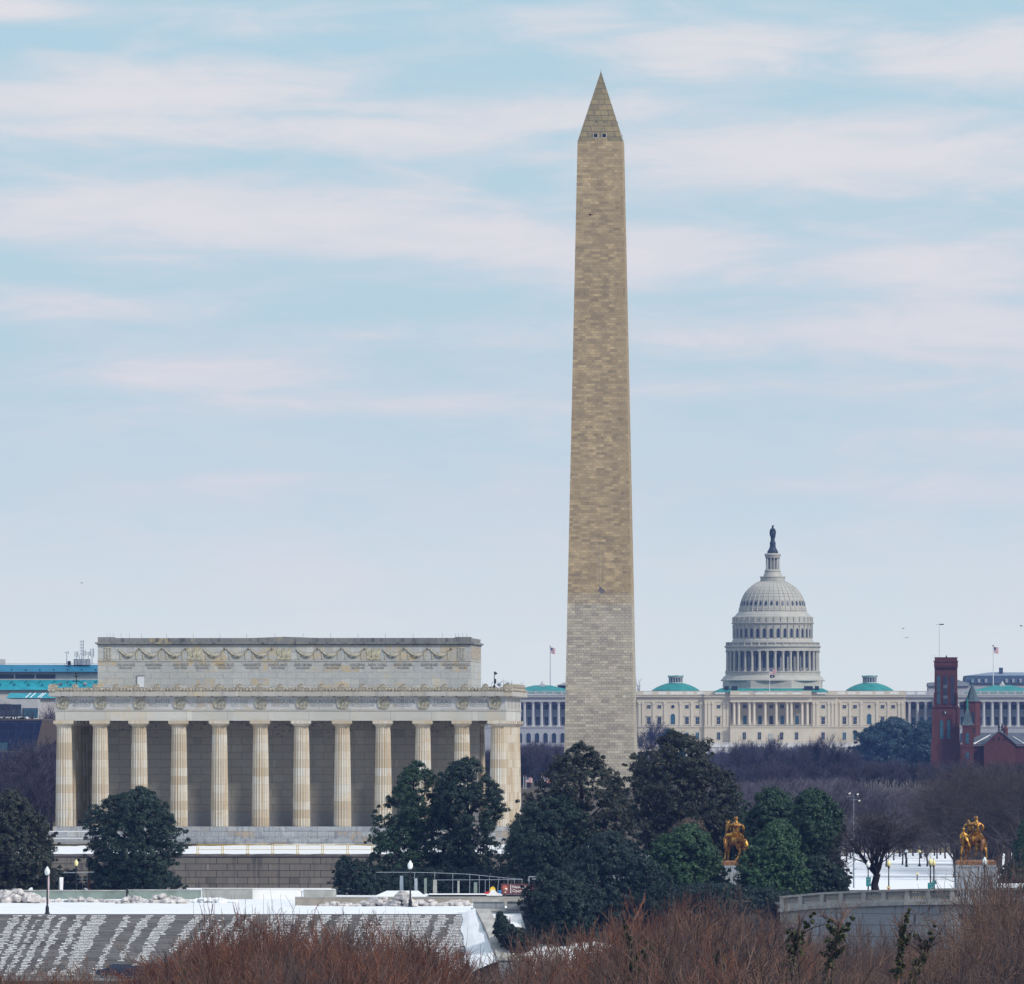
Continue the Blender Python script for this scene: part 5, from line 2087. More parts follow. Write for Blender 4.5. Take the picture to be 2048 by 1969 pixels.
# ------------------------------------------------------------------ steps down to the river road
def build_steps():
    xl, xr = -80.0, PX(951, 1293)
    n, y0, z0 = 40, 1285.0, .45
    rise, run = 6.5 / n, 15.5 / n
    r = thing('river_steps', 'broad flight of dark stone steps streaked with snow below the memorial plaza', 'steps', (0, y0, 0))
    mb = MB()
    for i in range(n):
        mb.box(xl, xr, i * run, n * run, z0 + i * rise - (.3 if i == 0 else 0), z0 + (i + 1) * rise)
    # only the nosing shows: keep treads and risers, one block per step would overlap, so butt them
    mb = MB()
    for i in range(n):
        mb.box(xl, xr, i * run, (i + 1) * run, z0 - .6 + max(0, i * rise - .2), z0 + (i + 1) * rise)
    m, nt, b = new_mat('dark_step_stone', .85, .25)
    v = objco(nt)
    wc, sp = wallco(nt, v)
    col, _ = bricks(nt, wc, 1.8, rise, (.215, .205, .20), (.155, .15, .15), (.075, .073, .078), .02)
    nn = noise(nt, stretch(nt, v, (.3, 1, 1)), .6, 5, .65)
    col = mixc(nt, 1.0, col, ramp(nt, nn, [(0.3, .65), (0.7, 1.35)]), 'MULTIPLY')
    nt.links.new(col, b.inputs['Base Color'])
    mb.build('treads', m, r)
    lp = MB()
    lp.box(xl, xr, n * run, n * run + .6, z0, z0 + 6.55)
    lp.build('top_kerb', plain('dark_kerb', (.12, .115, .12), .85, .2), r)
    # snow lying on the treads in slanting windblown bands
    rg = random.Random(11)
    sn = MB()
    for i in range(n):
        zt = z0 + (i + 1) * rise
        yf = i * run
        x = xl
        zz = i * rise
        while x < xr - .3:
            L = rg.uniform(.18, .6)
            u = x - (.55 + .35 * mnoise.noise((x * .05, 5.0, 0))) * zz
            a = .75 * math.sin(2 * math.pi * u / 1.9 + 9 * mnoise.noise((u * .17, 2.2, 1.7))) + 1.15 * mnoise.noise((u * .4, zz * .10, 8.3)) + .45 * mnoise.noise((x * 1.6, zz * 1.6, 4.4))
            cover = .07
            if x > -32:
                cover = .07 - .34 * min(1, (x + 32) / 14)
            if x > xr - 4.5 + .04 * zz:
                cover -= .5
            if i > n - 4:
                cover += .14
            if zz < 1.6:
                cover += .12
            if a > cover + .13 and not (i == n - 1):
                h = rise * rg.uniform(.28, .62)
                sn.frustum((x, x + L, yf + .01, yf + run - .01, zt), (x + .05, x + L - .05, yf + .05, yf + run - .02, zt + h))
            x += L
    tag(sn.build('step_snow', M['thin_snow']), kind='stuff').location = (0, y0, 0)

    # sloping side wall with a rounded top end, and drifted snow beside it
    zt = lambda py: PZ(py, 1296)
    s = thing('sloping_side_wall', 'pale stone side wall sloping down beside the right end of the snowy steps', 'wall', (PX(951, 1300), 1284.5, 0))
    prof = [(0, .2), (0, 2.3), (1.5, 2.7), (8.5, 5.6), (13.5, 7.15), (15.2, 7.55), (16.6, 7.6), (17.6, 7.4), (17.6, .2)]
    mb = MB()
    w = 1.5
    nn_ = len(prof)
    # the wall splays outwards towards the road
    vs = [(2.55 * (1 - max(0, min(1, p[0] / 15))) + .0, p[0], p[1]) for p in prof] + [(w + 2.75 * (1 - max(0, min(1, p[0] / 15))), p[0], p[1]) for p in prof]
    mb.add(vs, [tuple(range(nn_ - 1, -1, -1)), tuple(range(nn_, 2 * nn_))] + [(i, (i + 1) % nn_, (i + 1) % nn_ + nn_, i + nn_) for i in range(nn_)])
    mb.build('wall', M['granite_plain'], s)
    d = MB()
    K = 24
    for j in range(K + 1):
        t_ = j / K
        y = .3 + 15.2 * t_
        zs = .45 + (y / 15.5) * 6.5
        xe = 2.55 * (1 - min(1, y / 15)) - .02
        wd = 3.4 - 1.9 * t_ + .5 * mnoise.noise((t_ * 6, 2, 0))
        hgt = (1.35 - .75 * t_) + .3 * mnoise.noise((t_ * 9, 0, 5))
        d.v += [(xe - wd, y, zs + .05), (xe - wd * .55, y, zs + hgt * .5 + .15), (xe - wd * .2, y, zs + hgt * .9 + .1), (xe, y, zs + hgt + .12)]
    for j in range(K):
        for i in range(3):
            a = j * 4 + i
            d.f.append((a, a + 1, a + 5, a + 4))
            d.m.append(0)
    o = d.build('snow_drift', M['snow'])
    o.location = (PX(951, 1300), 1284.5, 0)
    tag(o, 'bright snow drift banked against the sloping side wall at the right end of the steps', 'snow drift')
    # stone pier block at the top
    D = 1306.0
    p = thing('stone_pier', 'grey stone block pier with a projecting cap at the top right of the snowy steps', 'pier', (PX(942, D), D, 0))
    k = D / F
    z = lambda py: PZ(py, D)
    mb = MB()
    mb.box(0, (1014 - 942) * k, 0, 5, z(1900), z(1818))
    mb.build('base', M['granite'], p)
    mb = MB()
    mb.box(.25, (1009.5 - 942) * k, .25, 4.7, z(1818), z(1803))
    mb.build('block', M['granite'], p)
    mb = MB()
    mb.box(.1, (1008 - 942) * k, .1, 4.8, z(1804.5), z(1799))
    mb.box(.05, (1013 - 942) * k, -.06, 4.8, z(1823), z(1818))
    mb.build('cap', M['granite_plain'], p)
    p2 = thing('stone_wing_wall', 'stepped grey granite wall running right from the block pier into the dark bushes', 'wall', (PX(1014, D), D + .7, 0))
    mb = MB()
    mb.box(0, (1105 - 1014) * k, 0, 3.5, z(1930), z(1829))
    mb.box(.0, (1105 - 1014) * k, .4, 3.5, z(1829), z(1804))
    mb.build('wall', M['granite'], p2)
    mb = MB()
    mb.box(0, (1105 - 1014) * k, .2, 3.6, z(1804), z(1800))
    mb.box(0, (1105 - 1014) * k, -.15, .4, z(1833), z(1829))
    mb.build('coping', M['granite_plain'], p2)
    D = 1283.0
    k = D / F
    z = lambda py: PZ(py, D)
    p3 = thing('low_stone_pier', 'low pale stone pier with a moulded cap at the foot of the sloping side wall', 'pier', (PX(998, D), D - .8, 0))
    mb = MB()
    mb.box(0, (1066 - 998) * k, 0, 4, z(1990), z(1921))
    mb.build('block', M['granite'], p3)
    mb = MB()
    mb.box(-.15, (1068 - 998) * k, -.2, 4, z(1921), z(1914))
    mb.build('cap', M['granite_plain'], p3)
    # snowy bank right of the side wall
    b_ = MB()
    N, K = 26, 12
    for j in range(K + 1):
        for i in range(N + 1):
            x = PX(1000, 1300) + 27.0 * i / N
            y = 1286 + 16 * j / K
            zz = .8 + 3.2 * (j / K) + .5 * mnoise.noise((x * .2, y * .2, 1)) - max(0, (i / N - .2)) * 1.0
            b_.v.append((x, y, zz))
    for j in range(K):
        for i in range(N):
            a = j * (N + 1) + i
            b_.f.append((a, a + 1, a + N + 2, a + N + 1))
            b_.m.append(0)
    tag(b_.build('snow_bank_ground', M['snow']), kind='structure')


build_steps()


# ------------------------------------------------------------------ road wall, snow heaps, plaza things
def build_roadside():
    D = 1395.0
    k = D / F
    z = lambda py: PZ(py, D)
    segs = [(-40, 252, 1780.5, 1804, 'concrete_green', 'long algae-stained concrete road wall behind the plaza at the far left'),
            (257, 402, 1779.5, 1804, 'concrete_green', 'greenish concrete road wall right of the dark slot below the dome-shaped holly'),
            (404, 505, 1777.5, 1802, 'concrete', 'pale concrete wall with a paler coping in the middle of the plaza')]
    for a, b_, y1, y0, mt, lab in segs:
        t = thing('road_wall', lab, 'wall', (PX(a, D), D, 0), 0, 'concrete walls along the road')
        mb = MB()
        mb.box(0, (b_ - a) * k, 0, .6, 6.9, z(y1) - .12)
        mb.build('wall', M[mt], t)
        mb = MB()
        mb.box(-.03, (b_ - a) * k + .03, -.06, .66, z(y1) - .12, z(y1))
        mb.build('coping', M['granite_plain'], t)
    for a, b_, y1, y0, mt, lab in [(506, 603, 1778, 1797, 'sign_white', 'white snow-plastered barrier block beside the low reddish shrubs'),
                                   (607, 672, 1778.5, 1798, 'concrete', 'pale rounded barrier block ending at the dark bush')]:
        t = thing('barrier_block', lab, 'barrier', (PX(a, D), D + .8, 0))
        mb = MB()
        L = (b_ - a) * k
        mb.prism_xy([(0, 0), (L - .4, 0), (L, .3), (L, 1.2), (0, 1.2)], 6.9, z(y1) - .1)
        mb.build('block', M[mt], t)
        mb = MB()
        mb.box(-.02, L - .1, -.05, 1.25, z(y1) - .1, z(y1))
        mb.build('cap', M['white_stone'], t)
    # tan kerb wall to the right
    D2 = 1352.0
    t = thing('tan_kerb_wall', 'low tan stone kerb wall behind the snow heaps and the right street lamp', 'wall', (PX(590, D2), D2, 0))
    mb = MB()
    mb.box(0, (1060 - 590) * D2 / F, 0, .7, 6.8, PZ(1796, D2))
    mb.build('wall', M['tan_stone'], t)
    mb = MB()
    mb.box(0, (1060 - 590) * D2 / F, -.05, .9, PZ(1796, D2), PZ(1794, D2))
    mb.build('coping', M['concrete'], t)
    # dark slot post
    t = thing('wall_post', 'black post standing in the gap between two road walls', 'post', (PX(254, 1394), 1394, 6.9))
    mb = MB()
    mb.tube([(0, 0, 0), (0, 0, 1.6)], .12, 6)
    mb.sphere((0, 0, 1.65), .15, 8, 6)
    mb.build('shaft', M['iron'], t)

    def heap(px0, px1, D, h, n, seed, mat, lab, grp=None, sz=.5):
        rg = random.Random(seed)
        vs, fs = MB(), None
        L0, L1 = PX(px0, D), PX(px1, D)
        c = (L0 + L1) / 2
        t = thing('snow_heap', lab, 'snow heap', (c, D, ground_z(D)), 0, grp)
        for i in range(n):
            u = rg.uniform(-.5, .5)
            x = u * (L1 - L0)
            hh = h * (1 - (2 * abs(u)) ** 3) * rg.uniform(.35, 1)
            s = sz * rg.uniform(.5, 1.2)
            y = rg.uniform(-.6, .8)
            zz = max(.05, hh - s * .6)
            b = len(vs.v)
            vs.sphere((0, 0, 0), s, 7, 5)
            for q in range(b, len(vs.v)):
                v = Vector(vs.v[q])
                f = 1 + .55 * mnoise.noise((v.x * 2.3 / sz + seed + i, v.y * 2.3 / sz, v.z * 2.3 / sz))
                vs.v[q] = (x + v.x * f * 1.15, y + v.y * f, zz + v.z * f * .75)
        vs.build('chunks', M[mat], t)
    heap(-20, 84, 1368, 1.65, 60, 1, 'dirty_snow', 'high heap of grey frozen snow lumps at the far left of the plaza', sz=.75)
    heap(84, 235, 1372, .62, 60, 2, 'dirty_snow', 'low ridge of dirty snow lumps right of the left street lamp', sz=.35)
    heap(236, 290, 1366, .95, 34, 3, 'dirty_snow', 'small pale snow heap in front of the dark wall post', sz=.4)
    heap(292, 372, 1366, 1.15, 48, 4, 'dirty_snow', 'peaked snow heap on the plaza below the round holly', sz=.5)
    heap(374, 470, 1370, .65, 44, 5, 'snow', 'low clean snow ridge in front of the pale concrete wall', sz=.36)
    heap(640, 716, 1349.0, .55, 40, 6, 'dirty_snow', 'low pinkish snow ridge below the dark bush', sz=.34)
    heap(716, 796, 1348, 1.05, 60, 7, 'dirty_snow', 'dirty pinkish snow heap left of the right street lamp', sz=.45)
    heap(790, 826, 1346, 2.0, 40, 8, 'dirty_snow', 'tall pointed snow heap just behind the right street lamp', sz=.55)
    heap(828, 880, 1350, .85, 40, 9, 'dirty_snow', 'snow heap right beside the right street lamp', sz=.42)
    heap(880, 945, 1349, .80, 46, 10, 'dirty_snow', 'snow heap against the stone block pier', sz=.42)
    # snowy mound and snow strip on the ground behind the kerb
    mb = MB()
    for (a, b_, hh) in ((742, 836, 0),):
        x0, x1 = PX(a, 1398), PX(b_, 1398)
        mb.prism_xz([(x0, PZ(1796, 1398)), (x1 + 1, PZ(1796, 1398)), (x1, PZ(1783, 1398)), (x0 + 1.8, PZ(1783, 1398))], 1398, 1404)
    o = mb.build('snow_mound', M['snow'])
    tag(o, 'flat-topped mound of snow behind the kerb left of the dark gateway', 'snow mound')
    # concrete posts of the works gate
    for i, (px, w, y0, y1, mt) in enumerate([(803, 8, 1790, 1752, 'pole_grey'), (832, 7, 1795, 1757, 'steel'), (851, 6, 1794, 1757, 'concrete_green'), (870, 9, 1788, 1760, 'concrete'), (917, 5, 1789, 1762, 'concrete'), (951, 8, 1787, 1765, 'concrete_green')]):
        D3 = 1405.0
        t = thing('gate_post', ['slim grey post left of the right street lamp', 'leaning pale post with snow at its foot', 'greenish post with snow banked round its foot', 'wide concrete post under the end of the scaffold rail',
                                'thin concrete post in the dark works yard', 'mossy post left of the coloured plastic pile'][i], 'post', (PX(px, D3), D3, 6.9), 0, 'posts of the works yard')
        mb = MB()
        ww = w * D3 / F / 2
        mb.frustum((-ww, ww, -ww, ww, 0), (-ww * .8, ww * .8, -ww * .8, ww * .8, PZ(y1, D3) - 6.9))
        mb.build('shaft', M[mt], t)
        if i in (1, 2):
            mb = MB()
            mb.sphere((.1, -.2, .55), .55, 8, 6)
            mb.build('snow', M['snow'], t)
    t = thing('snow_ledge_wall', 'low dark wall with a thin line of snow along its top in the works yard', 'wall', (PX(858, 1404), 1404, 6.5))
    mb = MB()
    mb.box(0, (1052 - 858) * 1404 / F, 0, .6, 0, PZ(1790, 1404) - 6.5)
    mb.build('wall', M['bark_dark'], t)
    mb = MB()
    mb.box(0, (985 - 858) * 1404 / F, -.02, .6, PZ(1790, 1404) - 6.5, PZ(1787.5, 1404) - 6.5)
    mb.build('snow_cap', M['snow'], t)
    # scaffold pipe fence
    D3 = 1412.0
    z = lambda py: PZ(py, D3)
    t = thing('pipe_fence', 'tall fence of pale galvanised pipes across the dark works yard', 'fence', (PX(760, D3), D3, 6.5))
    x = lambda px: PX(px, D3) - PX(760, D3)
    mb = MB()
    pts = [(752, 1745), (820, 1745), (868, 1746), (905, 1747.5), (940, 1749), (978, 1753), (1018, 1757), (1044, 1758.5)]
    mb.tube([(x(a), 0, z(b_) - 6.5) for a, b_ in pts], .03, 5)
    mb.build('top_rail', M['steel'], t)
    mb = MB()
    mb.tube([(x(868), 0, z(1760.5) - 6.5), (x(1046), 0, z(1759.5) - 6.5)], .028, 5)
    mb.build('mid_rail', M['steel'], t)
    for px, yt, yb in ((829, 1745, 1762), (869.5, 1746, 1795), (905.5, 1747.5, 1795), (939.5, 1748.5, 1795), (958.5, 1751, 1795), (970.5, 1760, 1795), (979, 1753, 1795), (998, 1755, 1795), (1016, 1757, 1795), (1029, 1756, 1795), (1044, 1758, 1795)):
        p = MB()
        lean = .25 if px == 998 else 0
        p.tube([(x(px) - lean, 0, max(0, z(yb) - 6.5)), (x(px), 0, z(yt) - 6.5)], .03, 5)
        p.build('post', M['steel'], t)
    t = thing('pipe_gate', 'short pale pipe gate frame among the dark trees right of the brown sign', 'gate', (PX(1057, D3), D3 - 20, 6.5))
    x = lambda px: PX(px, D3 - 20) - PX(1057, D3 - 20)
    z = lambda py: PZ(py, D3 - 20) - 6.5
    p = MB()
    p.tube([(x(1057), 0, z(1754)), (x(1077), 0, z(1754))], .06, 5)
    p.tube([(x(1063), 0, z(1758.5)), (x(1092), 0, z(1758.5))], .05, 5)
    p.build('rails', M['steel'], t)
    for px in (1057.5, 1077, 1080, 1085):
        p = MB()
        p.tube([(x(px), 0, 0), (x(px), 0, z(1754))], .055, 5)
        p.build('post', M['steel'], t)
    # the brown sign
    D4 = 1398.0
    k = D4 / F
    t = thing('brown_sign', 'long brown information sign with white lettering and a rust shield emblem', 'sign', (PX(1002, D4), D4, PZ(1789, D4)))
    W, H = (1078 - 1002) * k, (1789 - 1768) * k
    mb = MB()
    mb.box(0, W, 0, .12, 0, H)
    pn = mb.build('panel', M['sign_brown'], t)
    mb = MB()
    mb.box(19.0 * k, 19.0 * k + .07, -.012, .005, .12, H - .12)
    mb.build('divider', M['sign_white'], pn)
    text_mesh('lettering', 'New Lin', .52, M['sign_white'], pn, (22.5 * k, -.006, H * .56), 'LEFT', .012)
    text_mesh('lettering', 'Opening S', .50, M['sign_white'], pn, (22.5 * k, -.006, H * .20), 'LEFT', .012)
    em = MB()
    q = [(2.5, 2.9), (4.0, .1)]
    em.prism_xz([(a * k, b_ * k) for a, b_ in ((3.2, 12), (3.0, 15), (5, 17.5), (9, 18.2), (13, 17), (13.8, 13), (13, 7), (11.5, 4), (9, 1.8), (6.5, 4), (5, 8))], -.02, .005)
    em.build('emblem', M['emblem_rust'], pn)
    em = MB()
    em.prism_xz([(a * k, b_ * k) for a, b_ in ((7.6, 11.2), (9.4, 13.6), (11.5, 11.5), (12.6, 13), (12.4, 8), (10.5, 9.4))], -.035, -.015)
    em.prism_xz([(a * k, b_ * k) for a, b_ in ((7.6, 3.4), (9, 2.4), (10, 3.6), (9, 5.4))], -.035, -.015)
    em.build('emblem_white', M['sign_white'], pn)
    em = MB()
    em.prism_xz([(a * k, b_ * k) for a, b_ in ((5.6, 8.4), (7.2, 5), (11, 5.8), (12.2, 7.6), (9, 7.4), (7.5, 9.5))], -.03, -.015)
    em.build('emblem_green', M['emblem_green'], pn)
    for px in (8, 44, 70):
        p = MB()
        p.box(px * k - .06, px * k + .06, .12, .24, -1.6, H)
        p.build('post', M['wood_pole'], t)
    # pile of coloured plastic things beside the sign
    D5 = 1400.0
    k = D5 / F
    for lab, mt, px, py, fn in [('yellow curved plastic hood on the pile left of the brown sign', 'toy_yellow', 984.5, 1780, 'hood'), ('red plastic sheet in the pile left of the brown sign', 'toy_red', 977, 1785, 'sheet'),
                                ('white tarpaulin folded over the pile left of the brown sign', 'sign_white', 988, 1787, 'tarp'), ('bright blue drum at the left foot of the brown sign', 'toy_blue', 1000.5, 1786.5, 'drum')]:
        t = thing({'hood': 'plastic_hood', 'sheet': 'plastic_sheet', 'tarp': 'tarpaulin', 'drum': 'plastic_drum'}[fn], lab, {'hood': 'hood', 'sheet': 'sheet', 'tarp': 'tarpaulin', 'drum': 'drum'}[fn], (PX(px, D5), D5, PZ(py + 3, D5)))
        mb = MB()
        if fn == 'hood':
            mb.prism_xz([(-.3, 0)] + [(.35 * math.cos(a) * -1 + .05, .45 * math.sin(a) + .1) for a in [math.pi * i / 8 for i in range(9)]] + [(.2, .15)], -.3, .3)
        elif fn == 'sheet':
            mb.prism_xz([(-.5, 0), (.6, -.05), (.7, .22), (.1, .3), (-.45, .18)], -.25, .25)
        elif fn == 'tarp':
            mb.prism_xz([(-.9, -.1), (1.0, -.12), (.95, .12), (.4, .2), (.1, .55), (-.3, .62), (-.5, .25)], -.4, .4)
        else:
            mb.lathe([(.22, 0), (.24, .05), (.24, .45), (.2, .5)], 12)
        mb.build('body', M[mt], t)


build_roadside()


# ------------------------------------------------------------------ lamps, masts, posts
def lamp_meshes():
    b = MB()
    b.lathe([(.30, 0), (.30, .12), (.22, .2), (.20, .75), (.13, .95), (.10, 1.0), (.085, 2.5), (.07, 4.05), (.12, 4.1), (.08, 4.2), (.15, 4.32), (.17, 4.42)], 12)
    post = b.mesh('post', M['iron'])
    g = {}
    for c in ('globe_white', 'globe_yellow'):
        b = MB()
        b.lathe([(.16, 4.42), (.27, 4.62), (.31, 4.85), (.27, 5.08), (.15, 5.22), (.12, 5.25), (.14, 5.32), (.05, 5.42)], 14)
        g[c] = b.mesh('globe', M[c], True)
    b = MB()
    b.lathe([(.05, 5.42), (.06, 5.47), (.015, 5.6)], 8)
    return post, g, b.mesh('finial', M['iron'])


LAMP = lamp_meshes()


def street_lamp(px, D, ytop, lab, col, z0=None, s=None):
    zt = PZ(ytop, D)
    z0 = ground_z(D) if z0 is None else z0
    s = (zt - z0) / 5.6
    t = thing('street_lamp', lab, 'street lamp', (PX(px, D), D, z0), 0, 'globe street lamps')
    for nm, me in (('post', LAMP[0]), ('globe', LAMP[1][col]), ('finial', LAMP[2])):
        o = link(bpy.data.objects.new(nm, me), t)
        o.scale = (max(s, .85), max(s, .85), s)
    return t


street_lamp(94.5, 1304, 1730.5, 'white-globed street lamp on the snowy plaza at the far left', 'globe_white')
street_lamp(152.3, 1420, 1717, 'yellow-globed lamp in front of the brown retaining wall, its post hidden below', 'globe_yellow')
street_lamp(820.5, 1344, 1718.5, 'white-globed street lamp in front of the pair of dark evergreen trees', 'globe_white')
l1 = street_lamp(1736.3, 1402, 1720, 'street lamp with a pale globe carrying a green sign, left of the bare elm trunk', 'globe_white')
street_lamp(1777.5, 1402, 1717.5, 'yellow-globed street lamp just right of the bare elm trunk', 'globe_yellow')
street_lamp(1861, 1402, 1714, 'taller front lamp of the yellow-globed pair left of the right golden statue', 'globe_yellow')
street_lamp(1867.5, 1414, 1716.5, 'rear lamp of the yellow-globed pair left of the right golden statue', 'globe_yellow')
street_lamp(1834.3, 1560, 1745.5, 'small far lamp with a dull yellow globe alone on the snowfield', 'globe_yellow', z0=7.9 - .3)
street_lamp(1969.5, 1380, 1711.5, 'white-globed street lamp in front of the pedestal of the right golden statue', 'globe_white')
street_lamp(1813, 1730, 1698, 'faint far lamp among tree trunks behind the snowfield', 'globe_white')
street_lamp(1839, 1735, 1699, 'faint yellow far lamp among tree trunks behind the snowfield', 'globe_yellow')


def small_sign(px, D, y0, y1, w, lab, mat='sign_green'):
    k = D / F
    t = thing('green_sign', lab, 'sign', (PX(px, D), D, PZ(y1, D)))
    h = (y1 - y0) * k
    mb = MB()
    mb.box(-w * k / 2, w * k / 2, -.05, .0, 0, h)
    pn = mb.build('panel', M[mat], t)
    mb = MB()
    for i, (a, b_, q) in enumerate(((-.3, .25, .72), (.0, .42, .45), (-.1, .42, .25))):
        mb.box(a * w * k, b_ * w * k, -.058, -.045, h * q, h * (q + .09))
    mb.build('markings', M['steel'], pn)
    mb = MB()
    mb.box(-.05, .05, 0, .08, -max(.1, PZ(y1, D) - 7.0), h)
    mb.build('post', M['iron'], t)


small_sign(1737, 1398, 1755, 1773, 9.6, 'tall green sign board on the lamp left of the bare elm')
small_sign(1862, 1396, 1766, 1779.5, 13, 'wide green sign board at the foot of the yellow-globed lamp pair')
small_sign(1868.5, 1408, 1761, 1769, 8, 'small dark green sign on the rear lamp of the pair')
k = 1400 / F
t = thing('litter_sign', 'small yellow notice at the foot of the lamp right of the elm', 'sign', (PX(1777, 1400), 1400, PZ(1779, 1400)))
mb = MB()
mb.box(-.22, .22, -.06, 0, 0, .36)
pn = mb.build('panel', M['globe_yellow'], t)
mb = MB()
mb.box(-.1, .1, -.075, -.05, .02, .16)
mb.build('red_mark', M['toy_red'], pn)
mb = MB()
mb.box(-.04, .04, 0, .06, -1.6, .3)
mb.build('post', M['iron'], t)

# floodlight mast
D = 1478.0
t = thing('floodlight_mast', 'tall slim grey mast with floodlights and small cameras left of the bare elm', 'mast', (PX(1707.5, D), D, 7.8))
h = PZ(1588, D) - 7.8
mb = MB()
mb.tube([(0, 0, 0), (0, 0, h * .48), (0, 0, h * .5), (0, 0, h)], [.11, .09, .05, .035], 8)
mb.build('pole', M['pole_grey'], t)
mb = MB()
mb.tube([(-.75, 0, h - .3), (.65, 0, h - .3)], .035, 5)
mb.tube([(-.4, 0, h - .75), (.5, 0, h - .75)], .03, 5)
mb.build('crossbar', M['pole_grey'], t)
for dx, dz in ((-.62, h - .05), (.38, h - .15), (.58, h - .95)):
    f = MB()
    f.frustum((-.2, .2, -.12, .2, -.12), (-.28, .28, -.22, .12, .16))
    f.mi = 1
    f.box(.0, .27, -.25, -.16, -.05, .12)
    o = f.build('floodlight', [M['iron'], M['sign_white']], t)
    o.location = (dx, 0, dz)
    o.rotation_euler = (0, R(-25), 0)
for dx, dz in ((-.18, h * .47), (-.2, h * .52)):
    f = MB()
    f.sphere((0, 0, 0), .16, 8, 6)
    f.box(-.1, .25, -.1, .1, -.04, .04)
    f.build('camera_dome', M['steel'], t).location = (dx, 0, dz)

# wooden pole, thin cross pipes and white bollard left of the round holly
D = 1432.0
t = thing('wooden_pole', 'brown wooden pole with thin pale cross pipes left of the round holly', 'pole', (PX(177.5, D), D, 7.3))
mb = MB()
mb.tube([(0, 0, 0), (.06, 0, PZ(1718, D) - 7.3)], [.13, .11], 8)
mb.build('pole', M['wood_pole'], t)
mb = MB()
mb.box(.05, .28, -.15, .15, PZ(1720, D) - 7.3, PZ(1717, D) - 7.3)
mb.build('lamp_head', M['steel'], t)
mb = MB()
mb.tube([(-1.45, 0, PZ(1758.5, D) - 7.3), (.75, 0, PZ(1759, D) - 7.3)], .035, 4)
mb.tube([(-.72, 0, 0), (-.72, 0, PZ(1758.5, D) - 7.3)], .03, 4)
mb.tube([(-.2, 0, .3), (-.2, 0, PZ(1745, D) - 7.3)], .03, 4)
mb.build('cross_pipe', M['steel'], t)
mb = MB()
mb.box(.32, .65, -.05, .05, PZ(1767, D) - 7.3, PZ(1759.5, D) - 7.3)
mb.build('hanging_box', M['tan_stone'], t)
D = 1425.0
t = thing('pipe_rail', 'thin pale pipe rail on posts in front of the left magnolia', 'railing', (PX(40, D), D, 7.6))
mb = MB()
x = lambda px: PX(px, D) - PX(40, D)
mb.tube([(x(-10), 0, PZ(1747.5, D) - 7.6), (x(45), 0, PZ(1747, D) - 7.6), (x(100), 0, PZ(1747, D) - 7.6), (x(188), 0, PZ(1744.5, D) - 7.6)], .04, 4)
mb.build('rail', M['steel'], t)
for px in (12, 60, 118):
    mb = MB()
    mb.tube([(x(px), 0, 0), (x(px), 0, PZ(1747, D) - 7.6)], .03, 4)
    mb.build('post', M['pole_grey'], t)
D = 1402.0
t = thing('white_bollard', 'white tapered bollard on the road wall left of the wooden pole', 'bollard', (PX(123, D), D, 7.3))
mb = MB()
mb.frustum((-.13, .13, -.15, .15, 0), (-.22, .22, -.2, .2, PZ(1755, D) - 7.3))
mb.build('body', M['sign_white'], t)
mb = MB()
mb.frustum((-.27, -.13, -.1, .1, .9), (-.27, -.2, -.1, .1, PZ(1756, D) - 7.3))
mb.build('stripe', M['tan_stone'], t)
t = thing('pink_banner_post', 'pale pink banner strip behind the left street lamp', 'banner', (PX(96.8, 1360), 1360, 7.3))
mb = MB()
mb.prism_xz([(-.05, 0), (.05, 0), (.13, PZ(1765, 1360) - 7.3), (.11, PZ(1752, 1360) - 7.3), (-.13, PZ(1752, 1360) - 7.3), (-.13, PZ(1768, 1360) - 7.3)], -.04, .04)
mb.build('strip', plain('pale_pink_cloth', (.52, .40, .42), .8, .08), t)
t = thing('white_rock', 'small white lump on the road wall below the left magnolia', 'rock', (PX(61, 1401), 1401, 8.3))
mb = MB()
mb.frustum((-.45, .3, -.2, .2, 0), (.0, .22, -.15, .15, .45))
mb.build('lump', M['snow'], t)


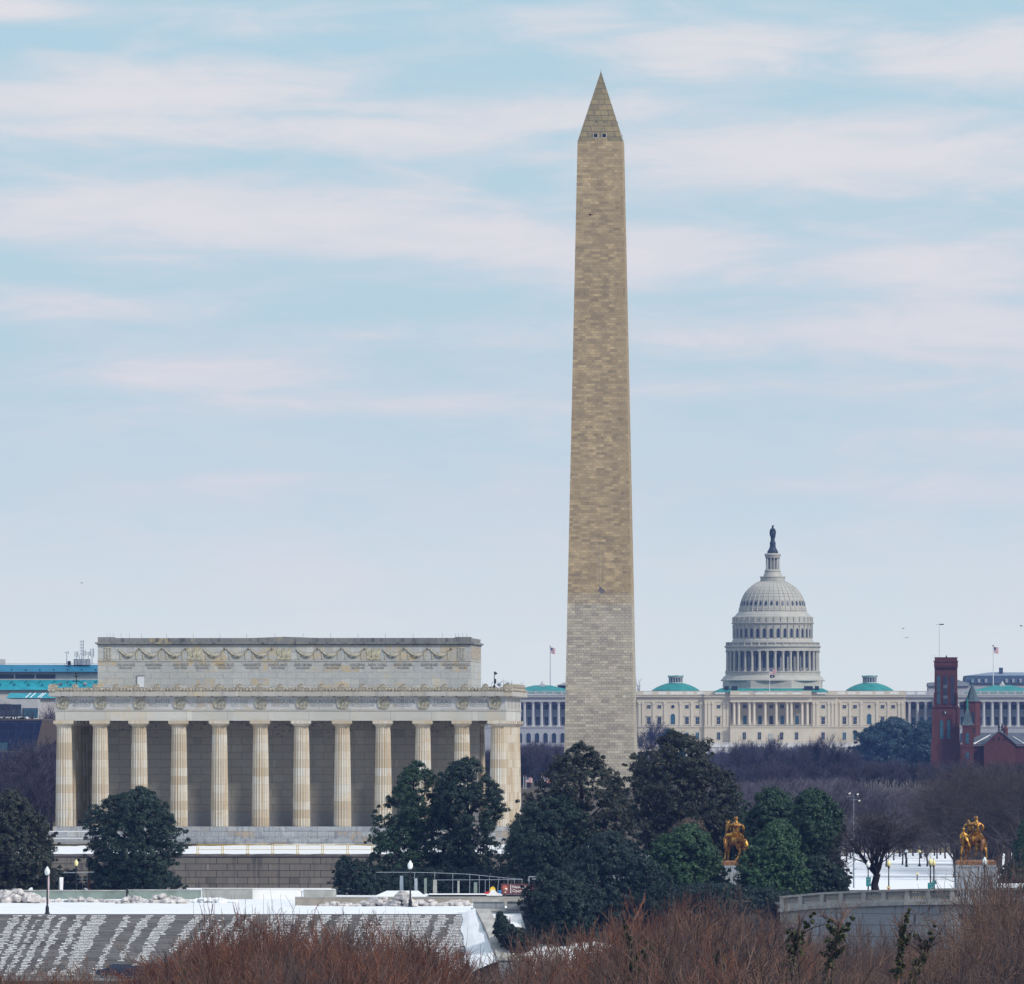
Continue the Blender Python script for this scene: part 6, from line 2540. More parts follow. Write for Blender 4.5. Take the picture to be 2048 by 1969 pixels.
# ------------------------------------------------------------------ bridge approach with balustrade
def build_bridge():
    pts = [(1560, 1356, 1793.0), (1640, 1349, 1785.5), (1723, 1342, 1781.5), (1810, 1338, 1778.5), (1900, 1335, 1777.0), (1990, 1333, 1776.5), (2080, 1331, 1776.0)]
    P = [Vector((PX(a, d), d, PZ(y, d))) for a, d, y in pts]
    r = thing('bridge_approach', 'curving grey granite bridge approach wall with a stone balustrade on top', 'bridge', (P[0].x, P[0].y, 0))
    o0 = P[0].copy()
    o0.z = 0
    P = [p - o0 for p in P]
    hb = 1.45
    wall, cop, base = MB(), MB(), MB()
    pme = None
    b = MB()
    b.lathe([(.10, 0), (.11, .08), (.07, .16), (.11, .36), (.12, .48), (.065, .72), (.10, .80), (.10, .86)], 6)
    bal = b.mesh('baluster', M['granite_plain'])
    for p, q in zip(P, P[1:]):
        d = (q - p)
        n = Vector((-d.y, d.x, 0)).normalized()     # away from the camera

        def slab(mb, f0, f1, zo0, zo1):
            A, B = p + n * f0, q + n * f0
            C, E = q + n * f1, p + n * f1
            mb.add([(A.x, A.y, A.z + zo0), (B.x, B.y, B.z + zo0), (C.x, C.y, C.z + zo0), (E.x, E.y, E.z + zo0),
                    (A.x, A.y, A.z + zo1), (B.x, B.y, B.z + zo1), (C.x, C.y, C.z + zo1), (E.x, E.y, E.z + zo1)],
                   [(0, 3, 2, 1), (4, 5, 6, 7), (0, 1, 5, 4), (1, 2, 6, 5), (2, 3, 7, 6), (3, 0, 4, 7)])
        slab(cop, -.1, .62, -.24, 0)
        slab(base, -.06, .6, -hb, -1.12)
        slab(base, -.32, .6, -hb - .38, -hb)
        slab(wall, 0, 1.2, -9.0, -hb - .38)
        L = d.length
        slab(base, .3, .34, -1.12, -.24) if False else None
        nb = 17
        # solid die then a run of balusters
        u = d.normalized()
        for (f0, f1) in ((0.0, .10), (.46, .56)):
            die = MB()
            a0, a1 = p + d * f0, p + d * f1
            A, B, C, E = a0 - n * .04, a1 - n * .04, a1 + n * .56, a0 + n * .56
            die.add([(A.x, A.y, A.z - 1.12), (B.x, B.y, B.z - 1.12), (C.x, C.y, C.z - 1.12), (E.x, E.y, E.z - 1.12),
                     (A.x, A.y, A.z - .24), (B.x, B.y, B.z - .24), (C.x, C.y, C.z - .24), (E.x, E.y, E.z - .24)],
                    [(0, 3, 2, 1), (4, 5, 6, 7), (0, 1, 5, 4), (1, 2, 6, 5), (2, 3, 7, 6), (3, 0, 4, 7)])
            die.build('balustrade_die', M['granite_plain'], r)
        for (f0, f1) in ((.10, .46), (.56, 1.0)):
            k = int((f1 - f0) * L / .30)
            for i in range(k):
                f = f0 + (i + .5) / k * (f1 - f0)
                c = p + d * f + n * .26
                o = link(bpy.data.objects.new('baluster', bal), r)
                o.location = (c.x, c.y, c.z - 1.115)
    wall.build('wall', M['bridge_stone'], r)
    cop.build('coping', M['granite_plain'], r)
    base.build('base_course', M['granite_plain'], r)
    # roadway behind the balustrade
    rd = MB()
    poly = [(p.x + o0.x, p.y + o0.y + .7) for p in P] + [(P[-1].x + o0.x + 30, 1392), (P[0].x + o0.x, 1396)]
    rd.prism_xy(poly, 7.02, 7.2)
    tag(rd.build('bridge_road', plain('grey_asphalt', (.07, .07, .072), .9, .2, .6)), kind='structure')


build_bridge()


# ------------------------------------------------------------------ skinned figures
def skin_figure(name, chains, mat, parent, sub=2):
    """chains: lists of (x, y, z, r); a chain whose first node repeats an existing node grows from it"""
    vs, es, rs, idx = [], [], [], {}
    for ch in chains:
        prev = None
        for (x, y, z, r) in ch:
            k = (round(x, 3), round(y, 3), round(z, 3))
            if k not in idx:
                idx[k] = len(vs)
                vs.append((x, y, z))
                rs.append(r)
            i = idx[k]
            if prev is not None and prev != i:
                es.append((prev, i))
            prev = i
    me = bpy.data.meshes.new('tmp_skin')
    me.from_pydata(vs, es, [])
    ob = bpy.data.objects.new('tmp_skin', me)
    SC.collection.objects.link(ob)
    md = ob.modifiers.new('skin', 'SKIN')
    md.use_smooth_shade = True
    md.branch_smoothing = .5
    for i, r in enumerate(rs):
        d = me.skin_vertices[0].data[i]
        rr = r if isinstance(r, tuple) else (r, r)
        d.radius = rr
        d.use_root = (i == 0)
    s = ob.modifiers.new('sub', 'SUBSURF')
    s.levels = s.render_levels = sub
    bpy.context.view_layer.update()
    dg = bpy.context.evaluated_depsgraph_get()
    out = bpy.data.meshes.new_from_object(ob.evaluated_get(dg))
    bpy.data.objects.remove(ob)
    out.name = name
    out.materials.clear()
    out.materials.append(mat)
    out.polygons.foreach_set('use_smooth', [True] * len(out.polygons))
    return link(bpy.data.objects.new(name, out), parent)


def horse(parent, mirror_tail=True, variant=0):
    hip, loin, barrel, chest = (.66, -.70, 2.38, .74), (.30, -.24, 2.50, .70), (-.14, .28, 2.42, .72), (-.6, .80, 2.42, .60)
    ch = [[loin, hip, (.92, -1.05, 2.30, .50)], [loin, barrel, chest]]
    if variant == 0:
        ch += [[chest, (-.84, 1.02, 3.0, .42), (-.90, 1.14, 3.65, .33), (-.90, 1.25, 4.25, .27), (-.90, 1.42, 4.55, .24), (-.94, 1.78, 4.25, .20), (-.98, 2.08, 3.85, .15)]]
    else:
        ch += [[chest, (-.62, 1.0, 3.05, .42), (-.62, 1.05, 3.65, .34), (-.72, 1.0, 4.2, .29), (-.95, .95, 4.45, .24), (-1.22, .95, 4.2, .19), (-1.35, 1.0, 3.8, .13)]]
    # hind legs: thigh, stifle, hock, cannon, fetlock, hoof
    if variant == 0:
        ch += [[hip, (.52, -.88, 2.0, .44), (.30, -.84, 1.62, .34), (.62, -1.0, 1.22, .17), (.42, -.98, .75, .105), (.25, -.95, .34, .115), (.06, -.92, .12, .15), (-.02, -.92, .02, .17)]]
        ch += [[hip, (1.08, -.62, 2.0, .42), (1.02, -.40, 1.6, .30), (1.18, -.62, 1.2, .16), (1.12, -.6, .7, .10), (1.02, -.55, .3, .11), (.92, -.5, .1, .15), (.90, -.48, .02, .16)]]
    else:
        ch += [[hip, (.42, -.88, 2.0, .44), (.10, -.84, 1.62, .32), (.10, -1.0, 1.12, .17), (.00, -.98, .80, .11), (-.04, -1.05, .62, .13)]]
        ch += [[hip, (1.02, -.92, 2.0, .44), (1.06, -.80, 1.6, .30), (1.22, -1.0, 1.2, .17), (1.26, -1.0, .7, .11), (1.30, -.98, .3, .12), (1.22, -.92, .1, .15), (1.2, -.9, .02, .16)]]
    ch += [[chest, (-.86, .62, 1.95, .28), (-1.16, .66, 1.15, .15), (-1.20, .66, .65, .10), (-1.24, .62, .28, .11), (-1.34, .58, .08, .15), (-1.36, .58, .02, .16)]]
    ch += [[chest, (-.66, 1.05, 1.9, .27), (-.82, 1.05, 1.1, .14), (-.84, 1.05, .65, .10), (-.84, 1.05, .28, .11), (-.92, 1.0, .05, .15)]]
    h = skin_figure('horse', ch, M['gold'], parent, 1)
    if variant == 0:
        skin_figure('tail', [[(.96, -1.16, 2.65, .16), (1.20, -1.36, 2.45, .24), (1.34, -1.42, 1.95, .29), (1.32, -1.42, 1.35, .28), (1.14, -1.40, .85, .2), (1.0, -1.38, .45, .06)]], M['gold'], h, 2)
        ears = ((-1.02, 1.35, 4.72), (-.76, 1.38, 4.72))
    else:
        skin_figure('tail', [[(.92, -1.30, 2.62, .14), (.84, -1.50, 2.35, .22), (.74, -1.52, 1.8, .24), (.66, -1.5, 1.25, .18), (.62, -1.45, .9, .05)]], M['gold_base'], h, 2)
        ears = ((-.95, .85, 4.72), (-.82, 1.08, 4.70))
    for i, e in enumerate(ears):
        mb = MB()
        mb.lathe([(.10, -.12), (.11, 0), (.02, .24)], 6, e[0], e[1])
        for q in range(len(mb.v)):
            v = mb.v[q]
            mb.v[q] = (v[0] + (v[2]) * (-.35 if i == 0 else .35), v[1], v[2] + e[2])
        mb.build('ear', M['gold'], h)
    mane = MB()
    pts = [(-.62, .92, 3.1), (-.70, .95, 3.7), (-.74, 1.05, 4.25), (-.86, 1.28, 4.72)] if variant == 0 else [(-.38, .86, 3.1), (-.34, .86, 3.7), (-.46, .82, 4.3), (-.8, .85, 4.68), (-1.1, .82, 4.52)]
    mane.tube(pts, [.16, .2, .2, .12] if variant == 0 else [.16, .2, .2, .16, .08], 7)
    mane.build('mane', M['gold'], h, True)
    return h


def rider(parent, variant=0):
    pel = (.10, -.10, 3.22, .36)
    waist, chest, up = (.12, -.08, 3.62, (.44, .32)), (.12, -.02, 4.05, (.58, .36)), (.12, .0, 4.40, (.64, .30))
    ch = [[pel, waist, chest, up, (.10, .0, 4.72, .17), (.08, .02, 4.92, .2), (.07, .04, 5.10, .235), (.07, .04, 5.26, .15)]]
    if variant == 0:
        ch += [[up, (-.56, .05, 4.40, .24), (-.78, .22, 4.02, .20), (-.80, .4, 3.72, .14), (-1.0, .8, 3.68, .11), (-1.10, .95, 3.66, .10)]]
        ch += [[up, (.80, .05, 4.38, .24), (.98, .1, 3.92, .19), (.98, .22, 3.55, .13), (.92, .55, 3.32, .10), (.9, .7, 3.25, .09)]]
        ch += [[pel, (-.35, .0, 3.15, .34), (-.85, .18, 3.10, .29), (-1.22, .25, 2.86, .24), (-1.28, .10, 2.40, .2), (-1.22, -.05, 1.90, .15), (-1.28, -.05, 1.62, .13), (-1.42, .25, 1.52, .10)]]
        ch += [[pel, (.50, .15, 3.1, .32), (.80, .7, 2.95, .26), (.85, .75, 2.4, .2), (.85, .6, 1.85, .14)]]
    else:
        ch += [[up, (-.52, .05, 4.38, .23), (-.68, .3, 4.35, .19), (-.78, .6, 4.55, .13), (-.85, .8, 4.6, .1)]]
        ch += [[up, (.78, .02, 4.38, .24), (.92, .0, 3.9, .20), (.84, .12, 3.62, .14), (.55, .45, 3.55, .1)]]
        ch += [[pel, (-.3, .15, 3.1, .34), (-.6, .6, 2.9, .28), (-.75, .7, 2.4, .2), (-.75, .6, 1.8, .14)]]
        ch += [[pel, (.48, .2, 3.1, .32), (.74, .7, 2.9, .26), (.8, .7, 2.4, .2), (.8, .6, 1.85, .14)]]
    b = skin_figure('rider', ch, M['gold'], parent, 2)
    hr = MB()
    hr.lathe([(.20, 5.02), (.255, 5.10), (.25, 5.22), (.16, 5.34), (.02, 5.37)], 12, .07, .03)
    hr.build('hair', M['gold'], b, True)
    return b


def statue(px, base_px, D, yb, lab, variant):
    zb = PZ(yb, D)
    k = D / F
    x0 = PX(px, D)
    t = thing('golden_statue', lab, 'statue', (x0, D, zb))
    hs = horse(t, variant=variant)
    rd = rider(t, variant)
    s = 1.0
    if variant:
        w = skin_figure('walking_figure', [[(-1.42, .05, 2.05, .27), (-1.42, .05, 2.5, (.25, .2)), (-1.42, .05, 2.95, (.32, .24)), (-1.42, .05, 3.18, (.33, .2)), (-1.44, .05, 3.42, .11), (-1.45, .03, 3.62, .17), (-1.45, .02, 3.78, .17), (-1.45, .02, 3.88, .1)],
                                           [(-1.42, .05, 3.18, (.33, .2)), (-1.78, .05, 3.12, .13), (-1.86, -.02, 2.6, .11), (-1.84, .1, 2.1, .09), (-1.78, .2, 1.85, .08)],
                                           [(-1.42, .05, 3.18, (.33, .2)), (-1.05, .1, 3.1, .13), (-.8, .3, 2.85, .11), (-.6, .55, 3.0, .09)],
                                           [(-1.42, .05, 2.05, .27), (-1.62, .0, 1.7, .24), (-1.74, -.05, 1.05, .16), (-1.76, .0, .55, .13), (-1.74, .0, .15, .09), (-1.78, -.2, .06, .09)],
                                           [(-1.42, .05, 2.05, .27), (-1.22, .15, 1.7, .24), (-1.1, .2, 1.1, .17), (-1.2, .35, .6, .13), (-1.22, .4, .12, .1), (-1.1, .2, .06, .09)]], M['gold'], t, 2)
        dr = MB()
        dr.tube([(-1.28, -.2, 3.0), (-1.1, -.28, 2.5), (-.85, -.35, 1.9), (-.6, -.35, 1.25)], [.16, .24, .22, .08], 8)
        dr.build('drapery', M['gold'], w, True)
        ha = MB()
        ha.lathe([(.15, 3.66), (.19, 3.76), (.17, 3.88), (.02, 3.97)], 10, -1.45, .05)
        ha.build('hair', M['gold'], w, True)
    bx0, bx1 = (base_px[0] - px) * k, (base_px[1] - px) * k
    rg = random.Random(variant + 3)
    bb = MB()
    N, K = 26, 10
    top = []
    for j in range(K + 1):
        for i in range(N + 1):
            x = bx0 + (bx1 - bx0) * i / N
            y = -1.7 + 4.4 * j / K
            e = min(i, N - i, j * 2, (K - j) * 2)
            z = .0 + .09 * mnoise.noise((x * 1.8, y * 1.8, variant)) + (-.16 if e == 0 else 0)
            bb.v.append((x, y, z))
    for j in range(K):
        for i in range(N):
            a = j * (N + 1) + i
            bb.f.append((a, a + 1, a + N + 2, a + N + 1))
            bb.m.append(0)
    bb.box(bx0 - .02, bx1 + .02, -1.72, 2.72, -.55, -.14)
    bb.build('bronze_base', M['gold_base'], t)
    # stone pedestal: the statue is fixed on it
    pd = MB()
    pd.box(bx0 - .1, bx1 + .1, -1.8, 2.8, 6.9 - zb, -.56)
    p = pd.build('pedestal', masonry('pedestal_granite' + str(variant), 2.4, 2.0, (.34, .37, .41), (.28, .31, .36), (.15, .17, .2), .05, streak=((.19, .21, .26), .6)), t)
    fl = MB()
    for a in np.linspace(bx0 + .35, bx1 - .35, 7):
        fl.box(a - .06, a + .06, -1.86, -1.795, 7.2 - zb, -1.35)
    fl.build('pilaster_strip', M['granite_plain'], p)
    ins = MB()
    x = bx0 + .1
    stop = bx0 + (bx1 - bx0) * .46
    while x < bx1 - .15:
        w_ = rg.uniform(.05, .11)
        h_ = rg.uniform(.17, .23)
        if x < stop or x > bx0 + (bx1 - bx0) * .62:
            ins.box(x, x + w_ * .45, -1.812, -1.795, -1.0, -1.0 + h_)
            ins.box(x, x + w_, -1.812, -1.795, -1.0 + h_ - .06, -1.0 + h_)
        x += w_ + .09
    ins.build('cut_inscription', M['iron_stain'], p)
    return t


statue(1470.8, (1437, 1500), 1440, 1722.0, 'golden horse and rider statue seen from behind, half hidden by evergreens', 0)
statue(1951.0, (1912, 1991), 1440, 1721.0, 'golden horse and rider statue with a figure walking beside it, on a tall grey pedestal', 1)


# ------------------------------------------------------------------ cars and birds
def car(px, D, z0, name, lab, paint, prof, roof, L, W=1.75, rz=0.0, tail=0):
    t = thing(name, lab, 'car', (PX(px, D), D, z0), rz)
    body = MB()
    body.prism_xz(prof, -W / 2, W / 2)
    body.build('body', M[paint], t)
    cab = MB()
    n = len(roof)
    vs = [(a, -W / 2 + .02 + .16 * (b_ - roof[0][1]), b_) for a, b_ in roof] + [(a, W / 2 - .02 - .16 * (b_ - roof[0][1]), b_) for a, b_ in roof]
    cab.add(vs, [tuple(range(n)), tuple(range(2 * n - 1, n - 1, -1))] + [(i, i + n, (i + 1) % n + n, (i + 1) % n) for i in range(n)])
    c = cab.build('cabin', M[paint], t)
    xs = [p[0] for p in roof]
    zl, zh = min(p[1] for p in roof), max(p[1] for p in roof)
    gx0, gx1 = min(xs) + .35, max(xs) - .45
    mid = (gx0 + gx1) / 2 + .1
    for (a, b_) in ((gx0, mid - .05), (mid + .05, gx1)):
        for s in (-1, 1):
            g = MB()
            y0 = W / 2 - .02 - .16 * .05
            y1 = W / 2 - .02 - .16 * (zh - zl - .1)
            q = [(a - .12 if a == gx0 else a, s * (y0 + .015), zl + .05), (b_ + (.2 if b_ == gx1 else 0), s * (y0 + .015), zl + .05), (b_ - (.12 if b_ == gx1 else 0), s * (y1 + .015), zh - .10), (a + (.2 if a == gx0 else 0), s * (y1 + .015), zh - .1)]
            q2 = [(v[0], v[1] - s * .03, v[2]) for v in q]
            g.add(q + q2, [(0, 1, 2, 3), (7, 6, 5, 4), (0, 4, 5, 1), (1, 5, 6, 2), (2, 6, 7, 3), (3, 7, 4, 0)])
            g.build('window', M['glass'], t)
    for x in (min(p[0] for p in prof) + .8, max(p[0] for p in prof) - .8):
        for s in (-1, 1):
            w = MB()
            w.lathe([(.12, -.1), (.32, -.1), (.33, 0), (.32, .1), (.12, .1)], 16)
            w.mi = 1
            w.lathe([(.02, -.08), (.21, -.112), (.21, .112), (.02, .08)], 12)
            for i in range(len(w.v)):
                v = w.v[i]
                w.v[i] = (x + v[0], s * (W / 2 - .1) + v[2], .33 + v[1])
            w.build('wheel', [M['tyre'], M['steel']], t)
    e = max(p[0] for p in prof)
    for s in (-1, 1):
        l = MB()
        l.box(e - .12, e + .015, s * (W / 2 - .2) - .18, s * (W / 2 - .2) + .18, .68, .82)
        l.build('tail_light', M['tail_red'], t)
        l = MB()
        q = min(p[0] for p in prof)
        l.box(q - .015, q + .12, s * (W / 2 - .22) - .18, s * (W / 2 - .22) + .18, .6, .74)
        l.build('headlight', M['sign_white'], t)
    for s in (-1, 1):
        l = MB()
        l.box(gx0 - .05, gx0 + .1, s * (W / 2 + .06) - .1, s * (W / 2 + .06) + .1, zl + .0, zl + .14)
        l.build('mirror', M[paint], t)
    return t


suv_prof = [(-2.2, .3), (-2.2, .62), (-2.1, .86), (-1.2, .98), (1.95, 1.0), (2.2, .92), (2.25, .5), (2.2, .3)]
suv_roof = [(-1.25, .97), (-.55, 1.44), (-.2, 1.5), (1.2, 1.46), (1.6, 1.3), (2.0, .99)]
car(233, 1279, .45, 'dark_car', 'dark car with blue side windows parked at the foot of the snowy steps', 'car_dark', suv_prof, suv_roof, 4.4)
sed_prof = [(-2.2, .28), (-2.2, .6), (-2.0, .82), (-1.1, .92), (1.9, .94), (2.2, .84), (2.22, .28)]
sed_roof = [(-1.3, .91), (-.4, 1.34), (.1, 1.38), (.8, 1.34), (1.85, .93)]
car(271, 1276, .45, 'navy_car', 'navy car with a rounded roof overlapping the first dark car behind the red twigs', 'car_navy', sed_prof, sed_roof, 4.4)
car(1823, 1375, 7.15, 'grey_car', 'car on the bridge road, only its roof showing over the balustrade', 'car_tan', sed_prof, sed_roof, 4.4)
car(1764, 1377, 7.12, 'tan_car', 'tan car behind the balustrade at the foot of the bare elm, only its roof showing', 'car_tan', suv_prof, sed_roof, 4.4)


def bird(px, py, D, span, rz, pose, lab, mat):
    x, y, z = pt(px, py, D)
    t = thing('bird', lab, 'bird', (x, y, z), rz)
    b = MB()
    b.lathe([(.005, -.2), (.05, -.16), (.085, -.02), (.07, .1), (.045, .18), (.05, .22), (.02, .29), (.004, .33)], 8)
    for i in range(len(b.v)):
        v = b.v[i]
        b.v[i] = (v[0], v[2], v[1])
    b.prism_xy([(-.05, -.18), (.05, -.18), (.1, -.38), (-.1, -.38)], -.012, .012)
    bo = b.build('body', M[mat], t)
    for s in (-1, 1):
        w = MB()
        h = span / 2
        lift = pose[0 if s < 0 else 1]
        pts = [(.04, .1, 0), (.45, .16, lift * .8), (1.0, -.02, lift)]
        back = [(.04, -.12, 0), (.45, -.10, lift * .8), (1.0, -.06, lift)]
        w.add([(s * p[0] * h, p[1], p[2] * h + .01) for p in pts] + [(s * p[0] * h, p[1], p[2] * h + .01) for p in back] +
              [(s * p[0] * h, p[1], p[2] * h - .015) for p in pts] + [(s * p[0] * h, p[1], p[2] * h - .015) for p in back],
              [(0, 1, 4, 3), (1, 2, 5, 4), (6, 9, 10, 7), (7, 10, 11, 8), (0, 6, 7, 1), (1, 7, 8, 2), (3, 4, 10, 9), (4, 5, 11, 10), (2, 8, 11, 5), (0, 3, 9, 6)])
        w.build('wing', M[mat], bo)


bird(1180.5, 430, 1100, .55, R(25), (-.05, -.05), 'black bird gliding in front of the upper shaft of the obelisk', 'bird_dark')
bird(1806.5, 1257.5, 1800, .7, R(10), (.2, .25), 'tiny grey bird higher of the two in the sky left of the red tower pole', 'bird_grey')
bird(1813, 1276, 1800, .95, R(-15), (.1, .15), 'tiny grey bird lower of the two in the sky left of the red tower pole', 'bird_grey')
bird(2042.5, 1252.5, 1800, .6, R(40), (.35, .3), 'tiny dark bird at the right edge of the sky above the mansard building', 'bird_dark')
bird(163.5, 1166.5, 1800, .5, R(0), (.3, .3), 'tiny dark bird alone in the sky above the left end of the memorial', 'bird_dark')


# ------------------------------------------------------------------ trees
def bare_tree(seed, H=16.0, trunk=.22, limbs=5, levels=5, lean=(18, 42), kids=4, r0=.34, up=.06, jit=.16, ang=(22, 48), shrink=.66, twig=.018, sides=3, split=3):
    """polylines of a leafless tree: (trunk and limbs, twigs)"""
    rg = random.Random(seed)
    big, fine = MB(), MB()

    def perp(d):
        a = Vector((0, 0, 1)) if abs(d.z) < .9 else Vector((1, 0, 0))
        u = d.cross(a).normalized()
        return u, d.cross(u)

    def grow(p, d, L, r, lvl):
        n = 4 if lvl <= 1 else 3
        pts, rad = [p], [r]
        q = p
        for i in range(n):
            d = (d + Vector((rg.gauss(0, jit), rg.gauss(0, jit), rg.gauss(0, jit * .7) + up))).normalized()
            q = q + d * (L / n)
            pts.append(q)
            rad.append(max(twig * .5, r * (1 - .62 * (i + 1) / n)))
        (big if lvl < split else fine).tube(pts, rad, 5 if lvl <= 1 else sides)
        if lvl >= levels:
            return
        k = kids + (1 if rg.random() < .35 else 0)
        for c in range(k):
            t = .30 + .70 * (c + rg.random()) / k
            f = t * n
            i = min(n - 1, int(f))
            b = pts[i].lerp(pts[i + 1], f - i)
            rb = rad[i] + (rad[i + 1] - rad[i]) * (f - i)
            dd = (pts[i + 1] - pts[i]).normalized()
            u, w = perp(dd)
            a = rg.uniform(0, 2 * math.pi)
            th = R(rg.uniform(*ang))
            nd = dd * math.cos(th) + (u * math.cos(a) + w * math.sin(a)) * math.sin(th)
            grow(b, nd, L * shrink * rg.uniform(.75, 1.15), max(twig, rb * .62), lvl + 1)
    th = H * trunk
    big.tube([(0, 0, -.6), (0, 0, 0), (rg.gauss(0, .1), rg.gauss(0, .1), th * .5), (rg.gauss(0, .12), rg.gauss(0, .12), th)], [r0 * 1.6, r0 * 1.25, r0 * .95, r0 * .9], 7)
    for i in range(limbs):
        a = 2 * math.pi * (i + rg.random() * .7) / limbs
        ln = R(rg.uniform(*lean)) if i else R(rg.uniform(0, 8))
        d = Vector((math.cos(a) * math.sin(ln), math.sin(a) * math.sin(ln), math.cos(ln)))
        grow(Vector((0, 0, th * rg.uniform(.8, .98))), d, H * (1 - trunk) * rg.uniform(.40, .52), r0 * rg.uniform(.45, .62), 1)
    return big, fine


def norm_tree(big, fine, H):
    zs = max([v[2] for v in fine.v] or [H])
    s = H / zs
    for mb in (big, fine):
        mb.v = [(v[0] * s, v[1] * s, v[2] * s) for v in mb.v]


def tree_variant(seed, mat_big, mat_fine, H=16.0, **kw):
    b, f = bare_tree(seed, H, **kw)
    norm_tree(b, f, H)
    return b.mesh('trunk', M[mat_big], False), f.mesh('twigs', M[mat_fine], False)


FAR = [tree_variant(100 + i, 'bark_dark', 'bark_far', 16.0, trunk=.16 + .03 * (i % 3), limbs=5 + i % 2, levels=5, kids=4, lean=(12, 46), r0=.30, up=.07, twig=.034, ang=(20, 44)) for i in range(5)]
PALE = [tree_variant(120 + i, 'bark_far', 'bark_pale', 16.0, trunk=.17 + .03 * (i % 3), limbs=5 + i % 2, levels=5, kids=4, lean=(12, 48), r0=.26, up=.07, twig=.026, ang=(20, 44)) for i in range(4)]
MID = [tree_variant(140 + i, 'bark_grey', 'bark_grey', 16.0, trunk=.17, limbs=6, levels=5, kids=4, lean=(14, 50), r0=.30, up=.04, twig=.022, ang=(22, 48)) for i in range(3)]
SHR = [tree_variant(180 + i, 'bark_brown' if i % 2 else 'bark_red', 'bark_brown' if i in (3,) else 'bark_red', 10.0, trunk=.12, limbs=9, levels=5, kids=3, lean=(5, 36), r0=.19, up=.08, jit=.17, twig=.024, ang=(16, 40), shrink=.68) for i in range(4)]
BRN = [tree_variant(230 + i, 'bark_dark', 'bark_brown' if i < 2 else 'bark_grey', 10.0, trunk=.14, limbs=8, levels=5, kids=3, lean=(6, 42), r0=.18, up=.06, jit=.2, twig=.022, ang=(18, 46), shrink=.70) for i in range(3)]
STM = [tree_variant(210 + i, 'bark_dark', 'bark_red', 10.0, trunk=.16, limbs=5, levels=4, kids=5, lean=(5, 30), r0=.17, up=.10, jit=.16, twig=.02, ang=(16, 40), shrink=.66) for i in range(2)]
GRY = [tree_variant(190 + i, 'bark_grey', 'bark_brown', 10.0, trunk=.2, limbs=6, levels=5, kids=3, lean=(10, 48), r0=.15, up=.05, jit=.2, twig=.014, ang=(24, 52), shrink=.7) for i in range(3)]


def place_bare(var, x, y, z, H, label, group, name='bare_tree', cat='tree', rz=0.0, w=1.0, Hv=16.0):
    t = thing(name, label, cat, (x, y, z), rz, group)
    for nm, me in zip(('trunk', 'twigs'), var):
        o = link(bpy.data.objects.new(nm, me), t)
        s = H / Hv
        o.scale = (s * w, s * w, s)
    return t


def top_at(px, tab):
    for (a, ya), (b, yb) in zip(tab, tab[1:]):
        if px <= b:
            return ya + (yb - ya) * (px - a) / (b - a)
    return tab[-1][1]


rg = random.Random(77)


def forest(px0, px1, d0, d1, n, tab, label, group, vars_, dz=14, minH=7, w=1.0):
    for i in range(n):
        px = px0 + (px1 - px0) * (i + rg.random()) / n
        D = rg.uniform(d0, d1)
        yt = top_at(px, tab) + dz * rg.random() ** 1.5
        z0 = ground_z(D) - .2
        H = max(minH, PZ(yt, D) - z0)
        place_bare(vars_[rg.randrange(len(vars_))], PX(px, D), D, z0, H, label, group, rz=rg.uniform(0, 6.3), w=w * rg.uniform(.9, 1.25))


# far woods, back to front
forest(1040, 1135, 2900, 3900, 30, [(1040, 1478), (1135, 1480)], 'far leafless tree in the blue haze between the memorial and the obelisk', 'far trees between memorial and obelisk', FAR)
forest(-20, 108, 1950, 2500, 30, [(-20, 1505), (30, 1515), (60, 1490), (85, 1455), (110, 1460)], 'leafless purple-grey tree at the far left behind the left magnolia', 'bare trees behind the left magnolia', FAR, 40)
forest(2, 108, 2900, 3050, 4, [(0, 1396), (108, 1392)], 'pale frosted leafless tree in front of the glass building at the far left', 'bare trees by the glass building', FAR, 10)
forest(970, 990, 3000, 3400, 3, [(960, 1478), (1000, 1478)], 'far leafless tree glimpsed through the right end of the colonnade', 'trees seen through the colonnade', FAR)
forest(1272, 1440, 3000, 3900, 22, [(1270, 1500), (1440, 1510)], 'far leafless tree in the haze just right of the obelisk foot', 'far trees right of the obelisk', FAR)
forest(1425, 1720, 3500, 4500, 40, [(1425, 1492), (1480, 1478), (1540, 1482), (1600, 1485), (1640, 1470), (1690, 1490), (1720, 1505)], 'leafless tree rising in front of the white terrace of the domed building', 'bare trees below the domed building', FAR, 26, w=1.1)
forest(1440, 2060, 2700, 3350, 84, [(1440, 1525), (1700, 1528), (1760, 1516), (1850, 1522), (1960, 1530), (2060, 1520)], 'leafless tree in the blue hazy wood far behind the golden statues', 'hazy far wood', FAR, 44)
forest(1430, 1930, 2060, 2500, 76, [(1430, 1560), (1560, 1542), (1700, 1545), (1800, 1555), (1900, 1560), (1930, 1560)], 'leafless tree in the purple-grey middle wood behind the snowfield', 'middle wood behind the snowfield', PALE, 70)
forest(1660, 1960, 1730, 1900, 34, [(1660, 1640), (1760, 1625), (1860, 1600), (1960, 1600)], 'leafless tree at the near edge of the wood along the snowfield', 'near edge of the wood', PALE, 50)
forest(1905, 2065, 1560, 1760, 22, [(1905, 1530), (1960, 1505), (2000, 1496), (2065, 1500)], 'big dark leafless tree massed behind the right golden statue', 'dark bare trees behind the right statue', MID, 34, w=1.15)

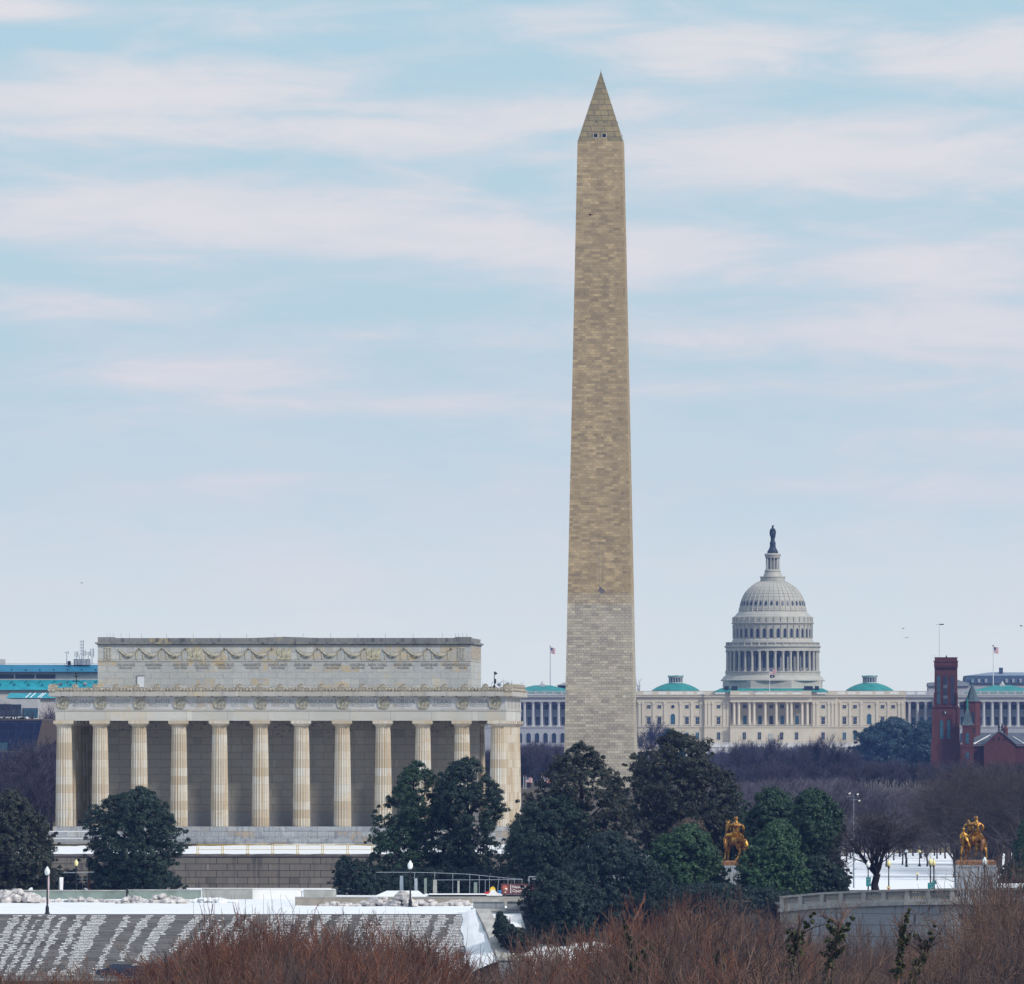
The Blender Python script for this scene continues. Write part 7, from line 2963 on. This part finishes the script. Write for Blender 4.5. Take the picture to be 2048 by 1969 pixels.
for px, yt in ((1452, 1488), (1478, 1470), (1512, 1476), (1546, 1464), (1580, 1484), (1612, 1478), (1640, 1462), (1668, 1474), (1700, 1496), (1745, 1512), (1800, 1506), (1852, 1514), (1930, 1502)):
    D = rg.uniform(3000, 3300)
    place_bare(FAR[rg.randrange(5)], PX(px, D), D, ground_z(D), PZ(yt, D) - ground_z(D), 'taller leafless tree standing up out of the hazy wood below the domed building', 'tall trees in the hazy wood', rz=rg.uniform(0, 6), w=.8)
# single far trees
D = 4300.0
place_bare(FAR[1], PX(1299, D), D, ground_z(D), PZ(1432, D) - ground_z(D), 'round leafless tree against the cream building just right of the obelisk', None, rz=1.1, w=1.05)
D = 5250.0
place_bare(FAR[2], PX(1288, D), D, ground_z(D), PZ(1356, D) - ground_z(D), 'leafless tree top above the roofline between the obelisk and the low green dome', None, rz=.4, w=.8)
place_bare(FAR[3], PX(1000, D), D, ground_z(D), PZ(1356, D) - ground_z(D), 'wide leafless tree top above the right end of the memorial cresting', None, rz=2.0, w=.75)
place_bare(FAR[0], PX(975, D), D, ground_z(D), PZ(1364, D) - ground_z(D), 'small leafless tree top beside the attic corner of the memorial', None, rz=2.9, w=.5)

# the big bare elm on the snowfield edge
D = 1440.0
elm_b, elm_f = bare_tree(5, 12.0, trunk=.20, limbs=9, levels=5, lean=(10, 38), kids=4, r0=.30, up=.05, jit=.13, twig=.016, ang=(24, 50), shrink=.66)
norm_tree(elm_b, elm_f, 12.0)
t = thing('bare_elm', 'big vase-shaped leafless elm standing at the snowfield edge behind the balustrade', 'tree', (PX(1752, D), D, 7.4))
H = PZ(1592, D) - 7.4
for nm, mb_ in (('trunk', elm_b), ('twigs', elm_f)):
    o = mb_.build(nm, M['bark_dark'] if nm == 'trunk' else M['bark_grey'], t)
    o.scale = (H / 12 * 1.5, H / 12 * 1.5, H / 12)


# ---- evergreens
def leaf_quads(P, N, size, rng, aspect=1.7):
    n = len(P)
    N = N / np.maximum(np.linalg.norm(N, axis=1, keepdims=True), 1e-6)
    a = rng.normal(size=(n, 3))
    u = np.cross(N, a)
    u /= np.maximum(np.linalg.norm(u, axis=1, keepdims=True), 1e-6)
    w = np.cross(N, u)
    s = size * rng.uniform(.6, 1.35, size=(n, 1))
    u, w = u * s * aspect, w * s
    bend = N * s * .25
    V = np.stack([P - u - bend, P - w * .9, P + u - bend, P + w * .9], axis=1).reshape(-1, 3)
    Q = np.arange(4 * n).reshape(n, 4)
    return V, Q


def crown_points(prof, n_clump, per, rc, seed, gap=.0, flat=1.0, inner=.25):
    """prof: (z, xl, xr) rows from the base up; depth equals the width"""
    rng = np.random.default_rng(seed)
    z = np.array([p[0] for p in prof])
    xl = np.array([p[1] for p in prof])
    xr = np.array([p[2] for p in prof])
    wgt = (xr - xl)
    zz = np.linspace(z[0], z[-1], 200)
    ww = np.interp(zz, z, wgt) + .3
    cdf = np.cumsum(ww)
    cdf /= cdf[-1]
    zc = np.interp(rng.random(n_clump), cdf, zz)
    l, r = np.interp(zc, z, xl), np.interp(zc, z, xr)
    c, hw = (l + r) / 2, (r - l) / 2
    th = rng.uniform(0, 2 * np.pi, n_clump)
    rho = np.where(rng.random(n_clump) < inner, np.sqrt(rng.random(n_clump)) * .7, rng.uniform(.74, 1.0, n_clump))
    lump = 1 + .16 * np.sin(3 * th + zc * .9 + seed) + .10 * np.sin(7 * th - zc * 1.7)
    out_ = rng.random(n_clump) < .10
    rho = np.where(out_, rng.uniform(1.0, 1.16, n_clump), rho)
    rad = np.maximum(0, hw - rc * .55) * rho * np.minimum(lump, 1.14)
    C = np.stack([c + rad * np.cos(th), rad * np.sin(th), zc], axis=1)
    R_ = rc * rng.uniform(.5, 1.3, n_clump) * np.where(out_, .62, 1.0)
    if gap:
        k = np.array([mnoise.noise(Vector((q[0] * .35, q[1] * .35, q[2] * .35 + seed))) for q in C]) > -gap
        C, R_ = C[k], R_[k]
    n = len(C)
    D_ = rng.normal(size=(n, per, 3))
    D_ /= np.linalg.norm(D_, axis=2, keepdims=True)
    D_[:, :, 2] = np.where(D_[:, :, 2] < -.35, -D_[:, :, 2], D_[:, :, 2])
    rr = rng.uniform(.45, 1.05, size=(n, per, 1))
    P = C[:, None, :] + D_ * rr * R_[:, None, None] * np.array([1, 1, flat])
    out = (C - np.stack([c.mean() * np.ones(n), np.zeros(n), C[:, 2] - .6], axis=1))
    out /= np.maximum(np.linalg.norm(out, axis=1, keepdims=True), 1e-6)
    N = D_ + out[:, None, :] * .35 + rng.normal(scale=.45, size=D_.shape)
    return P.reshape(-1, 3), N.reshape(-1, 3), C


def evergreen(name, label, D, prof_px, mat, n_clump, per, rc, leaf, seed, gap=0.0, z0=None, base=None, group=None, flat=1.0, aspect=1.7, cat='tree', trunk=True, inner=.25):
    """prof_px: (py, left px, right px) rows; the crown is a solid of that width and equal depth at distance D"""
    k = D / F
    rows = sorted([(PZ(py, D), a, b) for py, a, b in prof_px])
    cx = sum((a + b) / 2 for _, a, b in rows) / len(rows)
    z0 = ground_z(D) if z0 is None else z0
    t = thing(name, label, cat, (PX(cx, D), D, z0), 0, group)
    prof = [(z - z0, (a - cx) * k, (b - cx) * k) for z, a, b in rows]
    n_clump, per, leaf, rc = int(n_clump * 2.5), int(per * 1.45), leaf * .95, rc * .80
    P, N, C = crown_points(prof, n_clump, per, rc, seed, gap, flat, inner)
    rng = np.random.default_rng(seed + 5)
    V, Q = leaf_quads(P, N, leaf, rng, aspect)
    o = link(bpy.data.objects.new('crown', np_mesh('crown', V, Q, M[mat])), t)
    if trunk:
        b = MB()
        rg_ = random.Random(seed)
        zt = prof[-1][0]
        r0 = .02 * zt + .08
        b.tube([(0, 0, -.5), (0, 0, 0), (.1, .05, zt * .35), (0, 0, zt * .92)], [r0 * 1.5, r0 * 1.2, r0 * .8, .04], 7)
        idx = np.linspace(0, len(C) - 1, min(36, len(C))).astype(int)
        for i in idx:
            q = C[i]
            zb = max(.4, q[2] * rg_.uniform(.45, .8))
            b.tube([(0, 0, zb), (q[0] * .5, q[1] * .5, (zb + q[2]) / 2 + .1), (q[0], q[1], q[2])], [r0 * .32, r0 * .2, .02], 4)
        b.build('trunk', M['bark_dark'], t)
    return t


# left magnolia and round holly
evergreen('magnolia_tree', 'dark brownish magnolia cut by the left edge of the picture', 1420,
          [(1586, 5, 38), (1600, -20, 55), (1630, -45, 80), (1660, -60, 97), (1690, -65, 105), (1715, -65, 118), (1745, -60, 118), (1775, -50, 108), (1786, -40, 90)],
          'leaf_magnolia', 560, 46, .75, .085, 1)
evergreen('holly_tree', 'dense round dark green holly in front of the left columns', 1430,
          [(1579, 262, 300), (1590, 240, 312), (1605, 202, 326), (1625, 182, 342), (1645, 176, 350), (1665, 170, 362), (1690, 169, 366), (1715, 172, 362), (1740, 178, 352), (1765, 190, 345), (1782, 200, 330)],
          'leaf_holly', 620, 46, .62, .075, 2, inner=.3)
# the pair before the right columns
evergreen('evergreen_tree', 'pointed dark evergreen left of the pair in front of the right columns', 1440,
          [(1527, 824, 846), (1540, 806, 862), (1560, 792, 878), (1580, 780, 892), (1610, 768, 900), (1640, 752, 905), (1670, 740, 905), (1700, 735, 905), (1735, 733, 900), (1765, 745, 890), (1785, 755, 880)],
          'leaf_pine', 640, 46, .62, .075, 3, gap=.35, inner=.3)
evergreen('evergreen_tree', 'ragged dark evergreen right of the pair, touching the corner columns', 1436,
          [(1519, 926, 950), (1532, 900, 972), (1548, 888, 984), (1575, 878, 990), (1600, 872, 1006), (1620, 870, 1010), (1645, 868, 1004), (1670, 866, 992), (1700, 868, 996), (1735, 872, 990), (1765, 880, 985), (1785, 885, 975)],
          'leaf_holly', 620, 46, .62, .075, 4, gap=.35, inner=.3)
evergreen('round_bush', 'round dark bush in front of the retaining wall below the pair of evergreens', 1425,
          [(1716, 682, 698), (1724, 672, 720), (1736, 666, 745), (1752, 664, 770), (1770, 664, 790), (1790, 668, 800)],
          'leaf_deep', 260, 40, .5, .06, 5, inner=.4)
evergreen('dark_hedge', 'dark hedge filling the works yard under the pair of evergreens', 1432,
          [(1738, 800, 1000), (1750, 760, 1050), (1770, 740, 1080), (1795, 740, 1085)], 'leaf_deep', 420, 40, .6, .07, 6, inner=.5, cat='hedge', trunk=False)
evergreen('dark_hedge', 'dark hedge behind the road wall under the left magnolia', 1436,
          [(1742, 10, 150), (1752, -20, 165), (1772, -30, 172), (1790, -30, 175)], 'leaf_deep', 260, 40, .55, .07, 61, inner=.5, cat='hedge', trunk=False)
evergreen('dark_hedge', 'dark hedge under the round holly beside the bare retaining wall', 1440,
          [(1744, 185, 330), (1756, 170, 350), (1772, 165, 362), (1790, 165, 365)], 'leaf_deep', 240, 40, .55, .07, 62, inner=.5, cat='hedge', trunk=False)
# central mass
evergreen('magnolia_tree', 'tall open brown-green magnolia in front of the foot of the obelisk', 1420,
          [(1488, 1150, 1164), (1497, 1140, 1186), (1510, 1122, 1205), (1525, 1098, 1215), (1545, 1082, 1232), (1565, 1066, 1246), (1590, 1062, 1256), (1620, 1052, 1270), (1650, 1048, 1280), (1685, 1050, 1285), (1720, 1060, 1285), (1750, 1070, 1280)],
          'leaf_magnolia', 620, 44, .72, .085, 7, gap=.30, inner=.3)
evergreen('evergreen_tree', 'spreading grey-green evergreen leaning left of the tall open magnolia', 1416,
          [(1598, 1070, 1150), (1615, 1045, 1170), (1640, 1025, 1180), (1665, 1012, 1185), (1690, 1002, 1180), (1715, 1000, 1170), (1740, 1005, 1160), (1760, 1020, 1150)],
          'leaf_holly', 480, 44, .68, .08, 8, gap=.38, inner=.3)
evergreen('magnolia_tree', 'tallest broad magnolia right of the obelisk foot', 1466,
          [(1466, 1338, 1356), (1474, 1326, 1372), (1484, 1318, 1414), (1497, 1308, 1426), (1512, 1272, 1432), (1530, 1262, 1440), (1555, 1252, 1454), (1585, 1250, 1468), (1615, 1255, 1484), (1650, 1262, 1490), (1690, 1270, 1485), (1730, 1280, 1470), (1760, 1290, 1460)],
          'leaf_magnolia', 820, 46, .78, .085, 9, gap=.42, inner=.32)
evergreen('evergreen_tree', 'deep green evergreen rising behind the left golden statue', 1470,
          [(1571, 1444, 1460), (1582, 1430, 1475), (1600, 1416, 1490), (1630, 1408, 1500), (1665, 1404, 1510), (1700, 1400, 1515), (1740, 1400, 1520), (1800, 1405, 1515)],
          'leaf_pine', 480, 44, .66, .08, 10, inner=.3)
evergreen('brown_leaf_tree', 'patch of brown-leaved tree left of the left golden statue', 1446,
          [(1640, 1370, 1395), (1650, 1348, 1412), (1664, 1336, 1420), (1680, 1335, 1422), (1700, 1340, 1420)], 'leaf_brown', 150, 40, .6, .08, 11, gap=.3, inner=.3)
evergreen('evergreen_tree', 'rounded fresh green evergreen in front of the left golden statue pedestal', 1408,
          [(1651, 1372, 1390), (1662, 1345, 1408), (1680, 1318, 1428), (1700, 1306, 1440), (1725, 1300, 1448), (1755, 1298, 1452), (1785, 1300, 1450), (1810, 1305, 1440)],
          'leaf_bright', 520, 46, .64, .078, 12, inner=.3)
evergreen('juniper_tree', 'deep blue-green juniper at the bottom of the central tree mass', 1398,
          [(1668, 1190, 1240), (1685, 1170, 1262), (1705, 1148, 1290), (1730, 1130, 1310), (1765, 1110, 1318), (1800, 1085, 1325), (1835, 1080, 1330), (1860, 1090, 1320)],
          'leaf_deep', 700, 46, .66, .075, 13, inner=.3)
evergreen('juniper_tree', 'low dark juniper covering the right end of the brown sign', 1302,
          [(1740, 1090, 1112), (1758, 1062, 1140), (1775, 1046, 1180), (1795, 1042, 1200), (1815, 1045, 1205), (1832, 1052, 1200), (1850, 1060, 1195), (1875, 1070, 1190), (1905, 1085, 1175)],
          'leaf_deep', 480, 46, .62, .072, 14, gap=.45, inner=.3, z0=3.0)
evergreen('evergreen_tree', 'dark brownish evergreen between the juniper and the fresh green tree', 1404,
          [(1722, 1275, 1300), (1735, 1264, 1330), (1755, 1258, 1350), (1785, 1256, 1365), (1815, 1260, 1370), (1840, 1270, 1360)],
          'leaf_holly', 320, 44, .6, .075, 15, inner=.3)
evergreen('small_pine', 'small dark pine beside the sloping side wall of the steps', 1288,
          [(1826, 996, 1002), (1838, 990, 1012), (1852, 984, 1028), (1866, 984, 1058), (1880, 996, 1074), (1892, 1004, 1072), (1905, 1015, 1060)],
          'leaf_deep', 190, 42, .42, .06, 16, gap=.3, z0=1.5, inner=.35)
evergreen('dark_hedge', 'dark undergrowth below the left golden statue pedestal', 1392,
          [(1772, 1330, 1500), (1785, 1300, 1590), (1810, 1290, 1600), (1840, 1290, 1600)], 'leaf_deep', 420, 42, .6, .07, 63, inner=.5, cat='hedge', trunk=False, z0=3.0)
# right group
evergreen('evergreen_tree', 'left tree of the green evergreen group right of the left golden statue', 1452,
          [(1580, 1530, 1556), (1592, 1508, 1580), (1612, 1496, 1600), (1640, 1490, 1612), (1675, 1488, 1615), (1720, 1490, 1612), (1765, 1495, 1600), (1785, 1500, 1595)],
          'leaf_pine', 480, 46, .66, .08, 17, gap=.45, inner=.3)
evergreen('evergreen_tree', 'broad dark evergreen at the right of the green group beside the snowfield', 1440,
          [(1584, 1604, 1645), (1598, 1590, 1664), (1620, 1580, 1678), (1645, 1575, 1688), (1672, 1572, 1692), (1692, 1574, 1682), (1715, 1576, 1678), (1740, 1580, 1690), (1760, 1585, 1696), (1785, 1590, 1690)],
          'leaf_pine', 640, 46, .68, .08, 18, gap=.45, inner=.3)
evergreen('evergreen_tree', 'bright green nearest tree of the evergreen group right of the left golden statue', 1402,
          [(1642, 1550, 1568), (1655, 1530, 1584), (1675, 1514, 1596), (1700, 1496, 1604), (1725, 1480, 1612), (1750, 1470, 1614), (1780, 1466, 1612), (1805, 1470, 1600)],
          'leaf_bright', 560, 46, .62, .078, 19, inner=.3)
evergreen('low_evergreen', 'dark low evergreen at the left end of the balustrade', 1410,
          [(1715, 1610, 1650), (1735, 1600, 1680), (1760, 1596, 1697), (1785, 1600, 1690)], 'leaf_holly', 220, 44, .55, .075, 20, inner=.35)
evergreen('green_tree', 'dark green tree cut by the right edge behind the bare thicket', 1560,
          [(1648, 2040, 2062), (1680, 2028, 2080), (1720, 2024, 2085), (1780, 2026, 2085)], 'leaf_pine', 220, 42, .7, .09, 21, inner=.3)
evergreen('low_evergreen', 'blue-grey low shrub behind the left golden statue pedestal', 1444,
          [(1735, 1465, 1510), (1752, 1452, 1530), (1780, 1450, 1535)], 'leaf_deep', 160, 40, .5, .07, 22, inner=.35)
evergreen('dark_hedge', 'dark undergrowth beside the pedestal at the right edge of the picture', 1530,
          [(1708, 2034, 2048), (1726, 2018, 2064), (1742, 2002, 2080), (1762, 1992, 2085), (1785, 1988, 2085)], 'leaf_deep', 220, 42, .6, .08, 64, inner=.5, cat='hedge', trunk=False)
# far evergreens by the domed building
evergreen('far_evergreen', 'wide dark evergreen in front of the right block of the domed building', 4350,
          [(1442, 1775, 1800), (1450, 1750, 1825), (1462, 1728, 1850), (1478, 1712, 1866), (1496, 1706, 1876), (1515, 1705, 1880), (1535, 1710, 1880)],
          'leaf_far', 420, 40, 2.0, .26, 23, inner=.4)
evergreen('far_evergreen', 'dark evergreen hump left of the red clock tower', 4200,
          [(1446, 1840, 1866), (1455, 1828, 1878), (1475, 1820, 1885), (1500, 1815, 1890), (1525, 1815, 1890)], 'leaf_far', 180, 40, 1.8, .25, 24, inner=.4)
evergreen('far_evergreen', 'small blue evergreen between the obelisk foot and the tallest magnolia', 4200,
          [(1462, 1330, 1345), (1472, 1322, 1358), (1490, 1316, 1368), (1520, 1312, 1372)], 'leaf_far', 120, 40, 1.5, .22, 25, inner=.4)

# ------------------------------------------------------------------ foreground thicket on the near bank
ENV = [(-40, 1918), (60, 1912), (140, 1926), (195, 1966), (285, 1966), (330, 1915), (395, 1860), (450, 1800), (520, 1795), (600, 1815), (680, 1830), (780, 1825), (860, 1838), (920, 1862), (965, 1915), (1000, 1950), (1040, 1915),
       (1090, 1854), (1160, 1846), (1240, 1832), (1320, 1815), (1390, 1792), (1470, 1812), (1560, 1825), (1650, 1880), (1740, 1915), (1830, 1905), (1900, 1840), (1960, 1775), (2000, 1745), (2090, 1735)]
rg = random.Random(31)


def region(px):
    if px < 380:
        return 'leafless shrub in the rusty thicket along the lower left edge', 'lower left thicket'
    if px < 985:
        return 'reddish-brown leafless sapling in the thicket in front of the snowy steps', 'thicket before the steps'
    if px < 1520:
        return 'reddish leafless sapling in the thicket below the central evergreens', 'thicket below the evergreens'
    return 'brown-grey leafless sapling in the thicket below the balustrade', 'thicket below the balustrade'


def thicket(n, d0, d1, lower, spread, vars_, wmul=1.0):
    for i in range(n):
        px = -40 + 2130 * (i + rg.random()) / n
        D = rg.uniform(d0, d1)
        yt = top_at(px, ENV) + lower + abs(rg.gauss(0, spread)) - 6 + (26 if 380 < px < 1000 else 0)
        z0 = ground_z(D)
        H = max(4.5, (PZ(yt, D) - z0) * 1.04)
        lab, grp = region(px)
        v = vars_[rg.randrange(len(vars_))]
        rust = mnoise.noise((px / 95.0, D / 60.0, 3.3)) + (.25 if px < 1000 or 1130 < px < 1480 else -.2)
        if rust < .02:
            v = rg.choice(BRN + GRY[:1]) if px < 1500 else rg.choice(BRN + GRY)
        place_bare(v, PX(px, D), D, z0 - .2, H, lab, grp, 'bare_sapling', 'sapling', rg.uniform(0, 6.3), wmul * rg.uniform(.62, .95) * min(1.0, 10.5 / H), 10.0)


thicket(64, 820, 920, -40, 34, SHR + GRY[:1], 1.15)
thicket(66, 720, 810, -4, 26, SHR, 1.1)
thicket(60, 620, 700, 34, 16, SHR + GRY[:1], 1.1)
thicket(44, 540, 600, 78, 14, SHR, 1.1)
# taller spindly grey saplings on the right
for px, yt, D in ((1700, 1800, 690), (1760, 1812, 680), (1850, 1790, 700), (1905, 1765, 660), (1935, 1735, 690), (1975, 1665, 640), (2005, 1640, 660), (2035, 1650, 620), (2060, 1690, 640), (1600, 1800, 700), (1290, 1868, 690), (1490, 1872, 690)):
    z0 = ground_z(D)
    place_bare(GRY[rg.randrange(3)], PX(px, D), D, z0 - .2, PZ(yt, D) - z0, 'tall spindly grey sapling standing up from the thicket at the right' if px > 1880 else 'thin grey sapling with spreading twigs in the right thicket', 'spindly grey saplings', 'bare_sapling', 'sapling', rg.uniform(0, 6.3), .55, 10.0)


for i in range(26):
    px = [395, 430, 452, 478, 505, 530, 566, 600, 640, 668, 700, 742, 781, 820, 868, 905, 1075, 1120, 1185, 1250, 1300, 1345, 1398, 1440, 1500, 1560][i]
    D = rg.uniform(640, 800)
    z0 = ground_z(D)
    yt = top_at(px, ENV) + rg.uniform(-30, 12)
    place_bare(STM[i % 2], PX(px, D), D, z0 - .2, PZ(yt, D) - z0, 'dark-stemmed sapling standing out of the rusty thicket', 'dark-stemmed saplings', 'bare_sapling', 'sapling', rg.uniform(0, 6.3), .6, 10.0)


for i in range(30):
    px = 1545 + 355 * (i + rg.random()) / 30
    D = rg.uniform(640, 900)
    z0 = ground_z(D)
    place_bare(rg.choice(GRY + BRN[:2]), PX(px, D), D, z0 - .2, PZ(rg.uniform(1800, 1872), D) - z0, 'thin brown-grey sapling spreading in front of the grey bridge wall', 'thin saplings before the bridge wall', 'bare_sapling', 'sapling', rg.uniform(0, 6.3), .5, 10.0)


# ivy-clad trees near the lower right
def ivy_tree(px, D, path, lab, seed, w=.42):
    D = D + 95
    z0 = ground_z(D)
    k = D / F
    t = thing('ivy_tree', lab, 'tree', (PX(px, D), D, z0), 0)
    pts = [Vector(((a - px) * k, 0.25 * math.sin(i * 1.3 + seed), PZ(b, D) - z0)) for i, (a, b) in enumerate(path)]
    base = Vector((pts[0].x * .6, 0, 0))
    b = MB()
    allp = [base] + pts
    b.tube(allp, [.16] + [.13 - .09 * i / len(pts) for i in range(len(pts))], 6)
    rgi = random.Random(seed)
    top = pts[-1]
    for i in range(9):
        d = Vector((rgi.gauss(0, .5), rgi.gauss(0, .5), rgi.uniform(.4, 1.1)))
        s = pts[-1].lerp(pts[max(0, len(pts) - 2)], rgi.random())
        q = s + d * rgi.uniform(.6, 1.6)
        b.tube([s, s.lerp(q, .5) + Vector((0, 0, .1)), q], [.05, .03, .012], 4)
        for j in range(4):
            e = q + Vector((rgi.gauss(0, .4), rgi.gauss(0, .4), rgi.uniform(.1, .6)))
            b.tube([s.lerp(q, rgi.uniform(.4, 1)), e], [.018, .008], 3)
    b.build('trunk', M['bark_brown'], t)
    rng = np.random.default_rng(seed)
    C = []
    for p, q in zip(allp, allp[1:]):
        L = (q - p).length
        for i in range(int(L / .09) + 1):
            c = p.lerp(q, rgi.random())
            f = c.z / max(.1, top.z)
            ww = w * 1.6 * (1.25 - .8 * f) * rgi.uniform(.3, 1.2)
            C.append((c.x + rgi.gauss(0, ww * .5), c.y + rgi.gauss(0, ww * .5), c.z + rgi.gauss(0, .1), ww * .45 + .08))
    for i in range(4):
        k_ = rgi.randrange(1, len(allp))
        s0 = allp[k_].lerp(allp[k_ - 1], rgi.random())
        e = s0 + Vector((rgi.choice((-1, 1)) * rgi.uniform(.2, .9) * w * 2.4, rgi.gauss(0, .3), rgi.uniform(.3, 1.5)))
        for j in range(9):
            c = s0.lerp(e, j / 8)
            ww = w * rgi.uniform(.15, .4)
            C.append((c.x + rgi.gauss(0, .07), c.y, c.z + rgi.gauss(0, .1), ww * .5 + .06))
    C = np.array(C)
    per = 30
    Dn = rng.normal(size=(len(C), per, 3))
    Dn /= np.linalg.norm(Dn, axis=2, keepdims=True)
    Pp = C[:, None, :3] + Dn * C[:, None, 3:4] * rng.uniform(.4, 1.1, size=(len(C), per, 1))
    V, Q = leaf_quads(Pp.reshape(-1, 3), (Dn + rng.normal(scale=.5, size=Dn.shape)).reshape(-1, 3), .075, rng, 1.2)
    link(bpy.data.objects.new('ivy', np_mesh('ivy', V, Q, M['ivy'])), t)


ivy_tree(1662, 560, [(1655, 1965), (1660, 1930), (1668, 1895), (1676, 1866), (1682, 1848)], 'thick ivy-covered trunk, tallest of the green columns at the lower right', 1, .55)
ivy_tree(1588, 560, [(1580, 1965), (1588, 1925), (1594, 1890), (1597, 1868)], 'slim ivy-covered trunk left of the tallest ivy column', 2, .42)
ivy_tree(1800, 555, [(1795, 1965), (1798, 1925), (1802, 1890), (1806, 1862)], 'narrow ivy-covered stem right of the tallest ivy column', 3, .26)
ivy_tree(1835, 550, [(1815, 1965), (1832, 1940), (1846, 1918), (1854, 1898)], 'ivy-covered stem leaning to the right near the lower right corner', 4, .3)
ivy_tree(1320, 560, [(1328, 1970), (1322, 1940), (1316, 1915)], 'ivy-covered leaning trunk at the bottom below the central evergreens', 5, .5)
ivy_tree(1438, 560, [(1450, 1970), (1444, 1935), (1436, 1905)], 'ivy-covered stump right of the leaning ivy trunk at the bottom', 6, .4)
ivy_tree(1505, 556, [(1515, 1970), (1508, 1942), (1500, 1925)], 'low ivy-covered stem at the bottom left of the slim ivy trunk', 7, .36)
ivy_tree(1262, 562, [(1272, 1972), (1266, 1945), (1262, 1900), (1258, 1880)], 'very thin ivy-wrapped stem in the red thicket at bottom centre', 8, .18)

# ------------------------------------------------------------------ haze
def build_haze():
    m = bpy.data.materials.new('blue_haze')
    m.use_nodes = True
    nt = m.node_tree
    nt.nodes.clear()
    out = node(nt, 'ShaderNodeOutputMaterial')
    v = node(nt, 'ShaderNodeVolumePrincipled')
    v.inputs['Color'].default_value = (.20, .36, .92, 1)
    v.inputs['Density'].default_value = 3.3e-5
    nt.links.new(v.outputs[0], out.inputs['Volume'])
    mb = MB()
    mb.box(-1700, 1700, -200, 7700, -4, 189)
    o = mb.build('haze', m)
    tag(o, kind='stuff')
    o.display_type = 'WIRE'


build_haze()
